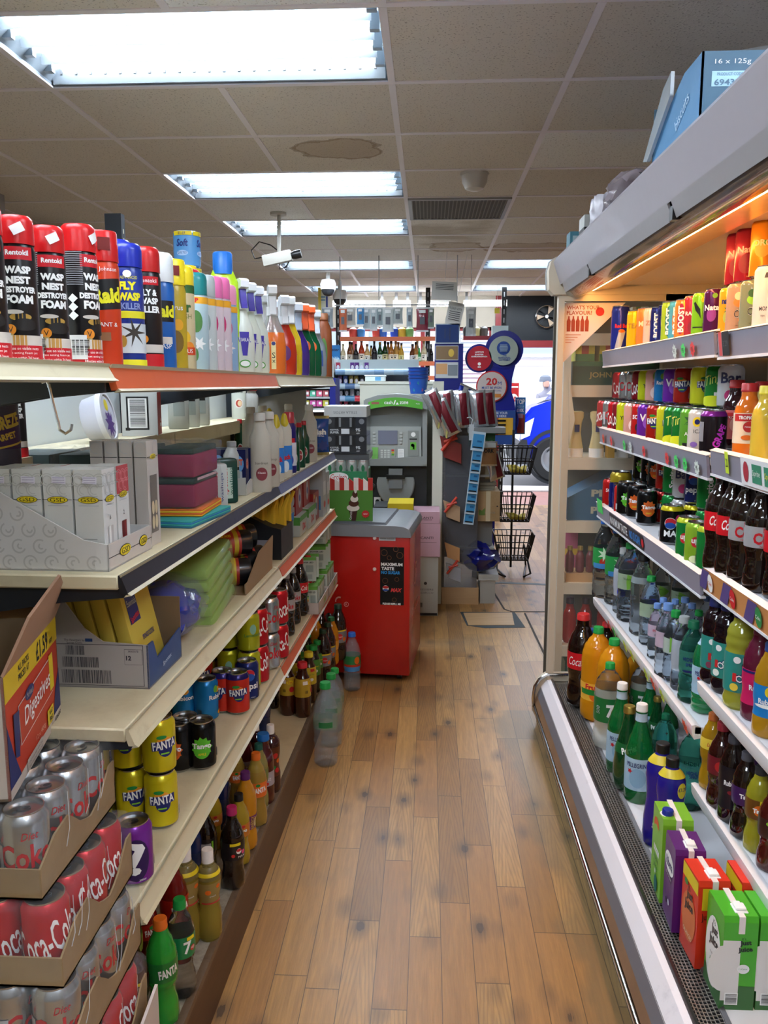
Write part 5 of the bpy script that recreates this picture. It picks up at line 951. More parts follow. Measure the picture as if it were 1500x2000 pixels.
def tetra(base,ftxt=(),stxt=(),capm=Wt,strip=M('e8e0dc',.4),w=.066,d=.095,h=.2,capround=False,two_=None):
    def f(o):
        q=MB();q.box(-w/2,w/2,-d/2,d/2,0,h-.012,base)
        q.prism([(-d/2,h-.012),(d/2,h-.012),(d/2-.004,h-.002),(-d/2+.004,h)],base,-w/2,w/2,'x')
        if two_:
            q.flat(rct(w,h*.26),two_,(0,-d/2,h*.13),(1,0,0),(0,0,1),.0004);q.flat(rct(d,h*.2),two_,(-w/2,0,h*.1),(0,-1,0),(0,0,1),.0004)
        for k,(sh,m,x,z) in enumerate(ftxt):q.flat(sh,m,(x,-d/2,z),(1,0,0),(0,0,1),.0007+.0002*k)
        for k,(sh,m,y,z) in enumerate(stxt):q.flat(sh,m,(-w/2,y,z),(0,-1,0),(0,0,1),.0007+.0002*k)
        q.prism([(-w/2,h-.03),(-w/2+.0005,h-.012),(-w/2+.02,h-.012)],base,-d/2-.0002,-d/2,'y')
        q.build('carton',o)
        q=MB();q.box(-.005,.007,-d/2-.001,d/2,h-.001,h+.001,strip);q.box(-.005,.007,-d/2-.0012,-d/2,h-.035,h,strip);q.build('top_seal',o)
        q=MB()
        if capround:q.T=Matrix.Translation((-.018,-.018,h-.002)) @ Matrix.Rotation(.1,4,'Y');q.lathe([(.016,0),(.016,.001)],Wt,20);q.lathe([(.0125,0),(.0125,.012),(.011,.014)],capm,20)
        else:q.T=Matrix.Translation((.004,-.02,h-.001));q.rbox(-.013,.013,-.015,.015,0,.003,capm,.001);q.rbox(-.011,.011,-.011,.011,.003,.009,capm,.003);q.rbox(-.007,.007,.01,.02,0,.006,capm,.002)
        q.build('cap',o)
    return f
JG=M('4cae28',.35);BT=dict(base=0)
def jj(dark=Bk):return [(fit("it's",.014,.012),dark,-.002,.155),(rot2(fit('Just',.036,.024,bold=.04,shear=.1),.15),dark,.002,.137),(rot2(fit('Juice',.05,.026,bold=.04,shear=.1),.15),dark,.0,.112)]
kind('jjg','juice_carton','carton','green and white apple juice carton with flat white cap','green juice carton',tetra(JG,ftxt=[(rct(.034,.13),M('e4e0dc'),-.016,.085),(ell(.06,.1),M('e4e0dc'),-.03,.09),(fit("it's",.008),Bk,.006,.155),(rot2(fit('Just',.022,.013,bold=.04),.1),Bk,.01,.145),(rot2(fit('Juice',.028,.013,bold=.04),.1),Bk,.01,.131),(ell(.024,.02),Wt,.008,.09),(fit('1 of your',.016),Gn,.008,.09),(rct(.026,.026),Wt,-.012,.025),(bars(.022,.022,14,vert=True),Bk,-.012,.025)],
    stxt=[(ell(.085,.15),M('f0eeea'),.002,.09)]+[(s,m,-x,z) for s,m,x,z in jj()]+[(fit('made from',.03),Bk,0,.085),(fit('APPLE',.03,.01),Gn,0,.07)],two_=M('3c6c38',.5)),'green and white juice cartons')
kind('jjr','juice_carton','carton','red juice carton with flat white cap','red juice carton',tetra(M('d8341c',.35),ftxt=[(rct(.03,.05),M('d8c020'),-.01,.16),(rot2(fit('Just Juice',.05,.02),.1),Bk,0,.12)],stxt=[(rct(.09,.03),Yl,0,.18),(ell(.08,.11),M('d87848'),0,.09)]+[(s,m,-x,z) for s,m,x,z in jj()]+[(fit('ORANGES',.05,.01),M('f0e0c0'),0,.05),(ell(.02,.014),Gn,.02,.16)]),'red juice cartons')
kind('rib','juice_carton','carton','purple blackcurrant carton with white flip cap','purple carton',tetra(M('5a1c6c',.35),stxt=[(ell(.08,.05),Wt,0,.14),(rot2(fit('Ribena',.06,.022,bold=.03),.1),Nv,0,.14),(rct(.05,.014),M('3c1050'),0,.11),(fit('BLACKCURRANT',.05,.006),Wt,0,.11),(ell(.014,.014),M('e8e0f0'),-.01,.05),(ell(.014,.014),M('2c0c38'),.01,.045)]),'juice cartons')
kind('grc','juice_carton','carton','bright green apple juice carton with round blue cap','lime carton',tetra(M('7cb82c',.35),ftxt=[(fit('Apple',.03),DGC,0,.12)],stxt=[(rot2(fit('8',.05,.05,bold=.1),.1),M('d85c28'),.01,.15),(rct(.05,.014),Wt,0,.1),(fit('PRINCES',.036,.008),Gn,0,.1),(fit('Apple',.04),DGC,0,.08),(fit('Juice',.04),DGC,0,.062),(ell(.012,.012),M('d0e8e0'),0,.05),(ell(.03,.04),M('1c6c68'),-.01,.025)],capm=M('1c2c90',.35),capround=True),'juice cartons')

def spirit(key,glass,cap,lab,desc,nick,h=.3,r=.037,kd='glass',ink='202020'):B(key,desc,nick,kd,r,h,M(glass,.1,coat=.5,t=.35,ior=1.3) if glass not in ('1a1410','101014') else M(glass,.1,coat=.5),M(cap,.4),label=M(lab,.5),lz=(.12,.42),prints=face((rct(.036,.008),M(ink),0,.7),(ell(.02,.02),M(ink),0,.4)),petal=False,capr=r*.42,caph=h*.12,grp='spirit bottles behind the till',name='spirit_bottle',n=14)
for k,g,c,l,d in (('sa','b8762c','2c2420','e4dcc8','amber whisky bottle'),('sb','8c4c1c','1c1c1c','d8d0bc','dark amber bottle'),('sc','1a1410','1c1c1c','504c48','black whiskey bottle'),('sd','b83c1c','3c2420','e8dcc8','red bitters bottle'),('se','d8b070','6c3c24','f0f0e4','pale gold squat bottle'),('sf','101014','201c1c','28242c','tall black liqueur bottle'),('sg2','1c4c24','c89c40','e0e8e0','green herbal liqueur bottle'),('sh','1c3c18','1c1c1c','c8c090','dark green bottle'),('si','b8742c','4c2c1c','e8d8c0','brown whisky bottle'),('sj','d09848','c08840','e8dcc0','light amber bottle'),('sk','d8a838','2c2c2c','e0d890','golden rum bottle'),('sl','6c3818','1c1c1c','d8d8d8','short brown bottle'),('sm','2c9c4c','2c9c4c','d0e8d0','bright green bottle'),('sn','d8c8a0','e8d8a0','f0ecdc','pale clear bottle')):
    spirit(k,g,c,l,d,d.replace(' bottle',''),h={'se':.25,'sl':.24,'sf':.32}.get(k,.29))
# ================================================================ placing helpers
HEI={}
def height(key):
    if key not in HEI:
        if key not in PROTO:
            o=bpy.data.objects.new(KINDS[key][0],None);C.objects.link(o);o.empty_display_size=.02;KINDS[key][4](o);PROTO[key]=o;o['_fresh']=1
        def mx(o,z):return max([z+o.location.z+v.co.z for v in o.data.vertices] if o.type=='MESH' else [0]) if not o.children else max([mx(c,z+o.location.z*(o.parent is not None)) for c in o.children]+([v.co.z+z for v in o.data.vertices] if o.type=='MESH' else []))
        HEI[key]=mx(PROTO[key],0)
    return HEI[key]
def put(key,label,loc,rz=0,tilt=None,group=None,scale=None):
    name,cat,desc,nick,fn,grp=KINDS[key];height(key)
    o=PROTO[key]
    if '_fresh' in o:del o['_fresh']
    else:o=copy_tree(o)
    o.location=loc;o.rotation_euler=(tilt[0],tilt[1],rz) if tilt else (0,0,rz)
    o.scale=scale if isinstance(scale,tuple) else (scale or 1,)*3
    LABELS.setdefault(label,[]).append(o);tag(o,label,cat,group or grp);return o
def topz(px,top,y):
    return P(px,top,y=y).z
def words_ok(s):return 4<=len(s.replace(',','').split())<=16
def seq(where,items,**kw):
    """items: (key, location, rz, scale[, phrase]); each is named by what stands either side of it"""
    out=[]
    for i,it in enumerate(items):
        key,loc,rz,sc=it[:4];ph=it[4] if len(it)>4 else None;desc,nick=KINDS[key][2],KINDS[key][3]
        if ph:c=[desc+', '+ph,nick+', '+ph,nick+' '+ph]
        else:
            L_=KINDS[items[i-1][0]][3] if i else None;R_=KINDS[items[i+1][0]][3] if i<len(items)-1 else None
            b='between %s and %s'%(L_,R_) if L_ and R_ else ('first in line before %s'%R_ if R_ else 'last in line after %s'%L_)
            c=[desc+' on '+where+', '+b,nick+' on '+where+', '+b,nick+', '+b]
        lab=next((x for x in c if words_ok(x)),c[-1])
        out.append(put(key,lab,loc,rz,scale=sc,**kw))
    return out
def crz(p,d=0):return math.atan2(-p.x,p.y)+math.radians(d)
def onz(px,py,z,r=.033):
    p=P(px,py,z=z);d=Vector((p.x,p.y,0)).normalized();return p+d*r
def stand(key,px,py,z,top=None,d=0,r=.03,ph=None,lo=.75,hi=1.35):
    p=onz(px,py,z,r);s=1
    if top:s=min(hi,max(lo,(topz(px,top,p.y)-z)/height(key)))
    return (key,p,crz(p,d),s)+((ph,) if ph else ())
def lined(key,px,u,z,top=None,d=0,ph=None,lo=.8,hi=1.35):
    q=P(px,740,x=u,fr=LA);p=FL(u,q.y,z);s=1
    if top:s=min(hi,max(lo,(topz(px,top,p.y)-z)/height(key)))
    return (key,p,crz(p,d),s)+((ph,) if ph else ())
Z=SH
# ---------------------------------------------------------------- top shelf, front row
T_=Z['top']
seq('the top shelf',[lined('wsp',-15,-.565,T_,440,4,'cut off by the left edge of the picture'),lined('wsp',48,-.565,T_,441,0,'sticker on its cap, second from the left'),
    lined('wsp',107,-.565,T_,443,14,'sticker on its cap, third from the left'),lined('wsp',167,-.565,T_,440,52,'barcode side turned forward, beside the orange red one')])
seq('the top shelf',[lined('wsp',112,-.64,T_,446,20,'in the second row behind the wasp foam aerosols'),lined('rad',212,-.565,T_,453,6),lined('fwk',238,-.62,T_,470,20),lined('fwk',257,-.565,T_,477,6),lined('fkb',292,-.565,T_,484,10),lined('rdb',318,-.565,T_,495,8),
    lined('yac',342,-.565,T_,508,10),lined('yaf',358,-.555,T_,520,8),lined('rgc',372,-.585,T_,527,8),lined('rr1',385,-.565,T_,534,4),lined('rr2',401,-.565,T_,538,4),lined('rr3',416,-.565,T_,541,4),lined('rr3',430,-.565,T_,543,8),lined('rr4',444,-.562,T_,546,4,hi=1.2)])
seq('the top shelf',[lined('zof',441,-.605,T_,493,4),lined('vkl',474,-.565,T_,545,20),lined('vkl',489,-.57,T_,553,20),lined('vkl',504,-.57,T_,560,20),lined('rdt',520,-.6,T_,575,10),lined('org',534,-.56,T_,558,5),lined('rdt',556,-.575,T_,578,10),lined('ylt',568,-.57,T_,580,10),
    lined('prt',582,-.58,T_,588,10),lined('grt',595,-.57,T_,594,10),lined('grt',607,-.57,T_,597,10),lined('crt',618,-.57,T_,606,10),lined('brn',633,-.57,T_,612,0)])

seq('the top shelf',[lined('rdb',328,-.66,T_,505,8),lined('yac',366,-.66,T_,520,8),lined('rr1',418,-.66,T_,545,8),lined('mlk',520,-.67,T_,560,8,hi=1.),lined('crt',545,-.66,T_,575,8),lined('ylt',582,-.66,T_,585,8)])

def tissue(o):
    q=MB();q.lathe([(.05,0),(.056,.006),(.057,.05),(.056,.1),(.05,.106)],M('5a9ad8',.25,coat=.5),28,fn=lambda a,z:1+.012*math.sin(9*a+z*60))
    for a in (-A/2,0,A/2):
        q.wrap(rct(.085,.012),Yl,a,.098,.0575,.001);q.wrap(fit('£1.69',.03,.008),Nv,a,.098,.0575,.002);q.wrap(fit('Soft',.05,.022,shear=.15,bold=.03),M('1c2c78'),a,.07,.0575,.001);q.wrap(ell(.05,.016),M('a8c8ec'),a,.04,.0575,.001);q.wrap(fit('QUILTED',.04),M('2c4c98'),a,.04,.0575,.002)
    q.build('wrapper',o)
kind('tis','toilet_roll','toilet roll','blue wrapped toilet roll with yellow price band','blue roll',tissue,'toilet rolls')
p=FL(-.77,P(374,740,x=-.77,fr=LA).y,T_)
sc_=(topz(374,453,p.y)-T_)/.428
for k,t_ in enumerate(('bottom blue wrapped toilet roll of the stack, mostly hidden by aerosols','second blue wrapped toilet roll up in the stack on the top shelf','third blue wrapped toilet roll, just under the uppermost one','uppermost blue wrapped toilet roll, highest thing on the top shelf')):put('tis',t_,p+Vector((0,0,.107*sc_*k)),crz(p,-7*k),scale=(.68,.68,sc_))
kind('adx','tissue_pack','tissue pack','white tissue pack with sideways lettering','white tissue pack',soft(.1,.1,.2,M('d0d0cc',.3),prints=[(rot2(fit('Andrex',.1,.026),A/2),Nv,'f',.0,.1),(rct(.04,.03),M('8c8c94'),'f',-.02,.17),(rct(.03,.04),M('a8b8d0'),'f',.02,.05)],seed=4),'tissue packs')
seq('the top shelf',[lined('adx',414,-.76,T_,488,-4,'standing behind the neon yellow bottle')])
kind('yps','tissue_pack','tissue pack','small blue and yellow tissue pack','small tissue pack',soft(.07,.06,.1,M('4c8cc8',.3),prints=[(rct(.07,.02),Yl,'f',0,.085)],seed=5),'tissue packs')
seq('the top shelf',[lined('yps',457,-.74,T_,525,0,'just right of the blue bottle cap'),lined('yps',471,-.75,T_,530,0,'behind the first purple lever spray'),lined('yps',494,-.75,T_,540,0,'behind the middle purple lever spray')])
q=MB()
r_=random.Random(3)
br=thing('wire_rack','bunch of thin dark cable ties and wires standing behind the trigger sprays','rack',FL(-.75,3.0,T_),-LA)
for k in range(9):q=MB();q.tube([(-.04+.01*k,0,0),(-.045+.012*k,.01*(k%3),.25)],.002,BLACK,6);q.build('tie_rod',br)
q=MB();q.box(-.06,.08,-.02,.03,0,.03,BLACK);q.build('base',br)
# ---------------------------------------------------------------- half shelf
HS=1.302
def frz(u):return -LA
ob=thing('tall_tin','black insect aerosol half hidden behind a purple can under the top shelf','aerosol',FL(-.86,1.62,HS));PROTO.pop('x',0)
bpy.data.objects.remove(ob)
p=FL(-.87,P(30,850,x=-.87,fr=LA).y,HS);put('fkb','black fly killer aerosol standing left of the grey back panel under the top shelf',p,crz(p,6),scale=.85)
def ptin(o):
    q=MB();q.lathe([(.036,0),(.037,.004),(.037,.175),(.034,.18),(.02,.19),(.02,.2)],M('4a4450',.3,.3),32);q.wrap(rct(.12,.07),M('3c1c48'),-A/2,.075,.037);q.wrap(rot2(fit('FEBREZE',.07,.028,bold=.05),.25),M('c8a83c'),-A/2,.095,.037,.001);q.wrap(rot2(fit('CARPET',.05,.014,bold=.05),.25),M('c8a83c'),-A/2,.065,.037,.001);q.wrap(rot2(rct(.1,.004),.2),M('c8a83c'),-A/2,.045,.037,.001);q.build('can_body',o)
    q=MB();q.lathe([(.036,.175),(.03,.215),(.01,.22)],M('3a383c',.4),24);q.build('cap',o)
kind('ptn','aerosol_can','aerosol','silver and purple carpet spray can with gold letters','purple carpet can',ptin,'aerosols on the middle shelf')
p=FL(-.84,P(2,850,x=-.84,fr=LA).y,HS-.02);put('ptn','silver and purple carpet spray with gold letters, cut by the left edge',FL(-.80,P(2,850,x=-.80,fr=LA).y,1.302),crz(p,10),scale=.85)
q=MB();q.box(-.85,-.72,V0,1.26,1.285,1.302,BEIGE2);o=q.build('half_shelf');o.rotation_euler.z=-LA;tag(o,'cream ledge carrying the carpet spray at the far left under the top shelf','shelf')

p=FL(-.88,P(215,860,x=-.88,fr=LA).y,HS)
tb=thing('plastic_tub','white round lidded tub with purple label tilted on the middle ledge','tub',p);tb.rotation_euler=(math.radians(-4),math.radians(78),math.radians(2))
q=MB();q.T=Matrix.Translation((-.0,0,0))
q.lathe([(.05,-.045),(.055,-.04),(.062,.0)],M('c0c0cc',.3),36,x=-.064);q.build('tub_body',tb)
q=MB();q.lathe([(.065,0),(.066,.004),(.066,.014),(.058,.0145),(.057,.011),(.004,.011)],M('d4d4dc',.3),36,x=-.064);q.build('lid',tb)
q=MB();q.T=Matrix.Translation((-.064,0,.0118));q.flat(ell(.105,.105,28),M('c8c8d8'),(0,0,0),(0,1,0),(-1,0,0),.0004);q.flat(ell(.03,.03,x=0,y=.03),Yl,(0,0,0),(0,1,0),(-1,0,0),.0008);q.flat(star(.02,.04,9,y=-.02),M('5c3c8c'),(0,0,0),(0,1,0),(-1,0,0),.0008);q.flat(fit('1001',.05,.02),M('5c3c8c'),(0,0,0),(0,1,0),(-1,0,0),.001);q.build('label',tb)
kind('bcb','steel_wool_box','box','white and red carton with large framed barcode','barcode box',lambda o:pack(o,.1,.1,.125,M('b8bab8',.5),front=[(rct(.062,.095),Bk,-.005,.065),(rct(.052,.085),M('e0e0e0'),-.005,.065),(bars(.076,.042,26,vert=True),Bk,-.005,.065),(rct(.012,.008),Bk,-.034,.02)],side=[(rct(.1,.125),M('a83020'),0,.0625),(rct(.03,.01),Wt,.02,.03),(pol((0,.005),(.006,-.006),(-.004,-.004)),Wt,.02,.045)]),'boxes')
p=FL(-.9,P(292,860,x=-.88,fr=LA).y,HS);put('bcb','white and red carton with large black framed barcode on the middle ledge',p,math.radians(12),scale=1.0)
kind('cls','cleaning_bottle','bottle','white bottle with grey printed label','white bottle',lambda o:capb(o,.036,.2,M('b8bcb8',.3),M('9a9c9c',.4),.9,.016,prints=[(rct(.04,.05),M('98a09c'),0,.07),(rct(.036,.012),Bk,0,.1),(ell(.02,.03),M('a08878'),.3,.12)]),'cleaning bottles on the shelves')
hs=[('cls',350),('cls',372),('cls',392)]
seq('the middle ledge',[(k,FL(-.9,P(px,840,x=-.9,fr=LA).y,HS),crz(FL(-.9,2.6,0),5),.95) for k,px in hs])
seq('the middle ledge',[('wsd',FL(-.9,P(467,820,x=-.9,fr=LA).y,HS-.14),crz(FL(-.9,3,0)),.95)] if 0 else [])
p=FL(-.80,3.05,Z['s2']);put('wsd','large white bottle with yellow neck band standing on the middle ledge',FL(-.905,P(467,800,x=-.905,fr=LA).y,1.302),crz(p),scale=.6)

kind('rcb','cleaning_bottle','bottle','white bottle with a wide red cap','red capped white bottle',lambda o:capb(o,.03,.16,M('b0b0ac',.3),M('b82028',.4),.74,.022,shoulder=.6),'cleaning bottles on the shelves')
seq('the middle ledge',[('rcb',FL(-.88,P(px,800,x=-.88,fr=LA).y,HS),.2,1) for px in (492,503,514)])
# ---------------------------------------------------------------- second shelf
z=Z['s2']

TRM=M('d4d2d0',.55);SWM=M('bcbab8',.55)
tr=thing('display_tray','white swirl patterned cardboard display tray holding candle cartons at the shelf end','tray',FL(-.555,1.300,z),-LA)

q=MB();q.prism([(-.40,0),(0,0),(0,.045),(-.04,.052),(-.24,.165),(-.40,.165)],TRM,0,.0025,'y')
for i in range(11):
    for j in range(6):
        x=-.385+.036*i+(j%2)*.018;zz=.014+.027*j
        if zz+.012<(.046 if x>-.05 else min(.16,.052+(-x-.04)*.56)):
            q.flat(arc(.011,.0028,j,4.9),SWM,(x,0,zz),(1,0,0),(0,0,1),.0004);q.flat(arc(.004,.0028,j+1,3.5),SWM,(x+.002,0,zz),(1,0,0),(0,0,1),.0005)
q.build('front_panel',tr)
q=MB();q.box(-.0025,0,0,.2,0,.045,M('c8bfb8',.55));q.box(-.40,0,0,.2,0,.003,TRM);q.box(-.4,0,.197,.2,0,.045,TRM)
q.flat(rct(.2,.0014),Bk,(0,.1,.022),(0,1,0),(0,0,1),.0006)
for yy,w_ in ((.07,.05),(.155,.04)):q.flat(ell(w_,.02),Bk,(0,yy,.024),(0,1,0),(0,0,1),.001);q.flat(ell(w_-.003,.0175),Yl,(0,yy,.024),(0,1,0),(0,0,1),.0014);q.flat(fit('GSD',w_*.7,.01),Bk,(0,yy,.024),(0,1,0),(0,0,1),.002)
q.build('side_panel',tr)
def trp(x,y,zz=0):return tr.matrix_basis @ Vector((x,y,zz))
tr_m=Matrix.Translation(tr.location) @ Matrix.Rotation(-LA,4,'Z')
for k,nm in ((0,'nearest the aisle'),(1,'second from the aisle'),(2,'third from the aisle'),(3,'farthest from the aisle')):
    put('gsw','white candle carton with yellow badge in the front row, '+nm,tr_m @ Vector((-.033-.052*k,.036,.004)),-LA,scale=(1,1,.96))
put('gsr','candle carton with red swirl top and red candle window, second in the tray',tr_m @ Vector((-.033,.094,.004)),-LA,scale=(1,1,.96))
for k in range(1,4):put('gsr','red topped candle carton in the second row of the white swirl tray',tr_m @ Vector((-.033-.052*k,.094,.004)),-LA,scale=(1,1,.95))
def tl(o):
    q=MB();q.box(-.012,.012,-.03,.03,0,.2,M('c4bcb4',.5));q.flat(rct(.024,.001),Bk,(0,-.03,.17),(1,0,0),(0,0,1),.001);q.flat(rct(.06,.001),Bk,(.012,0,.17),(0,1,0),(0,0,1),.001);q.flat(ell(.03,.01),Yl,(.012,0,.17),(0,1,0),(0,0,1),.0014);q.flat(fit('GSD',.02,.006),Bk,(.012,0,.17),(0,1,0),(0,0,1),.002)
    q.flat(rct(.036,.11),M('6c645c',.3),(.012,0,.08),(0,1,0),(0,0,1),.0006)
    for k in range(4):q.flat(ell(.014,.026),M('d8c8a4'),(.012,-.008+.016*(k%2),.045+.028*(k//2)),(0,1,0),(0,0,1),.001)
    q.flat(arc(.011,.0016,0,5),SWM,(0,-.03,.188),(1,0,0),(0,0,1),.001);q.flat(arc(.011,.0016,0,5,x=.012),SWM,(.012,0,.188),(0,1,0),(0,0,1),.001);q.build('carton',o)
kind('tlt','candle_box','box','tall slim tealight carton','tall tealight carton',tl,'tall tealight cartons')
for k in range(4):put('tlt',['tall slim tealight carton with window, nearest the aisle behind the tray','tall slim tealight carton, second from the aisle','tall slim tealight carton, third from the aisle','tall slim tealight carton beside the crimson sponge pack'][k],tr_m @ Vector((-.018-.028*k,.237,0)),-LA)

CRM=M('861440',.8);DG=M('12302c',.6);FILM=M('c8d0d0',.1,a=.08,coat=1)
def scour(sx,sy,sz,n=2,seed=1):
    def f(o):
        q=MB()
        for k in range(n):
            z0=sz/n*k;q.rbox(-sx/2,sx/2,-sy/2,sy/2,z0+.002,z0+sz/n*.8,CRM,.006);q.rbox(-sx/2+.002,sx/2-.002,-sy/2+.002,sy/2-.002,z0+sz/n*.8,z0+sz/n-.001,DG,.003)
        q.flat(rct(sy*.8,.006),M('c0a0a8'),(sx/2,0,sz*.48),(0,1,0),(0,0,1),.001);q.build('sponges',o)
        r=random.Random(seed);q=MB();bm=bmesh.new();bmesh.ops.create_cube(bm,size=1);bmesh.ops.subdivide_edges(bm,edges=bm.edges[:],cuts=9,use_grid_fill=True)
        for v in bm.verts:v.co=(v.co.x*(sx+.012)+r.uniform(-1,1)*.003,v.co.y*(sy+.012)+r.uniform(-1,1)*.003,max(.0,(v.co.z+.5)*(sz+.008)+r.uniform(-1,1)*.004))
        bm.verts.index_update();q.add([v.co[:] for v in bm.verts],[tuple(v.index for v in f_.verts) for f_ in bm.faces],FILM,True);bm.free();q.build('film_wrap',o)
    return f
kind('scr','scourer_pack','scourer pack','crimson scourer block pack in clear film','crimson scourer pack',scour(.1,.13,.135),'crimson scourer packs');kind('sct','scourer_pack','scourer pack','crimson and green scourer pack','large scourer pack',scour(.11,.15,.17,1,3),'crimson scourer packs')
put('sct','crimson and dark green scourer pack behind the white candle cartons, left one',FL(-.86,1.7,z),-LA,scale=(1,1,.97));put('sct','crimson and dark green scourer pack behind the tall tealight cartons',FL(-.735,1.7,z),-LA,scale=(1,1,.97))
put('scr','crimson scourer block pack in clear film beside the aisle, above coloured cloths',FL(-.60,1.86,z+.035),-LA,scale=(.95,1.45,.98));put('scr','crimson scourer block pack in film, inner one of the pair above the cloths',FL(-.72,1.86,z+.035),-LA,scale=(.95,1.3,.98))
def cloths(cols):
    def f(o):
        r=random.Random(2)
        for k,c in enumerate(cols):q=MB();q.rbox(-.09,.09,-.07,.07,.0045*k,.0045*k+.0055,M(c,.8),.002);q.T=Matrix.Rotation(r.uniform(-.04,.04),4,'Z');q.build('cloth',o)
    return f
kind('clo','cloth_pack','cloth pack','pack of orange and yellow cloths','orange cloths',cloths(['e0a020','d8602c','e8c030','d8702c']),'cloth packs');kind('clt','cloth_pack','cloth pack','pack of teal and blue cloths','teal cloths',cloths(['2c6c88','38a098','2c7cb0','38a098']),'cloth packs')
put('clt','flat pack of teal and blue cloths at the bottom under the orange ones',FL(-.615,1.84,z),-LA-.1,scale=(.9,1.7,.9));put('clo','flat pack of orange and yellow cloths under the crimson scourer pack',FL(-.62,1.86,z+.018),-LA+.05,scale=(.85,1.4,.85))
s2=lambda px,py,**k:stand(k.pop('key'),px,py,z,**k)
seq('the second shelf',[stand('sp1',418,1000,z,905,20,.03),stand('sp2',440,985,z,895,20,.03),stand('cls',455,970,z,905,30,.03)])

bx=P(478,968,z=z);b0=FL(-.57,P(476,968,z=z,fr=LA).y,z)
v0=P(476,968,z=z,fr=LA).y
tt=thing('display_tray','low white tray edge in front of the dark blue cleaner cartons','tray',FL(-.555,v0,z),-LA);q=MB();q.prism([(0,.002),(.0,.03),(.05,.042),(.11,.03),(.11,.002)],M('c0c0bc'),-.004,-.002,'x');q.prism([(-.27,.002),(-.27,.03),(-.004,.05),(-.004,.002)],M('b4b4b0'),-.004,-.001,'y');q.box(-.27,-.004,0,.11,0,.0015,WHITE);q.build('panels',tt)
for i in range(5):
    for j in range(2):
        lab=('dark blue cleaner carton at the aisle end of the row, '+('nearer one' if j==0 else 'farther one')) if i==0 else 'dark blue cleaner carton in the rows behind the two by the aisle'
        put('dst',lab,FL(-.586-.053*i,v0+.025+.055*j,z+.0015),-LA+.02,scale=1.0)
s_=[stand('fry',470,900,z,825,0,.03,'behind the dark blue cartons'),stand('mlk',510,963,z,838,10,.03),stand('mlk',527,953,z,836,20,.03),stand('dck2',541,941,z,828,12,.03),stand('dck2',557,934,z,826,12,.03),stand('ppl2',566,925,z,813,12,.03),stand('fry',574,921,z,853,12,.02),stand('fry',585,914,z,851,12,.02),stand('fry',594,906,z,849,12,.02),stand('mlk',605,903,z,828,12,.03)]
seq('the second shelf',s_)
s_=[stand('mlk',492,925,z,832,10,.1),stand('mlk',515,915,z,828,10,.1),stand('dck2',528,905,z,826,10,.1),stand('mlk',565,900,z,828,10,.06)]
seq('the second shelf rear row',s_)
kind('fin','dishwasher_pack','detergent pack','blue and gold dishwasher tablet bag','blue detergent bag',lambda o:bag(o,.13,.2,.07,M('1c4c98',.25,coat=.4),None,[(fit('finish',.09,.03,bold=.05),Wt,0,.12),(fit('POWERBALL',.07),Wt,0,.1),(ell(.03,.03),RC,-.03,.06),(star(.02,.03,7),M('283878'),.03,.05)],3,M('c8b878',.3,.5)),'detergent packs')
seq('the second shelf',[stand('fin',619,890,z,812,4,.04,'leaning at the far end by the beer cans')])
# ---------------------------------------------------------------- third shelf
z=Z['s3']
EB=M('a8a29e',.6);EBI=M('7c6448',.8);NB=M('2c4a80',.45)
eb=thing('sponge_cloth_tray','white open case printed with three barcodes holding yellow sponge cloths','box',FL(-.555,1.455,z),-LA)
q=MB();W=-.20
q.prism([(W,0),(0,0),(0,.085),(-.085,.09),(-.12,.115),(-.155,.165),(W,.168)],EB,0,.003,'y')
def f_(sh,m,x,zz,o=.001):q.flat(sh,m,(x,0,zz),(1,0,0),(0,0,1),o)
INK=M('2c2c38',.6)
f_(rct(.176,.08),INK,-.097,.045,.0004);f_(rct(.174,.078),EB,-.097,.045,.0007)
f_(bars(.036,.018,20),INK,-.14,.073);f_(bars(.07,.02,30),INK,-.13,.05);f_(bars(.095,.026,36),INK,-.12,.022)
f_(rct(.034,.03),INK,-.028,.062,.0009);f_(rct(.033,.029),EB,-.028,.062,.0011);f_(fit('12',.01,.009,bold=.04),INK,-.037,.06,.0014);f_(fit('34000078',.02,.004),INK,-.028,.073,.0014)
f_(fit('The Essentials by',.04),INK,-.14,.092);f_(fit('Sponge Cloths',.03),INK,-.14,.087);f_(rct(.014,.006),NB,-.112,.093)
for k in range(3):f_(rct(.008,.009),NB,-.184,.016+.022*k)
q.box(W,0,0,.19,0,.003,EB);q.box(W,W+.003,0,.19,0,.168,EBI);q.box(W,0,.187,.19,0,.13,EBI)
q.build('case',eb)
q=MB();q.prism([(0,0),(.19,0),(.19,.065),(.05,.045),(.03,.085),(0,.085)],NB,-.003,0,'x');q.flat(rot2(fit('Spontex',.05,.012,bold=.03),.1),M('a8b8d8'),(0,.1,.025),(0,1,0),(0,0,1),.001);q.build('front_flap',eb)
def ypk(o):
    q=MB();q.rbox(-.014,.014,-.07,.07,0,.17,M('c0a840',.7),.003)
    q.flat(rct(.05,.06),Nv,(.014,-.03,.135),(0,1,0),(0,0,1),.0006);q.flat(rot2(fit('Essentials',.044,.012),0),M('c8c8b0'),(.014,-.03,.145),(0,1,0),(0,0,1),.001);q.flat(rot2(fit('Spontex',.045,.016,bold=.03),.2),Rd,(.014,-.03,.115),(0,1,0),(0,0,1),.0012);q.flat(fit('SPONGE CLOTHS',.06,.01,bold=.03),Nv,(.014,.01,.07),(0,1,0),(0,0,1),.001);q.build('pack',o)
kind('ypk','sponge_cloth_pack','cloth pack','yellow sponge cloth pack','yellow cloth pack',ypk,'yellow sponge cloth packs in the white case')
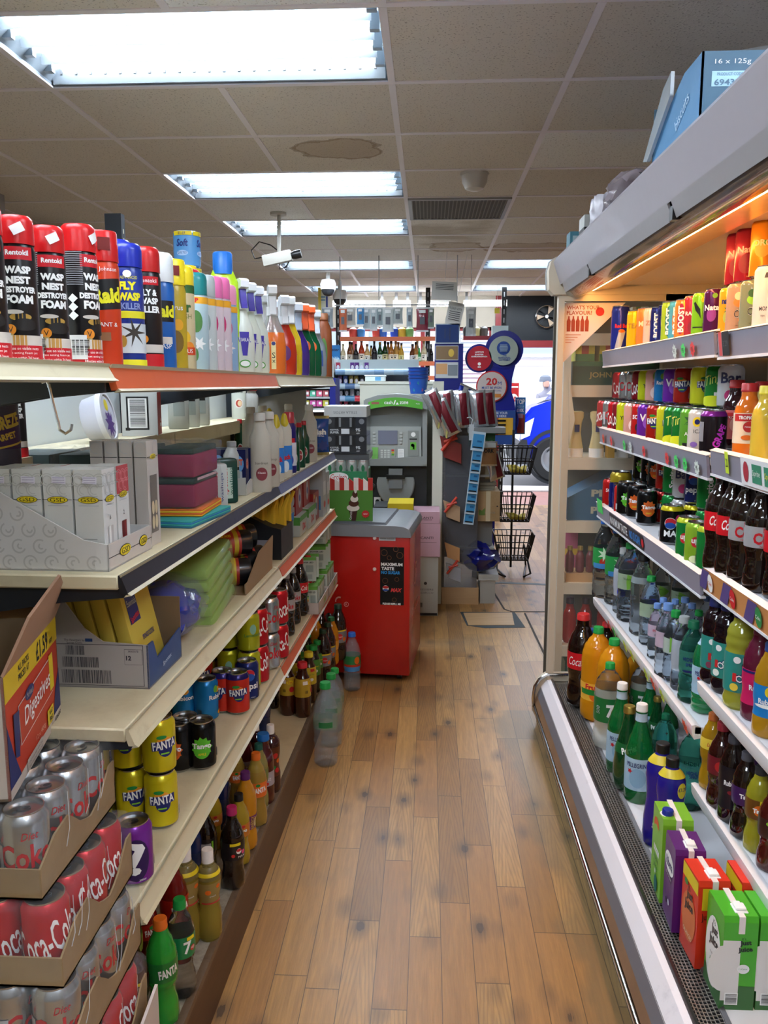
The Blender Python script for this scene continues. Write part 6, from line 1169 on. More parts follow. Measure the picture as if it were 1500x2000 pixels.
for k,t_ in enumerate(('lettered yellow sponge cloth pack leaning at the aisle end of the white case','yellow sponge cloth pack, second from the aisle in the white case','yellow sponge cloth pack, third from the aisle in the white case','yellow sponge cloth pack deepest in the white case')):
    put('ypk',t_,FL(-.59-.033*k,1.548,z+.006),-LA,tilt=(0,math.radians(-13)))
BLF=M('1c2c98',.12,coat=.5)
CLR=M('b8bcc8',.06,a=.13,coat=1)
def crumple(o,sx,sy,sz,m,name,seed,amp=.02,n=9,sh=None):
    r=random.Random(seed);bm=bmesh.new();bmesh.ops.create_icosphere(bm,subdivisions=3,radius=.5)
    for v in bm.verts:
        k=1+r.uniform(-1,1)*amp*8;v.co=(v.co.x*sx*k,v.co.y*sy*k,max(0,(v.co.z+.5)*sz*(1+r.uniform(-1,1)*amp*3)))
    bm.verts.index_update();q=MB();q.add([v.co[:] for v in bm.verts],[tuple(v.index for v in f.verts) for f in bm.faces],m,False);bm.free();q.build(name,o)
o=thing('nappy_sack_pack','crumpled clear and blue plastic pack beside the yellow sponge cloths','plastic pack',FL(-.625,1.76,z),-LA)
crumple(o,.14,.2,.13,BLF,'blue_film',5);crumple(o,.17,.22,.15,CLR,'clear_film',8)
def green(o):
    q=MB();gm=M('8cb050',.3,coat=.5)
    for k in range(5):q.rbox(-.1,.1,-.12,.12,.038*k,.038*k+.036,gm,.012,2,warp=lambda c:Vector((c.x,c.y,c.z+.012*math.sin(c.y*18))))
    q.build('napkins',o)
    q=MB();q.rbox(-.105,.105,-.14,.128,-.001,.2,M('b8d088',.08,a=.25),.02,3);q.flat(rct(.14,.1),M('5c7430',.4),(-.03,0,.2),(1,0,0),(0,1,0),.001);q.flat(ell(.13,.09),M('d0d4c0',.4),(-.03,.0,.2),(1,0,0),(0,1,0),.0016);q.flat(fit('10',.04,.03,bold=.04),Bk,(-.05,.0,.2),(1,0,0),(0,1,0),.0024)
    for k in range(4):q.flat(rct(.04,.004),Bk,(0,.016-.01*k,.2),(1,0,0),(0,1,0),.0024)
    q.build('wrapper',o)
kind('grn','cloth_pack','cloth pack','pale green cleaning cloths','green cloths',green,'cloth packs')
put('grn','large shiny pale green pack of ten with a lettered top on the third shelf',FL(-.65,1.99,z),-LA,tilt=(.08,-.05),scale=(.95,.95,.8))
def roll(o):
    q=MB();q.T=Matrix.Rotation(A/2,4,'Y');b=M('131418',.3,coat=.3)
    q.lathe([(.006,-.1),(.036,-.1),(.04,-.09,b),(.04,-.05,b),(.04,.09,b),(.036,.1),(.006,.1)],b,24);q.build('bag_roll',o)
    q=MB();q.T=Matrix.Rotation(A/2,4,'Y');q.lathe([(.0412,-.075),(.0412,.06)],M('a83428',.35),24,caps=False)
    q.lathe([(.0415,-.075),(.0415,-.045)],M('c8b030'),24,caps=False);q.lathe([(.0415,.035),(.0415,.05)],M('c8b030'),24,caps=False)
    for k in range(8):q.wrap(rot2(fit('REFUSE SACKS',.05,.009,bold=.04),A/2),Yl,k*A/4,0,.0412,.001)
    q.build('paper_band',o)
kind('rol','bin_bag_roll','bin bags','black roll of bin bags with a red and yellow band','bin bag roll',roll,'rolls of bin bags')
bt=thing('cardboard_tray','brown cardboard tray side holding the black bin bag rolls','tray',FL(-.545,2.16,z),-LA);q=MB();q.prism([(0,0),(.34,0),(.36,.1),(.17,.085),(.03,.03),(0,.03)],M('93795c',.8),-.003,0,'x');q.box(-.3,0,0,.34,0,.002,M('93795c',.8));q.build('panels',bt)
for x,y,zz,t_ in ((-.64,2.25,.04,'black bin bag roll lowest at the near end of the cardboard tray'),(-.64,2.34,.04,'black bin bag roll lowest in the middle of the cardboard tray'),(-.64,2.43,.04,'black bin bag roll at the far end of the cardboard tray'),(-.65,2.3,.11,'black bin bag roll with yellow band resting on the lowest rolls'),(-.66,2.4,.11,'black bin bag roll resting on the two farthest lowest rolls'),(-.73,2.3,.175,'black bin bag roll highest on the pile, deep in the shelf'),(-.75,2.2,.11,'black bin bag roll on the near side of the pile, deep in the shelf')):
    put('rol',t_,FL(x,y,z+zz+.001),-LA+.55+random.Random(int(x*-999+y*77)).uniform(-.2,.2),scale=(.85,.95,.95))
o=thing('glove_box','black cardboard box stuffed with yellow rubber gloves','box',FL(-.6,2.72,z),-LA);q=MB();q.prism([(-.1,0),(.06,0),(.06,.1),(.02,.11),(-.1,.17)],M('14161c',.5),-.1,.1,'y');q.flat(rct(.04,.03),M('8c8c94'),(-.0,-.1,.05),(1,0,0),(0,0,1),.001);q.build('carton',o)
YG=M('c8a020',.6)
for k in range(8):
    a=thing('rubber_glove','yellow rubber glove in the black box','glove',FL(-.63+.02*(k%4),2.655+.022*k,z+.1),-LA+k*.7) if False else None
    q=MB();x0=-.07+.016*(k%4)*2;y0=-.08+.022*k
    for j in range(4):q.tube([(x0+.008*j,y0,.1),(x0+.012*j-.01,y0+.004,.16),(x0+.02*j-.02,y0+.008*j,.195+.006*(j%2))],[.012,.009,.006],YG,7)
    q.build('glove',o)
def red(o):pack(o,.09,.15,.12,M('8c1c1c',.4),front=[(ell(.06,.08),M('b0b4b4',.4),.01,.06),(rct(.08,.03),M('b0a8a0',.4),0,.02)],side=[(ell(.06,.08),M('b0b4b4',.4),.01,.06),(ell(.03,.03),M('2c3c8c',.4),.01,.06),(rct(.03,.015),M('c09838',.4),-.04,.105)])
kind('rdx','dishwasher_box','box','dark red detergent box with white oval','red detergent box',red,'detergent boxes')
kind('gnb','freezer_box','box','white and green lidded plastic box','green edged box',lambda o:pack(o,.1,.16,.08,M('a8b0ac',.3),front=[(rct(.1,.03),M('4c8c3c'),0,.06),(fit('Daz',.05),Rd,0,.03)],side=[(rct(.16,.02),M('4c8c3c'),0,.068),(rot2(fit('Daz',.06,.03,bold=.04),.1),Rd,0,.035)],b=.008),'detergent boxes')
kind('blb','freezer_box','box','blue and white detergent box','blue edged box',lambda o:pack(o,.1,.14,.1,M('98a8b8',.3),front=[(rct(.1,.025),M('1c6cb0'),0,.085),(rct(.07,.03),Rd,0,.04)],side=[(rct(.14,.03),M('1c6cb0'),0,.085),(rct(.06,.02),Rd,0,.04)],b=.008),'detergent boxes')
kind('wgb','detergent_box','box','tall grey and white detergent box','tall detergent box',lambda o:pack(o,.09,.09,.2,M('a8b0b4',.35),front=[(rct(.07,.06),M('3c7cb0'),0,.06)],side=[(rct(.07,.06),M('d0d8dc'),0,.12),(ell(.05,.03),Rd,0,.05)]),'detergent boxes')
seq('the third shelf',[('blb',FL(-.62,2.93,z),-LA,1),('gnb',FL(-.6,3.1,z),-LA,1),('gnb',FL(-.6,3.27,z),-LA,1.1),('rdx',FL(-.6,3.42,z),-LA,1),('wgb',FL(-.585,3.56,z),-LA,1),('wgb',FL(-.58,3.67,z),-LA,.9)])
put('rdx','dark red detergent box stacked on the green edged box',FL(-.61,3.1,z+.08),-LA,scale=.95);put('rdx','dark red detergent box stacked beside the tall detergent boxes',FL(-.61,3.27,z+.088),-LA,scale=.95)
# ---------------------------------------------------------------- can shelf
z=Z['s4']
def cs(key,px,py,d=0,r=.033,ph=None,h=0,dz=0):return (key,onz(px,py,z,r)+Vector((0,0,dz)),crz(onz(px,py,z,r),d),1)+((ph,) if ph else ())
a1=cs('fl',318,1622,2,ph='bottom can of the near front column');a2=('fl',a1[1]+Vector((.0,0,.1155)),a1[2]+.3,1,'upper can of the near front column');b1=cs('fl',262,1612,10,ph='bottom can of the second column from the aisle');b2=('fl',b1[1]+Vector((-.005,0,.1155)),b1[2]-.4,1,'upper can of the second column from the aisle')
for it in (a1,a2,b1,b2):seq('the can shelf',[it])
for k in range(2):
    for j in range(2):put('fl','yellow lemon soda can, %s in the %s column behind the near front pair'%(('bottom','top')[j],('nearer','farther')[k]),FL(-.71-.068*k,1.535,z+.1155*j),.4+k)
    put('fl','yellow lemon soda can in the row behind the near front columns, one can high',FL(-.64-.068*k,1.6,z+.1155*k*0),.5)
seq('the can shelf',[cs('mys',266,1735,4,ph='alone at the near corner of the can shelf'),cs('tga',396,1507,0,ph='alone at the shelf front'),cs('tga',365,1498,-25,ph='just behind the lone one at the shelf front'),cs('tgo',352,1512,-30,ph='hidden behind the two green splash cans')])
seq('the can shelf',[cs('tga',318,1415,20),cs('rub',332,1410,20),cs('rub',361,1413,0),cs('rub',404,1413,60)])
seq('the can shelf',[cs('fr',436,1395,-30),cs('fr',465,1398,4),cs('pep',484,1372,10),cs('gld',418,1330,0),cs('gld',455,1325,0),cs('fr',395,1360,0),cs('fr',385,1330,0)])
def stack(key,px,py,n,txt,d=0):
    for k in range(n):
        t_=cs(key,px,py,d+k*25);put(key,('top ' if k==n-1 else 'bottom ')+KINDS[key][3]+', '+txt,t_[1]+Vector((0,0,.1155*k)),t_[2])
stack('snk',488,1350,2,'two high column at the shelf front before the cola cans');stack('snk',448,1345,2,'inner two high column beside the front lemonade column');stack('snk',420,1325,2,'two high column deep in the shelf');stack('lil',395,1310,2,'two high column deepest in the shelf')
stack('ck',505,1338,2,'two high column right of the lemonade cans',-10);stack('ck',490,1300,2,'two high column behind the front cola column');stack('dck',527,1310,2,'two high column at the shelf front',15);stack('dck',512,1280,2,'two high column behind the front silver column',0);stack('ck',545,1290,2,'two high column right of the silver cans',30)
seq('the can shelf',[stand('bdc',560,1245,z,1118,10),stand('bdc',573,1222,z,1108,20),stand('bck',587,1205,z,1090,0),stand('bck',602,1192,z,1085,20)])
seq('the can shelf rear row',[stand('bdc',540,1230,z,1128,10,.08),stand('bck',565,1200,z,1090,0,.09),stand('bck',580,1180,z,1085,20,.08)])

def led(o):pack(o,.05,.06,.105,M('b4bcb0',.5),front=[(rct(.05,.014),M('5c9c38'),0,.098),(fit('POWER LED',.036,.007,bold=.03),Bk,0,.082),(rct(.02,.03),M('8c9890'),.008,.055)]+[(rct(.012,.004),M(c),-.014,.066-.006*k) for k,c in enumerate(('2c8c3c','8cc038','d8c828','d87828'))]+[(rct(.03,.02),M('98a098'),0,.02)],side=[(rct(.06,.014),M('5c9c38'),0,.098),(rct(.02,.05),M('8c9890'),0,.05)],top=[(rct(.05,.06),M('5c9c38'),0,0)])
kind('led','light_bulb_box','box','white and green light bulb carton','bulb carton',led,'light bulb cartons in trays at the end of the shelving')
def tray(txt,u,v,zz,sx,sy,h=.045,m=None):
    m=m or M('b8aca4',.6);o=thing('card_tray',txt,'tray',FL(u,v,zz),-LA);q=MB();q.box(-sx,0,0,.003,0,h,m);q.box(-sx,0,sy-.003,sy,0,h,m);q.box(-.003,0,0,sy,0,h,m);q.box(-sx,-sx+.003,0,sy,0,h,m);q.box(-sx,0,0,sy,0,.003,m)
    q.flat(bars(.045,.026,16),Bk,(-sx/2,0,h/2),(1,0,0),(0,0,1),.001);q.flat(rct(.05,.02),M('8c9c58'),(0,sy*.6,h/2),(0,1,0),(0,0,1),.001);q.build('panels',o)
tray('pale card tray with barcode holding light bulb cartons beside the red freezer',-.50,3.12,z,.12,.26);tray('second pale card tray of light bulb cartons, farther along the can shelf',-.5,3.4,z,.12,.26)
n_=0
for v_ in (3.16,3.23,3.3,3.44,3.51,3.58):
    for u_ in (-.535,-.588):put('led','light bulb carton standing in the %s row of the %s tray'%('aisle side' if u_>-.56 else 'inner','near' if v_<3.4 else 'far'),FL(u_,v_,z+.004),-LA+(.1 if v_<3.2 else 0))
for v_,t_ in ((3.2,'near'),(3.27,'near'),(3.46,'far'),(3.53,'far'),(3.60,'far')):put('led','light bulb carton lying on top of those in the %s tray'%t_,FL(-.56,v_,z+.112),-LA+.15,tilt=(0,0) if t_=='far' else (-.25,0),scale=(1.5,1,.9))
for v_ in (3.5,3.6):put('led','light bulb carton topmost of the pile by the freezer',FL(-.555,v_,z+.212),-LA,scale=(1.3,1,.75))
# ---------------------------------------------------------------- bottom deck
z=Z['deck']
seq('the bottom deck',[stand('btg',268,2040,z,1835,20),stand('bgf',322,2015,z,1793,20),stand('b7',358,1957,z,1755,30),stand('bls',411,1843,z,1658,20)])
seq('the bottom deck',[stand('bdg',258,1960,z,1760,0,.05,'in the dark behind the can trays'),stand('fr' if 0 else 'brd',345,1890,z,1680,30,.05),stand('bls',368,1865,z,1652,20,.05),stand('brd',292,1930,z,1760,30,.07)])
seq('the bottom deck',[stand('bpx',405,1740,z,1572,0,.05),stand('bpm',457,1742,z,1575,30),stand('byb',470,1700,z,1550,10,.04),stand('bir',483,1665,z,1507,40),stand('bfo',503,1618,z,1470,20),stand('btl',508,1590,z,1452,0,.05),stand('bbr',517,1574,z,1432,10),stand('bwt',531,1552,z,1415,30)])
seq('the rear of the deck',[stand('bnb',385,1760,z,1630,0,.08),stand('byb',420,1690,z,1560,0,.09),stand('bnb',435,1650,z,1530,0,.1),stand('bfo',465,1600,z,1468,10,.1),stand('bbr',482,1560,z,1428,0,.1),stand('bwt',503,1545,z,1412,0,.1),stand('bnb',517,1470,z,1392,0,.1)])
seq('the deck past the empty gap',[stand('blr',563,1400,z,1290,10,.035),stand('blr',592,1403,z,1293,60),stand('bly',604,1375,z,1273,20),stand('blg',613,1355,z,1260,20),stand('blg',621,1338,z,1250,20),stand('bdp',632,1335,z,1228,10),stand('bdp',641,1318,z,1215,10),stand('bor',648,1300,z,1205,10),stand('bdp',661,1290,z,1180,10)])
seq('the deck rear, far end',[stand('bck',535,1395,z,1300,0,.07),stand('bly',582,1360,z,1272,0,.09),stand('blg',592,1335,z,1256,0,.09),stand('blg',602,1320,z,1245,0,.09),stand('bor',618,1310,z,1205,0,.1),stand('bdp',628,1295,z,1190,0,.1),stand('bdp',645,1275,z,1175,0,.1)])
# ---------------------------------------------------------------- stacked can trays at the near left
TB=dirty('tray_card','9c8460','8a7150',6,.4,.7,.85);SHR=M('dfe4ea',.08,a=.07,coat=1,bump=.4,bs=60)
tops=.87
for L_ in range(7):
    zt=tops-.124*(L_+1);dx=(0,.028,.04,.05,.02,.03,.02)[L_];x1=-.527+dx;y0=1.03-(0,.012,.02,.03,.02,.01,.02)[L_];silver=L_ in (0,2,5)
    if x1>-.5:pass
    nm=('topmost','second','third','fourth','fifth','sixth','lowest')[L_]
    o=thing('can_tray','%s shrink wrapped cardboard tray of %s cola cans in the stack at bottom left'%(nm,'silver' if silver else 'red'),'tray',(x1,y0,zt))
    w_,d_,h_=.41,.275,.045;w_-=0
    q=MB();q.box(-w_,-.003,0,.003,0,h_,TB);q.box(-w_,0,0,d_,0,.003,TB);q.box(-w_,0,d_-.003,d_,0,h_,TB)
    pts=[(0,0),(d_,0),(d_,.075)];
    for k in range(9):pts.append((d_-.02-.02*k,.075-.05*math.sin(k/8*A)*(1 if L_ else .9)+.002*(k%2)))
    pts+=[(.05,.07),(0,h_)]
    q.prism(pts,TB,-.003,0,'x');q.build('tray',o)
    q=MB();q.rbox(-w_-.002,.002,-.002,d_+.002,.004,.121,SHR,.012,3,True,warp=lambda c:Vector((c.x+.003*math.sin(c.z*160+c.y*60),c.y+.002*math.sin(c.x*90),c.z)));
    r_=random.Random(L_)
    for k in range(4):yy=.02+r_.random()*.22;q.tube([(.003,yy,.02+r_.random()*.03),(.0045,yy+.01,.06),(.003,yy+.03*r_.random(),.115)],.0006,M('eef2f6',.15,a=.35),5)
    q.build('shrink_film',o)
    for i in range(6):
        for j in range(4):
            if not (i<2 or j==0) and L_:continue
            put('dck' if silver else 'ck','%s cola can, %s tray of the stack, %s row, %s'%('silver' if silver else 'red',nm,('front','second','third','rear')[j],('beside the aisle','second from the aisle','third from the aisle','fourth from the aisle','fifth from the aisle','farthest from the aisle')[i]),(x1-.037-.0665*i,y0+.037+.0665*j,zt+.0035),.45+(.9 if i%2 else 0)+j*.35,group='cola cans in the stacked trays, '+nm)

o=thing('white_card','torn white card sheet leaning on the right side of the lowest can trays','card',(-.458,.98,0));q=MB();q.prism([(.0,0),(.28,0),(.28,.44),(.2,.425),(.12,.38),(.02,.34),(.0,.3)],M('c8bcb4',.7),.0,.005,'x');q.build('sheet',o)

dg=thing('biscuit_case','open orange red biscuit case with yellow price band standing on the can trays','box',(-.577,1.06,.8745),math.radians(12))
OR_=M('c0391f',.5);YB=M('d8b820',.5);WB=M('c8beb4',.5);BL_=M('222c68',.5);Lc,Hc,Wc=.31,.18,.22
q=MB();q.box(-Wc,0,0,.004,0,Hc,WB);q.box(-.004,0,0,Lc,0,Hc,OR_);q.box(-Wc,0,Lc-.004,Lc,0,Hc,CARDI);q.box(-Wc,-Wc+.004,0,Lc,0,Hc,CARDI);q.box(-Wc,0,0,Lc,0,.004,CARDI)
def s_(sh,m,y,zz,o=.001):q.flat(sh,m,(0,y,zz),(0,1,0),(0,0,1),o)
s_(rct(Lc,.04),YB,Lc/2,Hc-.02,.0006);s_(rct(Lc,.016),WB,Lc/2,.008,.0006);s_(pol((-.155,-.075),(-.1,-.075),(-.13,-.03),(-.155,.02)),BL_,.155,.09,.0008);s_(pol((.155,-.075),(.1,-.075),(.125,-.03),(.155,.0)),BL_,.155,.09,.0008)
s_(fit('£1.59',.075,.03,bold=.03),Bk,.21,Hc-.022);s_(fit('RRP',.02,.008),Bk,.268,Hc-.03);s_(fit('ALL PACKS',.06,.01,bold=.02),Bk,.1,Hc-.012);s_(fit('PRICED AT',.06,.01,bold=.02),Bk,.1,Hc-.026)
s_(rot2(rct(.2,.062),.05),M('d8c8c0'),.16,.09,.0012);s_(rot2(rct(.196,.058),.05),OR_,.16,.09,.0015);s_(ell(.05,.02),BL_,.12,.115,.002);s_(fit("McVitie's",.036,.009),WB,.12,.115,.0026);s_(rot2(fit('Digestives',.16,.036,bold=.01,shear=.15),.05),Wt,.165,.088,.002)
s_(rct(.026,.06),Yl,.255,.1,.002);s_(pol((-.02,-.03),(0,-.036),(.01,.03),(-.02,.034)),BL_,.05,.08,.002);s_(rct(.04,.026),Yl,.235,.032,.002);s_(fit('VAT',.022,.008,bold=.03),Bk,.235,.038,.003);s_(fit('FREE',.022,.008,bold=.03),Bk,.235,.027,.003);s_(fit('12 x 400g',.06,.01),M('e0a890'),.17,.03,.002);s_(rct(.06,.02),WB,.275,.012,.002);s_(fit('43685',.04,.011,bold=.03),Bk,.278,.012,.003);s_(rct(.09,.018),WB,.13,.012,.002)
for k in range(2):s_(fit('LINE YOUR SHELF WITH CARE',.08,.004),Bk,.13,.008+.007*k,.003)
q.build('case',dg)
q=MB();q.prism([(.0,0),(Lc,0),(Lc-.005,.05),(.16,.115),(.02,.085)],M('a8846c',.8),-.003,.001,'x');o=q.build('side_flap',dg);o.rotation_euler.y=math.radians(24);o.location=(.0,0,Hc)
q=MB();q.box(-Wc,0,Lc-.003,Lc,Hc,Hc+.11,CARD);q.flat(rct(.1,.04),M('c0bcb8',.3),(-.08,Lc-.003,Hc+.085),(1,0,0),(0,0,1),.001);q.build('rear_flap',dg)
# ================================================================ fridge contents
def lx(key,px,X,z,top=None,d=0,ph=None,lo=.8,hi=1.3,dz=0):
    q=P(px,740,x=X);p=Vector((X,q.y,z+dz));s=1
    if top:s=min(hi,max(lo,(topz(px,top,p.y)-z-dz)/height(key)))
    return (key,p,crz(p,d),s)+((ph,) if ph else ())
z=1.57;FT='top fridge shelf'
seq(FT,[lx('rb',1207,.72,z,598,10),lx('tbl',1222,.76,z,610,0,lo=.7),lx('sy',1235,.72,z,607,-10),lx('sg',1246,.74,z,605),lx('so',1254,.72,z,602),lx('sp',1267,.72,z,601),lx('bb',1280,.72,z,600,-5),lx('bb',1294,.735,z,596,20),lx('bg',1302,.715,z,590,0),lx('bt',1316,.73,z,588),lx('bo',1328,.715,z,585,-10),lx('tr',1345,.735,z,578,0,lo=.7),lx('mg',1362,.72,z,572,-20,lo=.7),lx('tr',1374,.74,z,572,lo=.7),lx('tp',1385,.72,z,568,-10,lo=.7),lx('tbl',1398,.74,z,570,lo=.7)])
z1=1.563
seq(FT,[lx('tyl',1415,.72,z1,562,-10,lo=.6),lx('cho',1432,.722,z1,554,20,lo=.6),lx('chl',1458,.722,z1,548,20,lo=.6),lx('mw',1487,.72,z1,520,10,lo=.6),lx('mw',1515,.72,z1,515,10,'cut by the right edge',lo=.6)])
for px,k,t_ in ((1424,'trg','stacked high behind the tangerine can'),(1442,'trg','stacked high behind the lime can'),(1472,'tog','stacked high beside the right edge')):
    it=lx(k,px,.80,z1);s_=.82;put('tog','tall orange can, hidden lower one of the rear stack, '+t_.split()[-2]+' side',it[1],it[2],scale=.8) if 0 else put(k,KINDS[k][3]+' in the rear row, carrying another at pixel edge'.replace(' at pixel edge','')+', '+t_.replace('stacked high ',''),it[1],it[2],scale=s_)
    put(k,KINDS[k][3]+' '+t_,it[1]+Vector((0,0,.168*s_)),it[2],scale=s_)
rr=[('rb',1232),('sy',1262),('so',1285),('bb',1310),('bg',1335),('bo',1362),('mg',1385)]
seq(FT+' rear row',[lx(k,px,.80,z,None,5,lo=.7) if k[0] !='m' else (k,Vector((.8,P(px,740,x=.8).y,z)),0,.8) for k,px in rr])
z=1.27;FT='second fridge shelf'
low=[('ck',1184,-20),('dck',1196,20),('ck',1207,0),('ckc',1216,0),('hrb',1225,-10),('pnk',1240,0),('cht',1256,-10),('ppl',1268,0),('ffr',1287,-15),('flg',1308,20),('ting',1323,0),('ting',1340,-25),('apl',1357,0),('wht',1374,-5),('grp',1399,30)]
L0=[]
for i,(k,px,d) in enumerate(low):it=lx(k,px,.727+.006*(i%2),z,None,d);L0.append(it)
seq(FT,L0)
up=[('ck',1212,20),('dck',1226,0),('dck',1240,0),('ckc',1252,0),('hrb',1265,0),('pnk',1280,0),('rub',1298,0),('ppl',1316,0),('ffr',1338,-15),('flg',1372,20),('ting',1402,-20),('str',1428,0)]
seq(FT+' rear stack',[lx(k,px,.80,z,None,d,dz=.1155) for k,px,d in up])
seq(FT+' rear base',[lx(k,px,.80,z,None,d) for k,px,d in up])
z=1.285
seq(FT,[lx('trr',1441,.80,z,742,0),lx('trp',1466,.735,z,748,0),lx('trc',1492,.80,z,745,0),lx('try',1502,.73,z,760,0)])
z=.97;FT='third fridge shelf'
for r_ in range(4):
    seq(FT+' far block',[('bb' if (i+r_)%3 else 'cht',Vector((.725+.06*i,3.34-.07*r_,z)),.3*i,.78 if (i+r_)%3 else .95) for i in range(4)])
seq(FT,[stand('ckc',1200,990,z),stand('gld',1210,994,z,920,0,.04),stand('tga',1222,1008,z,940,10),stand('tgo',1242,1014,z,946,-10),stand('tgo',1262,1027,z,957,10),stand('tgo',1288,1027,z,965,10,.07),stand('pmx',1310,1065,z,985,10),stand('sup',1342,1092,z,1008,-20),stand('sup2',1360,1105,z,1018,-10),stand('sup',1384,1118,z,1025,10)])
up=[('tga',1262,0),('tgo',1278,10),('tgo',1293,-10),('ffr',1310,0),('spr',1325,0),('str',1346,0),('pep',1371,-10),('spr',1397,10)]
seq(FT+' rear stack',[lx(k,px,.82,z,None,d,dz=.1155) for k,px,d in up]);seq(FT+' rear base',[lx(k if k !='pep' else 'pmx',px,.82,z,None,d) for k,px,d in up])
z=.995
seq(FT,[stand('kck',1400,1118,z,None,10),stand('kck',1424,1130,z,None,10),stand('kdc',1449,1143,z,None,10),stand('kdc',1480,1160,z,None,20),stand('kck',1520,1175,z,None,20,.03,'cut off by the right edge')])
seq(FT+' rear row',[stand('kck',1425,1100,z,None,10,.06),stand('kdc',1460,1110,z,None,10,.06),stand('kdc',1490,1120,z,None,10,.06)])
z=.572;FT='fourth fridge shelf'
seq(FT,[stand('w2g',1178,1168,z,1012,0),stand('w2g',1201,1182,z,1030,20),stand('wgy',1214,1200,z,1070,0),stand('wvv',1226,1215,z,1060,0),stand('wbc',1250,1242,z,1083,0),stand('wvv',1266,1262,z,1125,30),stand('wev',1279,1290,z,1178,0),stand('wev',1298,1325,z,1178,10),stand('wgn',1313,1335,z,1192,0),stand('wgy',1329,1352,z,1203,20),stand('whs',1346,1375,z,1212,0),stand('pel',1374,1396,z,1224,0)])
seq(FT+' rear row',[stand('wbc',1232,1195,z,1040,0,.1),stand('wvv',1288,1225,z,1100,0,.1),stand('wvv',1325,1240,z,1128,0,.1),stand('wev',1290,1285,z,1168,0,.1),stand('wev',1313,1290,z,1170,0,.1),stand('wev',1331,1295,z,1166,0,.1),stand('wev',1345,1305,z,1178,0,.1),stand('wgn',1358,1318,z,1192,0,.08),stand('wgy',1374,1330,z,1205,0,.06),stand('wev',1374,1290,z,1168,0,.15),stand('wev',1390,1300,z,1180,0,.15)])
z=.70
seq(FT,[stand('oas1',1392,1338,z,1168,10),stand('oas2',1415,1358,z,1175,-10),stand('oas3',1441,1388,z,1187,10),stand('rbm',1474,1412,z,1222,10),stand('rbb',1496,1445,z,1255,0)])
seq(FT+' rear row',[stand('oas1',1405,1315,z,None,10,.07),stand('oas2',1440,1330,z,None,10,.07),stand('rbm',1480,1345,z,None,10,.07)])
z=.425;FT='fifth fridge shelf'
seq(FT,[stand('lcz',1385,1548,z,1392,10),stand('drp',1402,1585,z,1410,0),stand('rbk',1424,1612,z,1435,0),stand('tgp',1449,1645,z,1468,10),stand('tgy',1475,1672,z,1496,10),stand('tgr',1500,1710,z,1535,20)])
seq(FT+' rear row',[stand('drp',1420,1560,z,None,10,.07),stand('rbk',1450,1580,z,None,10,.07),stand('tgp',1490,1600,z,None,10,.07)])
z=.2;FT='fridge floor'
seq(FT,[stand('k2c',1133,1385,z,1198,0,.05),stand('k2p',1147,1380,z,1228,-20,.05),stand('k2o',1162,1412,z,1224,-10,.05),stand('k2o',1192,1440,z,1247,-20,.055,lo=.95),stand('k27',1185,1462,z,1294,10,.02),stand('pgl',1208,1512,z,1333,0,.03),stand('per',1222,1548,z,1378,10,.03),stand('pgl',1245,1568,z,1374,-5,.03)])
seq(FT,[stand('k2c',1180,1370,z,1215,0,.1),stand('k2o',1235,1410,z,1270,0,.1),stand('k27',1250,1450,z,1290,0,.1),stand('pgl',1264,1478,z,1320,0,.1),stand('per',1278,1495,z,1372,0,.1),stand('pgl',1302,1500,z,1385,0,.1)],group='large bottles in the rear row of the fridge floor')
seq(FT,[stand('hs2',1292,1560,z,1394,0,.08),stand('hs2',1345,1600,z,1422,20,.08)])
b1=stand('bst',1284,1662,z,1450,0,.03);b2=stand('bst',1303,1680,z,1478,5,.03)
put('bst','large blue energy drink bottle half hidden behind its twin, black cap',b1[1],b1[2],scale=b1[3]);put('bst','large blue energy drink bottle with the price on its yellow shoulder, nearer one',b2[1],b2[2],scale=b2[3])
def carton(key,cx,cy,lab,s=1,dx=0,dy=0,rz=0):
    p=P(cx,cy,z=.2);put(key,lab,(p.x+.033+dx,p.y+.05+dy,.2),rz,scale=s)
carton('jjg',1405,1972,'green and white apple juice carton nearest the grille at bottom right',1.02);p=P(1405,1972,z=.2)
put('jjg','green and white apple juice carton to the right, cut off by the picture edge',(p.x+.105,p.y+.052,.2),0,scale=1.02)
put('jjr','red orange juice carton just behind the green one nearest the grille',(p.x+.018,p.y+.168,.2),.04,scale=1.02);put('jjr','red juice carton behind the right hand green carton',(p.x+.11,p.y+.165,.2),0,scale=1.02)
put('rib','purple blackcurrant juice carton standing between the red and lime green cartons',(p.x+.008,p.y+.285,.2),-.06,scale=1.02);put('grc','lime green apple juice carton with round blue cap, farthest in its line',(p.x+.012,p.y+.40,.2),-.05,scale=1.08)
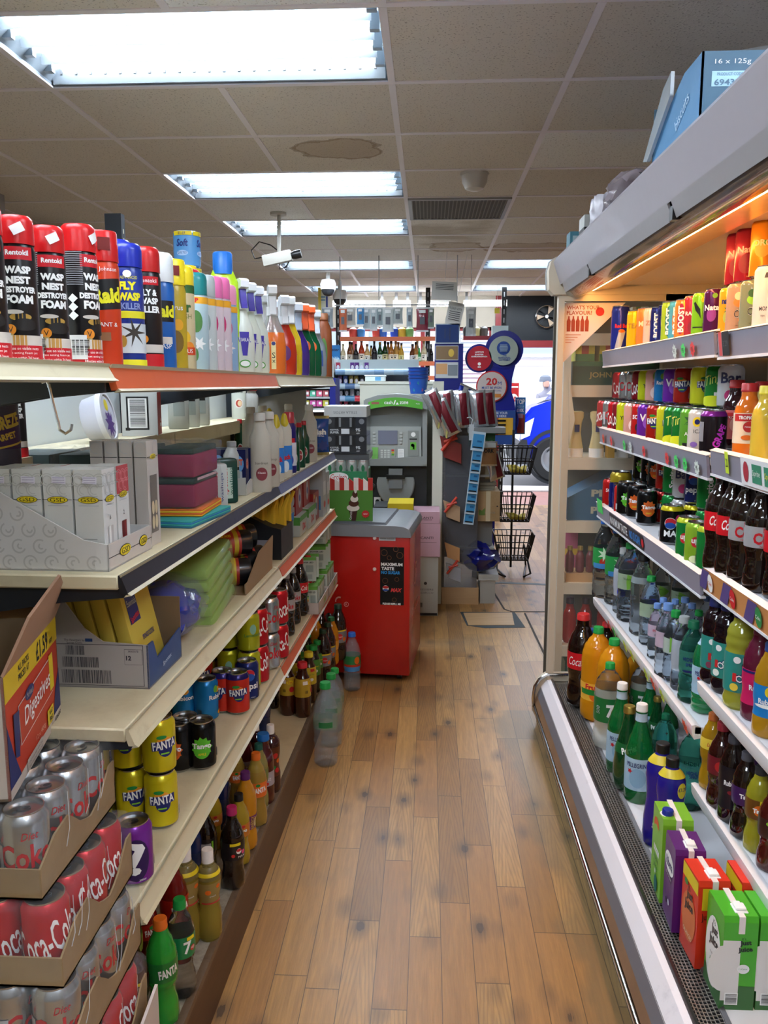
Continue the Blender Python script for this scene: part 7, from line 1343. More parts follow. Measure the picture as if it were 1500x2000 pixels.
# ---------------------------------------------------------------- shelving unit of groceries seen through the fridge's end glass
gz=thing('grocery_shelving','cream shelving unit of groceries seen through the glass end of the fridge','shelving',(0,0,0))
XA,XB,YA=.60,1.25,3.62
q=MB();q.box(XA-.03,XA,YA,YA+.05,0,1.9,CR);q.box(XB,XB+.03,YA,YA+.05,0,1.9,CR);q.build('upright',gz)
q=MB();q.box(XA-.03,XB+.03,YA+.33,YA+.35,0,1.9,M('5c564c',.7));q.build('back_panel',gz)
lv=[1.445,1.135,.86,.585,.30,1.66]
for h_ in lv:q=MB();q.box(XA,XB,YA,YA+.33,h_-.018,h_,CR);q.box(XA,XB,YA-.005,YA,h_-.05,h_,CR);q.build('shelf',gz)
q=MB();q.prism([(.59,1.48),(.62,1.3),(.6,1.2)],CREAM,3.6,3.61,'y');q.build('price_tag',gz)
def gb(name,lab,cat,x0,x1,zz,h,m,d=.2,prints=(),g=None):
    o=thing(name,lab,cat,((x0+x1)/2,YA+.02+d/2,zz),0,g);pack(o,x1-x0,d,h,m,front=prints,name='case');return o
gb('tin_case','dark green case of tins lettered in gold behind the fridge glass','box',.61,.95,1.445,.1,M('1c3c2c',.4),.2,[(fit('JOHN WEST',.2,.03,bold=.02),M('8c7c48'),0,.04),(rct(.34,.02),M('2c5c3c'),0,.09)])
for k in range(3):gb('food_tin','yellow and red tin pack standing on the dark green case, %s of three'%('left','middle','right')[k],'tin',.62+.1*k,.70+.1*k,1.546,.07,M('c8c03c',.4),.15,[(rct(.03,.07),M('a8382c'),0,.035),(rct(.08,.03),M('3c6c38'),0,.015)])
gb('dark_carton','dark green carton on the upper glass-side shelf, right of the tins','box',.95,1.2,1.445,.16,M('22382c',.5));gb('dark_jar_case','dark case on the shelf above the tins behind glass','box',.62,.8,1.66,.08,M('4c4038',.5));gb('striped_box','green and white striped box on the highest shelf behind glass','box',.85,1.1,1.66,.11,M('d8d0b0',.5),.2,[(rct(.02,.11),M('5c8c3c'),-.1+.05*k,.055) for k in range(5)])
def mayo(o):q=MB();q.lathe([(.03,0,Wt),(.031,.035),(.031,.037,M('d8cc98',.25)),(.026,.06),(.02,.1),(.022,.14),(.03,.165),(.03,.185),(.022,.19)],M('d8cc98',.25),24,sy=.8);q.wrap(rct(.02,.03),Nv,-A/2,.12,.023,.001);q.build('bottle_body',o)
kind('may','sauce_bottle','bottle','cream mayonnaise bottle','mayonnaise bottle',mayo,'mayonnaise bottles behind the fridge glass')
seq('the glass-side shelf',[('may',Vector((x,YA+.06,1.135)),0,1.05) for x in (.64,.73,.85)]);gb('mustard_jar','yellow and blue jar between the mayonnaise bottles','jar',.77,.80,1.135,.1,M('c89838'),.05)
o=thing('pouch_case','blue sloping case lettered pickle in a pouch behind the fridge glass','box',(.61,YA+.03,.86));q=MB();q.prism([(0,0),(.34,0),(.34,.24),(.2,.21),(0,.1)],M('2c5878',.5),0,.2,'y')
for t_,x_,z_,w_ in (('PICKLE',.2,.12,.2),('IN-A',.2,.085,.08),('POUCH',.2,.045,.2)):q.flat(fit(t_,w_,.032 if w_>.1 else .02,bold=.05),M('b8b49c',.5),(x_,0,z_),(1,0,0),(0,0,1),.001)
q.build('case',o)
def mini(c,cap,h,r):return lambda o:bottle(o,'juice',r,h,M(c,.15,coat=.4),M(cap,.35,.5),n=14,caph=h*.12,petal=False)
kind('mn1','small_bottle','bottle','small red bottle with gold cap','gold capped mini',mini('6c2c34','b09048',.12,.019),'small gold capped bottles behind the fridge glass');kind('sau','sauce_bottle','bottle','red hot sauce bottle with dark cap','red sauce bottle',mini('9c1c18','3c2430',.2,.03),'red sauce bottles behind the fridge glass')
for k,x in enumerate((.63,.675,.72,.765,.81)):put('mn1','%s small red bottle with gold cap on the pale tray behind the fridge glass'%('leftmost','second','middle','fourth','rightmost')[k],(x,YA+.05,.625),0)
gb('bottle_tray','pale orange tray under the small gold capped bottles','tray',.61,.86,.585,.038,M('c09868',.5),.12,[(ell(.05,.014),M('4c3828'),.05,.018)]);gb('pink_tin','pink and yellow tin behind the small gold capped bottles','tin',.61,.69,.585,.2,M('c06080',.4),.1,[(rct(.08,.03),M('d8b038'),0,.1)]).location.y=YA+.25
for k,x in enumerate((.64,.71,.79)):put('sau',('red sauce bottle nearest the fridge post, on the low shelf behind glass','middle red sauce bottle on the low shelf behind glass','right hand red sauce bottle on the low shelf behind glass')[k],(x,YA+.06,.30),0)
gb('green_crate','dark green wrapped pack at the foot of the shelving behind the glass','box',.62,1.0,0,.2,M('0f3c28',.3)).location.z=.02

q0=P(1270,345,x=.56);bb=thing('biscuit_box','blue open cardboard biscuit box leaning back on top of the fridge canopy','box',(.535,1.80,1.941),0);bb.scale=(1,1,.84)
BC_=M('17475f',.5);BC2=M('4485b4',.5);q=MB();q.box(0,.3,0,.004,0,.19,BC_);q.box(0,.004,0,.36,0,.05,BC2);q.box(.296,.3,0,.36,0,.19,BC_);q.box(0,.3,.356,.36,0,.19,BC_);q.box(0,.3,0,.36,0,.004,M('9aa09c'));q.prism([(0,.05),(.0,.19),(.12,.19),(.3,.12),(.36,.05)],BC2,-.0,.004,'x')
q.flat(fit('16 x 125g',.07,.014),Gy,(.06,0,.165),(1,0,0),(0,0,1),.001);q.flat(rct(.07,.034),M('8cb0c0'),(.055,0,.128),(1,0,0),(0,0,1),.001);q.flat(fit('694323',.06,.014,bold=.02),M('2c5068'),(.055,0,.12),(1,0,0),(0,0,1),.002);q.flat(fit('PRODUCT CODE',.05,.007),M('2c5068'),(.055,0,.138),(1,0,0),(0,0,1),.002);q.flat(ell(.05,.05),M('b0c4cc'),(.18,0,.09),(1,0,0),(0,0,1),.001);q.flat(ell(.014,.014),BC_,(.18,0,.09),(1,0,0),(0,0,1),.002)
for k,t_ in enumerate(("Fox's Biscuits,",'Wellington Street,','Batley, West Yorks','WF17 5JE')):q.flat(fit(t_,.06-.006*k,.007),M('7ca8bc'),(.05,0,.06-.011*k),(1,0,0),(0,0,1),.001)
q.flat(rot2(fit('biscuits',.1,.03),.5),M('b8d8ec'),(0,.12,.1),(0,-1,0),(0,0,1),.002);q.build('case',bb)
q=MB();q.prism([(.18,.16),(.36,.05),(.4,.06),(.24,.2),(.18,.22)],M('c8d4dc',.15,a=.55),-.012,-.004,'x');q.build('film',bb);q=MB();q.prism([(.06,.19),(.3,.19),(.26,.225)],M('3c3a38',.7),.004,.008,'y');q.build('flap',bb)
for (px,py,sx,sy,sz,m,lab,nm) in ((1215,400,.13,.3,.11,M('a89ca4',.15,a=.6),'clear plastic bag of dark red items lying on the fridge canopy','plastic_bag'),):
    p=P(px,py,x=.59);o=thing(nm,lab,'bag',(.575,2.55,1.941));crumple(o,sx,sy,sz,m,'film',4,.02)
    for k in range(3):q=MB();q.rbox(-.03,.03,-.1+.07*k,-.04+.07*k,.004,.075,M(('4c1c2c','2c2c34','3c3438')[k],.4),.01);q.build('packet',o)
o=thing('blade_pack','white printed pouch with grey barcode hanging over the canopy edge','pack',(.57,2.82,1.941),.2);soft(.09,.12,.1,M('b8b4bc',.3),prints=[(rct(.06,.05),M('90a0a4'),'f',0,.05)],seed=9)(o)
o=thing('black_white_box','small black and white carton on the canopy beyond the plastic bag','box',(.56,3.02,1.941));pack(o,.08,.1,.075,M('c8ccc8',.4),front=[(rct(.08,.03),M('16181c'),0,.02),(fit('PLAY',.05,.014,bold=.04),Wt,0,.02)],side=[(rct(.1,.03),M('2c2c30'),0,.02)])
o=thing('teal_box','small teal carton at the far end of the canopy','box',(.55,3.3,1.941));pack(o,.06,.08,.07,M('3c7888',.4),front=[(rct(.04,.03),M('a0b8bc'),0,.04)])
# ================================================================ red freezer
fz=thing('ice_cream_freezer','red chest freezer on castors with a rounded grey lid at the end of the shelving','freezer',(-.64,3.92,0))
fz.location=(-.085-.555*math.cos(.09),3.92+.555*math.sin(.09),0);fz.rotation_euler.z=-.09
RF=dirty('freezer_red','b81c16','9a1814',3,.5,.8,.25);GLd=M('84888e',.3,coat=.3)
q=MB();q.rbox(0,.555,0,.52,.035,.728,RF,.006);q.build('cabinet',fz)
for x in (.05,.5):
    for y in (.06,.46):q=MB();q.T=Matrix.Translation((x,y,.018)) @ Matrix.Rotation(A/2,4,'Y');q.lathe([(.018,-.012),(.018,.012)],BLACK,16);q.build('castor',fz)
q=MB();pts=[(-.005,.725),(.56,.725),(.56,.745),(.55,.765),(.525,.776),(.48,.78),(-.005,.782)];q.prism(pts,GLd,-.008,.53,'y');q.prism([(.02,.781),(.44,.779),(.43,.79),(.03,.792)],M('6c7076',.3),.03,.5,'y');q.build('lid',fz)
q=MB();fx=lambda px,py:(P(px,py,y=3.92)-Vector((-.64,3.92,0)))
def ff(sh,m,px,py,o=.002):v=fx(px,py);q.flat(sh,m,(v.x,0,v.z),(1,0,0),(0,0,1),o)
ff(rct(.116,.285),BLACK,765.5,1126)
for w_,t_,py,m in ((.104,'MAXIMUM',1103,Wt),(.062,'TASTE',1111,Wt),(.092,'NO SUGAR',1119,M('2f90d8'))):ff(fit(t_,w_,.016,bold=.04),m,765 if w_>.1 else (757 if w_<.07 else 763),py,.003)
for px,py,d_ in ((750,1080,.03),(773,1073,.024),(760,1090,.02),(781,1085,.03),(752,1135,.026),(775,1132,.02),(770,1172,.02)):ff(arc(d_/2,.002,0,6.28,x=0),M('7c5038'),px,py,.003)
ff(ell(.03,.03),Wt,753,1150,.003);ff(ell(.029,.014,y=.006),RC,753,1150,.0035);ff(ell(.029,.01,y=-.008),M('1c50a8'),753,1150,.0035);ff(fit('MAX',.056,.02,shear=.3,bold=.04),M('d84040'),774,1153,.003);ff(fit('PLEASE REFILL ME',.088,.01,bold=.04),Wt,765,1180,.003);ff(rct(.08,.018),Gy,756,1053);ff(fit('FREEZER CHECKED',.07,.006),BLACK,756,1053,.003);ff(arc(.011,.002,0,6.28),M('e0a8a0'),675,1183);ff(fit('R',.008),M('e0a8a0'),675,1183)
for k in range(2):ff(arc(.018,.005,1.2,2.2),M('e0a8a0'),661,1176+k)
q.build('poster',fz)
for px,py in ((731,1052),(731,1113)):v=fx(px,py);q=MB();q.T=Matrix.Translation((v.x,-.001,v.z)) @ Matrix.Rotation(A/2,4,'X');q.lathe([(.009,0),(.008,.005),(.003,.007)],M('e0c8c0',.4),14);q.build('knob',fz)
q=MB()
for s_ in (1,-1):
    q.flat(arc(.05,.012,1.0 if s_>0 else 4.1,2.6,x=0),M('d89088'),(.556,.24+.02*s_,.5),(0,1,0),(0,0,1),.001)
q.flat(rot2(fit('ice cream',.3,.04),0),M('cc5c50'),(.556,.25,.33),(0,1,0),(0,0,1),.001);q.build('side_print',fz)
sg=thing('ice_cream_sign','green card sign with red striped awning and a chocolate cone standing on the freezer lid','sign',(P(682,1020,y=3.99).x,3.99,.792))
q=MB();q.box(-.115,.115,0,.006,0,.155,M('4c8430',.5))
for k in range(10):q.prism([(-.115+.023*k,.15),(-.092+.023*k,.15),(-.092+.023*k,.21-.01*(k%3)),(-.115+.023*k,.21)],M('b82c24') if k%2 else M('e8dcd8'),-.001,.006,'y')
q.flat(pol((-.02,-.01),(-.008,-.06),(.012,-.06),(.02,-.01)),M('3c1c14'),(.02,0,.06),(1,0,0),(0,0,1),.002)
for k in range(5):q.flat(ell(.062-.012*k,.034,x=.003*k),M('e0d8cc') if k%2==0 else M('4c2418'),(.02,0,.065+.022*k),(1,0,0),(0,0,1),.003+.0004*k)
q.flat(rot2(fit('Cornetto',.045,.012),1.5),Wt,(.008,0,.03),(1,0,0),(0,0,1),.004);q.flat(star(.02,.016,10),RC,(.08,0,.035),(1,0,0),(0,0,1),.003);q.flat(fit('NEW',.02),Wt,(.08,0,.035),(1,0,0),(0,0,1),.004);q.build('card',sg)
o=thing('paper_sign','white card with blue capital letters tucked behind the cone sign','sign',(P(655,1018,y=4.03).x,4.03,.792),.1);q=MB();q.T=Matrix.Rotation(-.06,4,'Y');q.box(-.06,.04,0,.003,0,.13,M('b8c0c0',.5));q.flat(fit('TO',.05,.035,bold=.04),M('1c5c98'),(.0,0,.09),(1,0,0),(0,0,1),.001);q.flat(fit('ET',.05,.03,bold=.04),M('1c5c98'),(.0,0,.045),(1,0,0),(0,0,1),.001);q.build('card',o)

for px,py,tp,t_ in ((637,1508,1332,'clear water bottle with green cap standing on the floor nearest the camera'),(648,1470,1330-15,'clear water bottle with green cap, middle of the three on the floor'),(655,1440,1305,'clear water bottle with green cap, rear one of three by the shelving')):it=stand('wgf' if 0 else 'wvv',px,py-8,0,tp,0,.04,t_,lo=.8,hi=1.15);put('wfl',t_,it[1],it[2],scale=it[3])
it=stand('w2g',688,1352,0,1235,0,.04);put('wfb','water bottle with blue cap and green label on the floor against the red freezer',it[1],it[2],scale=it[3])
# ---------------------------------------------------------------- cash machine
YA_=5.5;CP=M('cfcfc0',.4);AG=M('8e9290',.35);AD=M('26282a',.4);AGL=M('6cb848',.4)
pn=thing('counter_panel','cream counter panel and side post standing behind the grey cash machine','counter',(-.48,YA_+.34,0));q=MB();q.box(.0,.52,0,.02,0,1.45,CP);q.box(-.01,.54,-.01,.5,1.45,1.468,CP);q.build('panel',pn);q=MB();q.box(.505,.575,-.42,.1,0,1.467,CP);q.build('side_post',pn)
at=thing('cash_machine','grey free-standing cash machine with arched green lit header','cash machine',(-.215,YA_,0))
def mm(px,py):v=P(px,py,y=YA_);return v.x+.215,v.z
q=MB();wv=.205;q.prism([(-wv,0),(wv,0),(wv,1.35),(.12,1.378),(0,1.388),(-.12,1.378),(-wv,1.35)],AG,.02,.32,'y');q.prism([(-wv,.34),(-wv,.92),(wv,.92),(wv,.34)],AD,.0,.02,'y');q.build('cabinet',at)
q=MB();arcp=[(-wv+.41*k/12,1.288+.03*math.sin(k/12*A)) for k in range(13)];top=[(wv-.41*k/12,1.345+.042*math.sin(k/12*A)) for k in range(13)]
q.prism([(wv-0,1.25)][:0]+arcp+top,AG,-.09,.02,'y');q.prism([(-wv,.93),(-wv+.03,.93),(-wv+.03,1.3),(-wv,1.29)],AG,-.07,.02,'y');q.prism([(wv,.93),(wv-.03,.93),(wv-.03,1.3),(wv,1.29)],AG,-.07,.02,'y');q.build('hood',at)
q=MB();a1_=[(-.175+.35*k/10,1.288+.022*math.sin(k/10*A)) for k in range(11)];a2_=[(.175-.35*k/10,1.335+.03*math.sin(k/10*A)) for k in range(11)];q.prism(a1_+a2_,M('5aac3c',.4),-.094,-.09,'y')
q.flat(fit('cash',.055,.022,bold=.02),Wt,(-.045,-.094,1.333),(1,0,0),(0,0,1),.001);q.flat(pol((-.01,-.014),(-.002,-.014),(.008,.014),(0,.014)),Wt,(-.004,-.094,1.333),(1,0,0),(0,0,1),.001);q.flat(pol((-.01,-.014),(.01,-.014),(0,.002)),Wt,(.012,-.094,1.333),(1,0,0),(0,0,1),.001);q.flat(fit('zone',.055,.018,bold=.02),Wt,(.055,-.094,1.331),(1,0,0),(0,0,1),.001);q.flat(rct(.05,.014),M('9c5c50'),(-.13,-.094,1.328),(1,0,0),(0,0,1),.001);q.flat(fit('Pulse',.024,.008),Wt,(.145,-.094,1.325),(1,0,0),(0,0,1),.001);q.build('header_sign',at)
q=MB();q.prism([(-.0,.93),(.0,1.2),(.04,1.29),(.06,1.29),(.06,.93)][::-1],M('7c807c',.4),-wv+.03,wv-.03,'x');q.build('recess',at)
q=MB();q.prism([(-.17,.945),(.17,.945),(.165,1.175),(-.165,1.175)],M('a2a6a2',.35),-.045,-.001,'y');q.prism([(-wv,.92),(wv,.92),(wv,.985),(-wv,.96)],AG,-.06,.0,'y');q.build('fascia',at)
def am(name,x0,x1,z0,z1,m,t_=-.05,pr=()):
    q=MB();q.box(x0,x1,t_,t_+.006,z0,z1,m)
    for sh,mm_,x,z_ in pr:q.flat(sh,mm_,(x,t_,z_),(1,0,0),(0,0,1),.0008)
    return q.build(name,at)
am('screen',-.115,.012,1.06,1.15,M('6c7080',.15,e=.05));am('card_slot',.08,.15,.985,1.15,M('8c908c',.4),pr=[(ell(.03,.03),Wt,.115,1.125),(rct(.05,.008),BLACK,.115,1.095),(rct(.04,.05),AGL,.115,1.05),(ell(.02,.02),Wt,.11,1.055),(rct(.012,.03),AD,.118,1.045)])
am('keypad',-.105,.0,.965,1.035,M('9ea29e',.35),pr=[(rct(.016,.01),M('d0d4d0'),-.09+.022*(k%3),1.02-.014*(k//3)) for k in range(12)]+[(rct(.018,.011),M(c),-.018,1.021-.014*k) for k,c in enumerate(('c83c30','d8b828','58a838'))])
am('green_notice',-.155,-.115,.965,1.04,M('7cc060'));am('white_notice',.015,.055,.965,1.03,Wt,pr=[(rct(.03,.002),Gy,.035,1.02-.01*k) for k in range(5)])
for x in (-.14,.035):
    for k in range(4):am('key_button',x-.009,x+.009,1.065+.021*k,1.077+.021*k,M('b8bcb8',.3))
q=MB();q.lathe([(.125,-.0),(.125,.012),(.118,.018)],M('8a8e8c',.35),36);
for i,v in enumerate(q.v):q.v[i]=(v[0]*1.0,-.02-v[2],.80+max(-.9,min(v[1],.035))*1.2)
q.box(-.045,.045,-.055,-.02,.77,.9,M('76797a',.35));q.box(-.06,.06,-.06,-.03,.835,.86,BLACK);q.build('cash_tray',at)
q=MB();q.T=Matrix.Translation((-.155,0,.78)) @ Matrix.Rotation(A/2,4,'X');q.lathe([(.018,0),(.018,.008),(.01,.01)],M('4c4e50',.3,.5),20);q.build('lock',at);am('key_sticker',-.145,-.1,.635,.705,M('d8d8d4'),-.006,[(ell(.028,.034),BLACK,-.122,.675),(ell(.022,.028),Wt,-.122,.675),(pol((.003,.012),(-.006,-.001),(0,-.001),(-.003,-.012),(.006,.002),(0,.002)),BLACK,-.122,.675)])
o=thing('paper_cups','stack of blue patterned buckets on the counter panel above the cash machine','bucket',(P(817,745,y=5.62).x,5.62,1.386));
for k in range(4):
    q=MB();z0=.022*k;q.lathe([(.052,z0,M('1c50a8',.35)),(.066,z0+.1),(.07,z0+.101,M('2c3c80',.3)),(.07,z0+.107)],M('1c50a8',.35),28)
    if k==0:
        for j in range(12):q.wrap(fit('Q' if j%2 else 'a',.012,.018),M(('40a860','d05040','40a8a0')[j%3]),j*A/6,.025+.045*(j%2),[(.052,0),(.066,.1)],.001)
    q.build('bucket',o)

bx_,by_=P(680,900,y=4.75).x,4.75
def bm_(name,lab,cat,z0,z1,m,prints,sx=.235):o=thing(name,lab,cat,(bx_,by_,z0));pack(o,sx,.3,z1-z0,m,front=prints,name='case');return o
zz=[P(680,y_,y=4.6).z for y_ in (1010,935,888,852,815,797)]
bm_('drinks_case','plain card case at the foot of the beer tower beside the freezer','case',0,zz[0],M('8c8878',.7),[]);bm_('beer_tray','green and white printed tray of silver beer cans, lowest visible in the tower','tray',zz[0],zz[1]+.04,M('2c7c50',.5),[(ell(.11,.05),M('e0e0dc'),-.04,zz[1]+.01-zz[0]),(fit('Grolsch',.09,.03,shear=.2),RC,-.04,zz[1]+.01-zz[0])])
for k in range(4):kind('grl','beer_can','can','silver and green beer can','beer can',lambda o:can(o,G('c4ccc8',.3,.6),two((ell(.03,.03),M('e0e4e0'),0,.1),(fit('Grolsch',.036),RC,0,.1),(ell(.02,.04),M('1c6c40'),0,.06)),r=.031,h=.14),'silver green beer cans in the tower');put('grl','%s silver and green beer can in the row of four in the beer tower'%('leftmost','second','third','rightmost')[k],(bx_-.09+.062*k,by_-.11,zz[1]+.04-.07+.03),0,scale=(.95,.95,.95))
for k,(a_,b_) in enumerate(((zz[2]+.005,zz[3]),(zz[3]+.001,zz[4]))):
    bm_('beer_multipack',('lower','upper')[k]+' dark grey shrink wrapped pack of strong lager cans in the beer tower','multipack',a_,b_,M('2a2c30',.25,coat=.4),[(ell(.026,.07),BLACK,-.045,.07),(ell(.026,.07),BLACK,.045,.07),(rct(.012,.05),M('8c9094',.3,.6),-.03,.075),(rct(.012,.05),M('8c9094',.3,.6),.03,.075),(ell(.03,.03),M('8c9094',.3,.6),-.09,.08),(ell(.03,.03),M('8c9094',.3,.6),.09,.08),(fit('KESTREL',.05,.009,bold=.03),Gy,-.06,.034),(fit('SUPER',.05,.012,bold=.05),Gy,-.06,.02),(rct(.045,.028),M('d0d4d8'),.0,.026),(fit('9%',.026,.018,bold=.04),Gy,.07,.034),(fit('ABV',.02,.008,bold=.03),Gy,.07,.015)])
bm_('lager_case','white lager case with inverted lettering on top of the beer tower','case',zz[4]+.001,zz[5]+.01,M('b8bab8',.5),[(rot2(fit('STELLA ARTOIS',.13,.014),A),M('5c5c60'),-.0,.025),(bars(.03,.02,12),Gy,.08,.025)])
q=MB();q.box(bx_-.13,bx_+.13,by_-.14,by_+.16,zz[2]-.03,zz[2]+.004,M('55585c',.3));tag(q.build('card_pad'),'grey card pad between the silver beer cans and the dark lager packs','card')

def cbx(px0,py0,px1,py1,y,d,m,lab,nm,pr=()):
    a=P(px0,py1,y=y);b=P(px1,py0,y=y);o=thing(nm,lab,'box',((a.x+b.x)/2,y+d/2,max(a.z,0)));pack(o,b.x-a.x,d,b.z-max(a.z,0),m,front=pr,name='carton');return o
cbx(757,984,807,1215,4.95,.25,M('d0b820',.5),'yellow carton behind the freezer under the cash machine','yellow_box',[(rct(.1,.03),M('b89c18'),0,.66),(bars(.02,.02,9),BLACK,-.03,.68)])
cbx(730,990,756,1215,4.97,.25,M('2c2e30',.5),'dark wine carton left of the yellow carton','dark_box',[(fit('CASAL',.06,.012),Gy,0,.64)])
PKB=M('bf98a4',.5);LT=M('5c4850')
cbx(808,1023,860,1087,5.12,.25,PKB,'lower pink wine carton beside the snack stand','pink_box',[(fit('CANTI',.08,.016,bold=.02),LT,0,.12),(rct(.12,.002),LT,0,.09)]);cbx(807,1000,859,1022,5.12,.25,PKB,'upper pink wine carton with dark lettering','pink_box',[(fit('CANTI',.08,.014,bold=.02),LT,0,.035),(fit('prosecco',.07),LT,0,.02)])
cbx(806,1088,856,1215,5.13,.25,M('a8a8a0',.5),'white and black prosecco carton on the floor under the pink ones','prosecco_box',[(ell(.02,.02),BLACK,0,.21),(fit('BRESSIERE',.1,.012),M('4c4c4c'),0,.17),(fit('PROSECCO',.1,.012),M('4c4c4c'),0,.15),(rct(.15,.016),BLACK,0,.01),(bars(.03,.03,10),BLACK,-.03,.07)])
# ---------------------------------------------------------------- snack stand
st=thing('snack_stand','snack stand with a smoky clear side panel on a pale wooden plinth','stand',(.09,5.42,0));SP=M('5c6068',.15,a=.5)
q=MB();q.box(0,.25,0,.4,0,.115,wood_mat('plinth_wood','a88862','bd9c74',0));q.build('plinth',st)
q=MB();q.box(.0,.235,.0,.006,.115,1.12,SP);q.build('clear_panel',st)
q=MB();q.box(.0,.02,.006,.4,.115,1.2,CP);q.box(.22,.33,.3,.32,.1,1.2,M('8c8c86',.5));q.build('frame',st)
for z_ in (.38,.62,.86):q=MB();q.box(.02,.35,.03,.3,z_-.012,z_,M('9a9c98',.4));q.build('shelf',st)
q=MB();q.box(.16,.40,-.05,.12,1.14,1.175,M('7c7e7e',.4));q.box(.02,.34,.1,.12,.3,1.18,M('7c7e7e',.4));q.build('top_tray',st)
q=MB();q.box(.25,.38,.02,.3,.16,.2,M('b4b6b2',.4));q.box(.26,.36,.03,.3,0,.16,M('a4a29a',.5));q.build('base_tray',st)
RC2=M('c8402c',.4)
for k,(px,py,s_) in enumerate(((880,865,1.4),(882,985,1.1),(883,1065,1.0),(885,1105,1.0))):
    p=P(px,py,y=5.4);o=thing('clip_strip_pack',('large pack of red clips on the upper part of the clear panel','snack sachets with red clip at the middle of the clear panel','orange snack pack low on the clear panel','white pouch with red clip at the foot of the clear panel')[k],'pack',(p.x,5.395,p.z-.05))
    q=MB();q.prism([(-.05*s_,.07*s_),(.05*s_,.03*s_),(.05*s_,-.06*s_),(-.03*s_,-.03*s_)],(M('7c2c28',.3),M('b09070',.3),M('c09060',.3),M('a4a8b0',.3))[k],0,.02,'y');q.build('sachet',o)
    if k !=2:
        for a_,b_ in (((-.04,0),(.03,.09)),((-.03,.04),(.03,.06))):q=MB();q.tube([(a_[0]*s_,-.01,a_[1]*s_),(b_[0]*s_,-.01,b_[1]*s_)],.008*s_,RC2,8);q.build('clip',o)
kind('crp','crisp_bag','crisp bag','silver and maroon crisp bag','maroon bag',lambda o:bag(o,.15,.24,.06,M('c0c4c8',.2,.75),(M('6c1c28',.3,.3),.42,.8),seed=2),'silver and maroon crisp bags');kind('crb','crisp_bag','crisp bag','blue and silver crisp bag','blue bag',lambda o:bag(o,.13,.2,.05,M('1c2c88',.25,.4),(M('d0d4d4',.2,.6),.2,.5),seed=6),'blue crisp bags')
for i,(px,tp,d) in enumerate(((876,728,0),(890,727,0),(906,728,5),(921,730,5),(938,736,8),(956,741,10))):p=P(px,840,y=5.42+.03*(i%2));put('crp','silver and maroon crisp bag in the upper row, %s from the left'%('first','second','third','fourth','fifth','last')[i],(p.x,p.y,1.176 if i>2 else 1.17),-.2+math.radians(d),tilt=(.05,-.12),scale=(.75,1,.98 if i>2 else 1.0))
for i,(px,py) in enumerate(((876,800),(893,818))):p=P(px,py,y=5.33);put('crp',('leftmost','rightmost')[i]+' of the two crisp bags leaning out of the lower row',(p.x-.02,5.31,p.z-.1),-.2,tilt=(.1,-.45),scale=(.75,1,1.0))
for i,px in enumerate((868,895)):p=P(px,735,y=5.6);put('crb',('left','right')[i]+' blue crisp bag standing behind the maroon ones',(p.x,5.62,1.25),.3,tilt=(0,.4*(1 if i else -1)))
SBL=M('3c8cc0',.4)
for k in range(8):
    p=P(934-2.5*k,862+20*k+(0 if k<1 else 8),y=5.28+.008*k);o=thing('sachet_card','%s blue sachet on the strip hanging beside the clear panel'%('uppermost','second from top','third from top','fourth from top','fourth from bottom','third from bottom','second from bottom','lowest')[k],'sachet',(p.x,p.y,p.z),.1);s_=1 if k<1 else .8
    q=MB();q.T=Matrix.Rotation(.12,4,'Y');q.box(-.042*s_,.042*s_,0,.003,-.06*s_,.06*s_,M('b8ccd8',.3));q.flat(rct(.07*s_,.09*s_),SBL,(0,0,0),(1,0,0),(0,0,1),.001);q.flat(rct(.03*s_,.012),M('1c5c90'),(0.008,0,.0),(1,0,0),(0,0,1),.002);q.flat(rct(.06*s_,.008),BLACK,(0.0,0,-.038*s_),(1,0,0),(0,0,1),.002);q.build('card',o)
o=thing('clear_hook_strip','clear plastic hook strip holding the blue sachets','hook',P(921,835,y=5.28));q=MB();q.box(-.015,.015,0,.003,-.08,.02,M('c8d0d4',.2,a=.6));q.tube([(0,0,.02),(.005,0,.05),(-.01,0,.065),(-.03,0,.06)],.003,Gy,6);q.build('strip',o)
p=P(952,880,y=5.36);kind('prk','snack_bag','snack bag','clear bag of scratchings','pork bag',lambda o:bag(o,.13,.16,.04,M('8c6440',.3,coat=.5),None,[(fit('PORK',.08,.026,bold=.04),BLACK,0,.1),(rct(.1,.03),M('a0a4a0',.3),0,.135)],7),'bags');put('prk','clear snack bag lettered PORK hanging beside the blue sachets',(p.x,p.y,p.z-.1),.1)
p=P(972,905,y=5.5);put('crp','silver bag dangling beside the brown cardboard boxes',(p.x,5.45,p.z-.1),.4,tilt=(0,-.3),scale=.75)
cbx(930,960,977,1018,5.45,.3,CARD,'brown cardboard box with green print on the snack stand shelf','cardboard_box',[(pol((-.02,0),(.02,.0),(.02,.05),(0,.03),(-.02,.04)),M('5c7c38'),-.04,.04),(rct(.03,.2),M('c0b090',.4),.0,.1),(ell(.012,.008),BLACK,.06,.1)]);cbx(930,885,975,930,5.5,.3,CARDI,'brown cardboard box on the upper shelf of the snack stand','cardboard_box',[(rct(.03,.2),M('b0a080',.4),.0,.08)])
for k in range(3):cbx(938,943+6*k,970-3*k,948+6*k,5.5,.2,M('a8a898',.6),'pale card sheet %s in the pile on the brown box'%('uppermost','second','third')[k],'card_sheet')
cbx(915,820,968,872,5.46,.12,M('1f5c34',.4),'green lettered box under the crisp bags','green_box',[(fit('DIFFERENT',.14,.016),M('90b090'),0,.03)])
p=P(930,1095,y=5.42);o=thing('blue_bag','shiny dark blue plastic bag stuffed under the snack stand shelf','bag',(p.x+.02,5.5,.205));crumple(o,.26,.2,.2,M('141c70',.15,coat=.6),'film',12,.03)
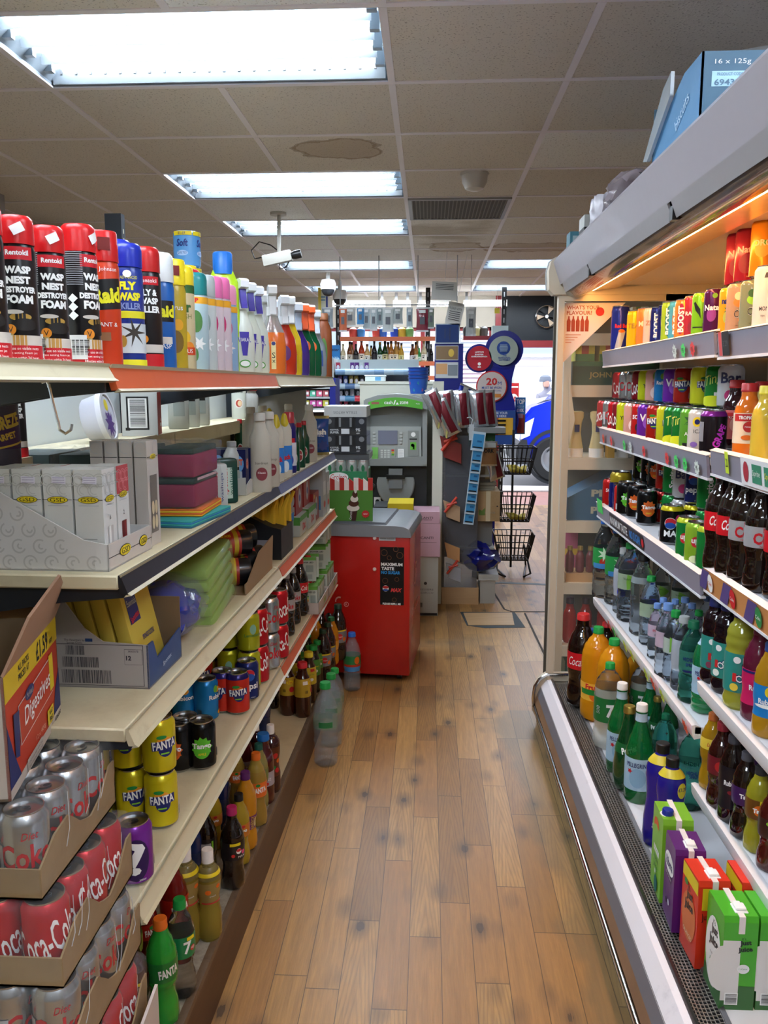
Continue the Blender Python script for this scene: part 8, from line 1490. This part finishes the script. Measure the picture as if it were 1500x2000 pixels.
# ---------------------------------------------------------------- lottery stand
LB=M('1c2488',.3,coat=.4);lo=thing('lottery_stand','dark blue lottery play stand with round signs stacked on a curved frame','stand',(0,0,0));ly=7.0
def lc(px,py):v=P(px,py,y=ly);return v.x,v.z
def disc(px,py,r_,m,t0,t1,n=36):x,z_=lc(px,py);return [(x+r_*math.cos(2*A*k/n),z_+r_*math.sin(2*A*k/n)) for k in range(n)]
q=MB();q.prism(disc(985,683,.155,LB,0,0),LB,ly,ly+.04,'y');q.prism(disc(936,700,.116,LB,0,0),LB,ly-.01,ly+.03,'y');q.prism([lc(*t) for t in ((955,700),(1013,690),(1000,740),(999,765),(1005,785),(1010,830),(1002,860),(940,860),(940,760))][::-1],LB,ly+.005,ly+.035,'y');q.prism(disc(975,822,.16,LB,0,0),LB,ly,ly+.04,'y');q.build('frame',lo)
def lf(name,px,py,r_,m,pr):
    x,z_=lc(px,py);q=MB();q.prism(disc(px,py,r_,m,0,0),m,ly-.022,ly-.01,'y')
    for k,(sh,mm_,a_,b_) in enumerate(pr):q.flat(sh,mm_,(x+a_,ly-.022,z_+b_),(1,0,0),(0,0,1),.001+.001*k)
    q.build(name,lo)
NB2=M('2c4c98',.4)
lf('main_sign',983,685,.118,M('a8b4ac',.35),[(ell(.11,.11),NB2,0,.02),(fit('THE',.03,.012,bold=.02),NB2,.01,-.04),(fit('NATIONAL',.1,.015,bold=.02),NB2,.01,-.058),(fit('LOTTERY',.09,.015,bold=.02),NB2,.01,-.076)]+[(rct(.07-.006*abs(k-2),.008),M('90a8c8'),0,.045-.012*k) for k in range(5)])
lf('red_sign',936,700,.1,M('b82838',.4),[(fit("LOTTO'S",.07,.013,bold=.04),Wt,0,.05),(fit('EASTER',.07,.012,bold=.04),Wt,0,.03),(fit('EXTRAVAGANZA',.13,.012,bold=.04),Wt,0,.014),(fit('SATURDAY 8TH APRIL',.12,.007),M('6c1020'),0,-.005),(ell(.026,.026),Wt,0,-.045),(rct(.026,.01),Wt,0,-.07)])
x,z_=lc(960,750);q=MB();q.prism(disc(960,755,.128,RC,0,0),RC,ly-.012,ly-.002,'y');q.prism(disc(960,755,.118,Wt,0,0),M('c8bcb8',.4),ly-.018,ly-.012,'y')
for sh,m,a_,b_ in ((fit('20',.09,.06,bold=.03),RC,0,.04),(fit('M',.03,.03),NB2,.065,.025),(fit('MUST BE WON',.16,.02,bold=.02),NB2,.0,-.01),(fit('SATURDAY 8TH APRIL',.14,.01),NB2,.01,-.036),(rct(.16,.03),M('c8803c'),0,-.075)):q.flat(sh,m,(x+a_,ly-.018,z_+b_-.02),(1,0,0),(0,0,1),.001)
q.build('prize_sign',lo)
x,z_=lc(975,830);q=MB();q.box(x-.13,x+.13,ly-.03,ly-.0,z_-.16,z_+.12,M('2c4c90',.4));
for j_,(sh,m,a_,b_) in enumerate(((fit('CHOOSE YOUR',.17,.02,bold=.03),M('c0c8e0'),-.02,.1),(fit('GAMES HERE',.15,.02,bold=.03),M('c0c8e0'),-.02,.075),(rct(.18,.14),M('d8a838'),.02,-.01),(rct(.1,.14),M('b04c2c'),-.06,-.01))):q.flat(sh,m,(x+a_,ly-.03,z_+b_),(1,0,0),(0,0,1),.001+.001*j_)
for k in range(4):q.box(x-.05,x+.05,ly-.04,ly-.03,z_+.03-.035*k,z_+.045-.035*k,BLACK)
q.build('slip_holder',lo);q=MB();q.box(x-.1,x-.02,ly,ly+.03,0,z_-.1,LB);q.box(x-.16,x+.02,ly-.15,ly+.15,0,.03,LB);q.build('post',lo)
def poster(name,lab,px0,py0,px1,py1,y,m,pr=(),cat='poster',t_=.004,hang=0):
    a=P(px0,py1,y=y);b=P(px1,py0,y=y);o=thing(name,lab,cat,((a.x+b.x)/2,y,a.z));w_=b.x-a.x;h_=b.z-a.z;q=MB();q.box(-w_/2,w_/2,0,t_,0,h_,m)
    for k,(sh,m2,x,z_) in enumerate(pr):q.flat(([(c*w_,d*h_) for c,d in sh[0]],sh[1]),m2,(x*w_,0,z_*h_),(1,0,0),(0,0,1),.0015+.001*k)
    if hang:q.tube([(0,.002,h_),(0,.002,CZ-a.z)],.0015,Gy,5)
    q.build('sheet',o);return o
poster('prize_poster','blue upright poster lettered top prizes beside the open door',1005,776,1027,848,7.1,M('3c7cb8',.4),[(fit('TOP',.8,.14,bold=.04),Wt,0,.88),(fit('PRIZES OF',.7,.06,bold=.04),M('a8d0e8'),0,.75),(fit('£100K',.7,.1,bold=.04),Wt,0,.65),(rct(.7,.5),M('a83c38'),0.06,.28),(rct(.5,.12),M('c8a0b0'),0,.5)])
poster('lottery_poster','red poster with white circle and number on the door frame',993,748,1014,800,10.166,RC,[(ell(.9,.5),Wt,0,.35),(fit('20',.5,.2,bold=.04),RC,0,.4),(rct(.8,.06),Wt,0,.85)]);poster('small_notice','pale blue paper notice high on the red door frame',993,723,1004,748,10.166,M('c8d4d4'))

bs=thing('basket_stand','black wire stand of stacked baskets on splayed legs near the door','stand',(P(1000,1100,y=6.4).x,6.4,0));WK=M('18181c',.4)
q=MB();q.tube([(0,.1,.02),(0,.12,1.1)],.009,WK);q.build('post',bs)
for sx in (-1,1):
    q=MB();q.tube([(sx*.10,.1,.2),(sx*.13,-.12,.02),(sx*.07,-.2,.012),(sx*.13,.2,.012),(sx*.10,.1,.2)],.008,WK,6);q.build('leg',bs)
for zc in (.78,.42,.12):
    q=MB()
    for f,zz_ in ((1,.2),(.86,.1),(.72,0)):q.tube([(-.15*f,-.16*f,zc+zz_),(.15*f,-.16*f,zc+zz_),(.15*f,.1*f,zc+zz_),(-.15*f,.1*f,zc+zz_)],.005,WK,5,True)
    for k in range(9):t_=-1+k/4;q.tube([(.15*t_,-.16,zc+.2),(.108*t_,-.115,zc),(.108*t_,.072,zc),(.15*t_,.1,zc+.2)],.0035,WK,5)
    for k in range(5):t_=-1.+k/2.5;q.tube([(-.15,-.03+.1*t_,zc+.2),(-.108,-.03+.07*t_,zc),(.108,-.03+.07*t_,zc),(.15,-.03+.1*t_,zc+.2)],.0035,WK,5)
    q.build('basket',bs)
def ban(o):
    for k in range(5):q=MB();q.tube([(-.06+.012*k,-.02*k*.3,.05),(-.03+.012*k,-.03,.02),(.02+.01*k,-.03,.016),(.06+.004*k,-.01,.04)],[.005,.016,.016,.006],M('c8b444',.5),8);q.build('banana',o)
kind('ban','banana_bunch','bananas','bunch of bananas','bananas',ban,'banana bunches in the wire baskets');bl_=bs.location
for dx,dy,z_,t_ in ((0,-.06,.785,'bunch of bananas in the uppermost wire basket, front'),(.01,.02,.785,'bunch of bananas in the uppermost wire basket, rear'),(0,-.05,.425,'bunch of green tipped bananas in the middle wire basket')):put('ban',t_,(bl_.x+dx,bl_.y+dy,z_),.2,scale=1.1)
# ================================================================ till area and shop front
def wpt(px,py,y):return P(px,py,y=y)
gy=7.4;tg=thing('tobacco_gantry','tobacco shelving with curved printed price strips behind the till','gantry',(0,0,0))
def bx2(q,px0,py0,px1,py1,y,d,m):a=wpt(px0,py1,y);b=wpt(px1,py0,y);q.box(a.x,b.x,y,y+d,a.z,b.z,m);return (a.x+b.x)/2,(a.z+b.z)/2,b.x-a.x,b.z-a.z
q=MB();bx2(q,648,702,818,900,gy+.3,.02,M('a8b4b4',.4));bx2(q,646,700,652,900,gy,.3,M('b0b8b8',.4));q.build('back_panel',tg)
for py in (725,752,776,800):q=MB();bx2(q,652,py,818,py+2,gy,.3,GREY);q.build('shelf',tg)
r_=random.Random(8)
for py,x1,cs_ in ((722,808,('88a8c8','98b8d0','a8c0d0','6c90b8')),(750,740,('88a8b0','b8c8d0','4c6c98','a0b8c8')),(774,740,('c03838','c83848','5088b0','98b0d0'))):
    q=MB();x=655
    while x<x1:m=M(cs_[int(x)%4],.3);a=wpt(x,py,gy-.03);b=wpt(min(x1,x+19),py,gy-.03);q.T=Matrix.Translation((a.x,gy-.02,a.z-.02)) @ Matrix.Rotation(A/2,4,'Y');q.lathe([(.026,0),(.026,b.x-a.x)],m,14);x+=19
    q.T=None;q.build('price_roll',tg)
def tobs(py0,py1,xs,cols,txt):
    for i,x in enumerate(xs):
        c=cols[i%len(cols)];a=wpt(x,py1,gy+.04);b=wpt(x+8.5,py0,gy+.04);o=thing('tobacco_pack','%s tobacco pack on the %s of the gantry'%(('purple','blue','gold','dark','red','pale')[('5c2c7c','3858a8','b8a048','2c2c34','a03048','b8c0c0').index(c)],txt),'tobacco pack',(a.x,gy+.04,a.z),0,'tobacco packs on the '+txt)
        q=MB();q.box(0,b.x-a.x-.004,0,.06,0,b.z-a.z,M(c,.35));q.flat(ell((b.x-a.x)*.7,(b.z-a.z)*.5),M('d0ccd4'),((b.x-a.x)/2,0,(b.z-a.z)*.45),(1,0,0),(0,0,1),.001);q.build('pack',o)
tobs(708,725,(656,684,693,702,712),('a03048','5c2c7c','5c2c7c','b8c0c0','5c2c7c'),'top shelf');tobs(734,752,(660,671,682,692,703,714,725),('5c2c7c','3858a8','b8a048','b8a048','2c2c34','2c2c34','2c2c34'),'second shelf');tobs(758,776,(662,673,684,695),('2c2c34','2c2c34','b8c0c0','2c2c34'),'third shelf');tobs(784,800,(660,672,684),('a03048','a03048','2c2c34'),'fourth shelf')
vy=6.3;vd=thing('vape_display','white display rack of small coloured packs beyond the shelving end','display',(0,0,0));q=MB();bx2(q,560,735,644,798,vy+.1,.02,M('b8c0c0',.4));bx2(q,644,738,655,830,vy,.3,M('141c74',.4))
for py in (740,756,775,797):bx2(q,560,py,644,py+3.5,vy-.01,.1,M('a4aaac',.4))
q.build('rack',vd)
for j,cs_ in enumerate((('e08060','50b088','6c9cb8'),('58b090','d06080','b05860'),('d060a8','c85098','c8c050'))):
    for i in range(6):a=wpt(568+12.5*i,755.5+19.5*j,vy);o=thing('vape_pack','small %s pack, %s row of the white display rack, %s'%((('orange','green','blue'),('green','pink','red'),('magenta','crimson','yellow'))[j][i%3],('upper','middle','lower')[j],'left half' if i<3 else 'right half'),'pack',(a.x,vy,a.z+.003),0,'small packs in the display rack');q=MB();q.box(0,.043,0,.03,0,.045,M(cs_[i%3],.4));q.flat(rct(.02,.02),M('e8e8e8'),(.028,0,.024),(1,0,0),(0,0,1),.001);q.build('pack',o)
q=MB();bx2(q,560,805,644,860,vy+.1,.02,M('2c1c18',.6));bx2(q,560,860,650,868,vy,.3,M('c05828',.4));bx2(q,560,868,650,1136,vy+.02,.3,M('a89878',.6));o=q.build('low_cabinet');tag(o,'dark low cabinet with an orange edged shelf under the white display rack','cabinet')

sy_=9.2;ORG=M('e07850',.4,e=0);SK=[wpt(660,600,sy_),wpt(845,600,sy_)]
ss_=thing('spirit_shelving','black slotted post shelving with orange edged shelves of spirits in the window','shelving',(0,0,0))
for px in (660,836,985):a=wpt(px,583,sy_);q=MB();q.box(a.x-.025,a.x+.025,sy_,sy_+.04,0,2.47,BLACK);[q.box(a.x-.006,a.x+.006,sy_-.001,sy_,.3+.09*k,.35+.09*k,GREY) for k in range(24)];q.build('post',ss_)
shz={}
for py,x0,x1,m in ((707,664,850,ORG),(659,664,850,ORG),(735,756,850,ORG),(657,905,985,M('8c1c28',.4))):a=wpt(x0,py,sy_-.1);b=wpt(x1,py,sy_-.1);q=MB();q.box(a.x,b.x,sy_-.1,sy_+.25,a.z-.02,a.z,M('c8b8b0',.4));q.box(a.x,b.x,sy_-.11,sy_-.1,a.z-.04,a.z+.005,m);q.build('shelf',ss_);shz[py]=a.z
def sp(key,px,py,base,d=0):a=wpt(px,py,sy_+d);s_=(wpt(px,py,sy_+d).z-shz[base])/(height(key));return (key,Vector((a.x,sy_+d,shz[base])),random.Random(px).uniform(-.3,.3),(s_*1.2,s_*1.2,s_))
seq('the window shelf',[sp(k,px,py,707) for k,px,py in (('sn',670,672),('sb',683,667),('sc',695,672),('sd',706,663),('se',717,672),('sf',731,665),('sg2',742,668),('sh',752,665),('si',764,666),('sj',773,666),('sk',784,670),('sl',806,672),('sa',812,668),('sm',819,680),('sn',828,666))],group='spirit bottles in the window')
seq('the window shelf rear row',[sp(k,px,py,707,.12) for k,px,py in (('sa',687,668),('sk',725,675),('sa',758,668),('sj',778,668),('sn',815,664),('sf',842,672))])
seq('the lower window shelf',[sp(k,px,py,735) for k,px,py in (('sd',770,712),('sm',783,713),('sf',795,718),('sb',806,712),('sc',816,712))])
kind('bow','small_tub','tub','small plastic tub','tub',lambda o:(lambda q:(q.lathe([(.05,0),(.06,.05),(.06,.055)],M('3c70b0',.3),18),q.build('tub_body',o)))(MB()),'small tubs on the upper window shelf')
for k,(px,c,t_) in enumerate(((690,'b84438','red'),(705,'3878b0','blue'),(735,'b84438','second red'),(748,'3060b0','wide blue'),(770,'2c50c0','bright blue'),(785,'c8a838','yellow'),(800,'6c9c58','green'),(912,'2c2c30','black'),(930,'c8c088','cream'),(945,'4c4440','brown'))):
    a=wpt(px,650,sy_);o=thing('cleaning_tub','%s lidded tub on the %s window shelf behind the hanging bags'%(t_,'upper' if px<900 else 'right hand'),'tub',(a.x,sy_,shz[659 if px<900 else 657]));q=MB();q.lathe([(.04,0),(.045,.06),(.045,.09),(.02,.11)],M(c,.35),18);q.build('tub_body',o)

for k,(x0,x1,t_) in enumerate(((650,752,'left'),(768,802,'middle'),(815,880,'centre right'),(905,990,'right hand'))):
    a=wpt(x0,600,9.75);b=wpt(x1,600,9.75);o=thing('strip_light','%s bright strip light across the top of the shop window'%t_,'strip light',(a.x,9.75,2.34));L_=b.x-a.x;q=MB();q.T=Matrix.Translation((0,0,0)) @ Matrix.Rotation(A/2,4,'Y');q.lathe([(.018,0),(.018,L_)],M('f0f8ff',.4,e=12),12);q.build('tube',o);q=MB();q.box(0,L_,-.02,.03,.02,.05,WHITE);q.box(.02,.05,0,.02,.05,.14,GREY);q.box(L_-.05,L_-.02,0,.02,.05,.14,GREY);q.build('batten',o)

hy=7.0;q=MB();a=wpt(652,601,hy);b=wpt(905,601,hy);q.tube([(a.x,hy,a.z+.02),(b.x,hy,a.z+.02)],.006,GREY,6)
for f in (.05,.35,.65,.95):x=a.x+(b.x-a.x)*f;q.tube([(x,hy,a.z+.02),(x,hy,CZ)],.004,GREY,5)
tag(q.build('hanging_rail'),'thin metal rail hung from the ceiling carrying the display bags over the till','rail')
for i,(px,w_,h_,c,t_) in enumerate(((640,22,40,'8c98a0','grey'),(670,15,46,'c06848','orange card'),(684,22,36,'a8a49c','grey card'),(704,14,34,'4088c0','blue'),(716,14,42,'98a4a8','long silver'),(730,14,44,'a8b4b8','clear'),(742,12,36,'7c8c90','narrow grey'),(758,22,46,'b0b8b8','wide clear'),(777,20,32,'9ca4a4','dark patterned'),(800,12,38,'a0b0b8','plug'),(825,24,46,'7c2c3c','dark red'),(842,12,40,'6c7c70','greenish'),(920,20,54,'b8bcbc','crumpled white'))):
    a=wpt(px,604,hy-.03*(i%2));s_=hy/1630;kf=lambda o:bag(o,w_*s_,h_*s_,.03,M(c,.2,a=.85),None,[(rct(w_*s_*.4,h_*s_*.3),M('484c54',.5),0,h_*s_*.45),(rct(w_*s_*.5,h_*s_*.12),M('d0d4d4',.5),0,h_*s_*.82)],i,M('d0d4d8',.2,a=.6))
    o=thing('hanging_bag','%s pouch hanging on the rail over the till'%t_ if px<900 else 'crumpled white carrier bag hanging left of the black fascia','bag',(a.x,hy-.03*(i%2)-.01,a.z+.016-h_*s_));kf(o)
q=MB();a=wpt(920,575,hy);q.tube([(a.x,hy-.01,a.z-.1),(a.x,hy-.01,CZ)],.002,BLACK,5);tag(q.build('hanging_string'),'thin string holding the crumpled white carrier bag','string')
LNS=[(rct(.7,.03),DGREY,0,.85-.09*k) for k in range(8)]
poster('paper_notice','tilted white paper notice hanging right of the dark red pouch',868,590,900,634,6.9,M('b4b4b0',.6),[(fit('PLEASE NOTE',.8,.1),BLACK,0,.72)]+LNS[3:],hang=1).rotation_euler.y=.2
poster('ceiling_notice','wide pale notice dangling from the ceiling in front of the till',842,550,892,586,6.8,M('b8b8b4',.6),LNS[:4],hang=1).rotation_euler.y=.06
poster('advert_screen','dark blue screen in a silver frame over the scratch cards',850,632,898,671,6.9,M('a4b0b8',.3),[(rct(.92,.9),M('1c3468',.2),0,.5),(rct(.04,.5),M('14264c'),-.1,.5),(rct(.04,.6),M('14264c'),.1,.5)],'screen')
sc=poster('scratchcard_dispenser','blue dispenser rack of gold and silver scratch cards beside the lottery stand',848,671,905,800,6.92,M('141c70',.4),[(rct(.8,.22),Gy,-.07,.86),(rct(.76,.2),M('7c6448',.4),-.07,.86),(ell(.2,.12),M('c8a848'),.08,.86),(rct(.8,.24),Gy,-.07,.6),(rct(.4,.16),M('c89868'),-.25,.62),(rct(.34,.16),M('788088'),.14,.6)],'dispenser',t_=.06);
poster('wall_sign','blue sign with white lettering in the window left of the spirits',636,674,664,706,8.9,M('1c70b0',.4),[(fit('Oyster',.9,.26,bold=.03),M('0c2c50'),0,.7),(fit('available',.9,.2,bold=.03),M('a8d0e8'),0,.2)],'sign');poster('round_sign','rainbow ringed white sticker above the blue window sign',636,652,648,668,8.9,M('e0c8a0',.4),[(ell(.8,.8),M('e08038'),0,.5),(ell(.55,.55),M('4898c8'),0,.5)],'sticker')
poster('window_sign','tall yellow and blue sign by the left window edge',622,562,640,622,8.6,M('d8dcc8',.4),[(rct(.2,1),M('283c90'),.4,.5),(rct(.7,.04),M('5888a8'),-.1,.7),(rct(.7,.04),M('5888a8'),-.1,.6),(rct(.3,1),M('d8c040'),-.35,.5)],'sign',hang=1)
poster('yellow_tag','small yellow tag beside the right hand slotted post',966,602,976,612,9.0,YC,cat='tag',hang=1);poster('white_carton','pale carton on the red edged shelf next to the lottery sign',962,636,993,660,8.9,M('a8b8b8',.5),cat='box',t_=.2)
a=wpt(738,745,6.2);o=thing('plastic_crate','translucent white lidded tub standing on the counter behind the cash machine','tub',(a.x,5.93,1.4685));q=MB();q.rbox(-.07,.07,-.05,.05,0,.035,M('c8d4d8',.2),.006);q.rbox(-.075,.075,-.055,.055,.035,.044,M('d8e0e4',.3),.003);q.flat(rct(.04,.025),M('5898c8'),(.02,-.05,.018),(1,0,0),(0,0,1),.001);q.build('tub_body',o)

q=MB();a=wpt(655,900,7.0);q.box(-2.2,.1,6.9,7.35,0,1.0,M('8c8478',.6));q.box(-2.2,.14,6.85,7.4,1.0,1.03,M('b8b0a4',.4));tag(q.build('till_counter'),'long till counter hidden behind the cash machine and beer tower','counter')
fp=wpt(1068,618,10.15);fn_=thing('extractor_fan','round chrome rimmed extractor fan set in the black fascia','fan',(fp.x,10.16,fp.z));RX=Matrix.Rotation(A/2,4,'X')
q=MB();q.tube([(.125*math.cos(k*A/16),0,.125*math.sin(k*A/16)) for k in range(32)],.006,CHROME,6,True);q.build('rim',fn_);q=MB();q.T=RX;q.lathe([(.02,0),(.02,.02)],WHITE,14);q.build('hub',fn_)
for k in range(6):a0=k*A/3;q=MB();q.prism([(.025*math.cos(a0),.025*math.sin(a0)),(.118*math.cos(a0-.2),.118*math.sin(a0-.2)),(.118*math.cos(a0+.35),.118*math.sin(a0+.35))],M('c0a890',.35,.5) if k%2 else BLACK,-.004,.004,'y');q.build('blade',fn_)
LB2={k:v for k,v in LABELS.items() if len(v)>1}
for k,v in LB2.items():
    g=v[0].get('group')
    for o in v:o['group']=g
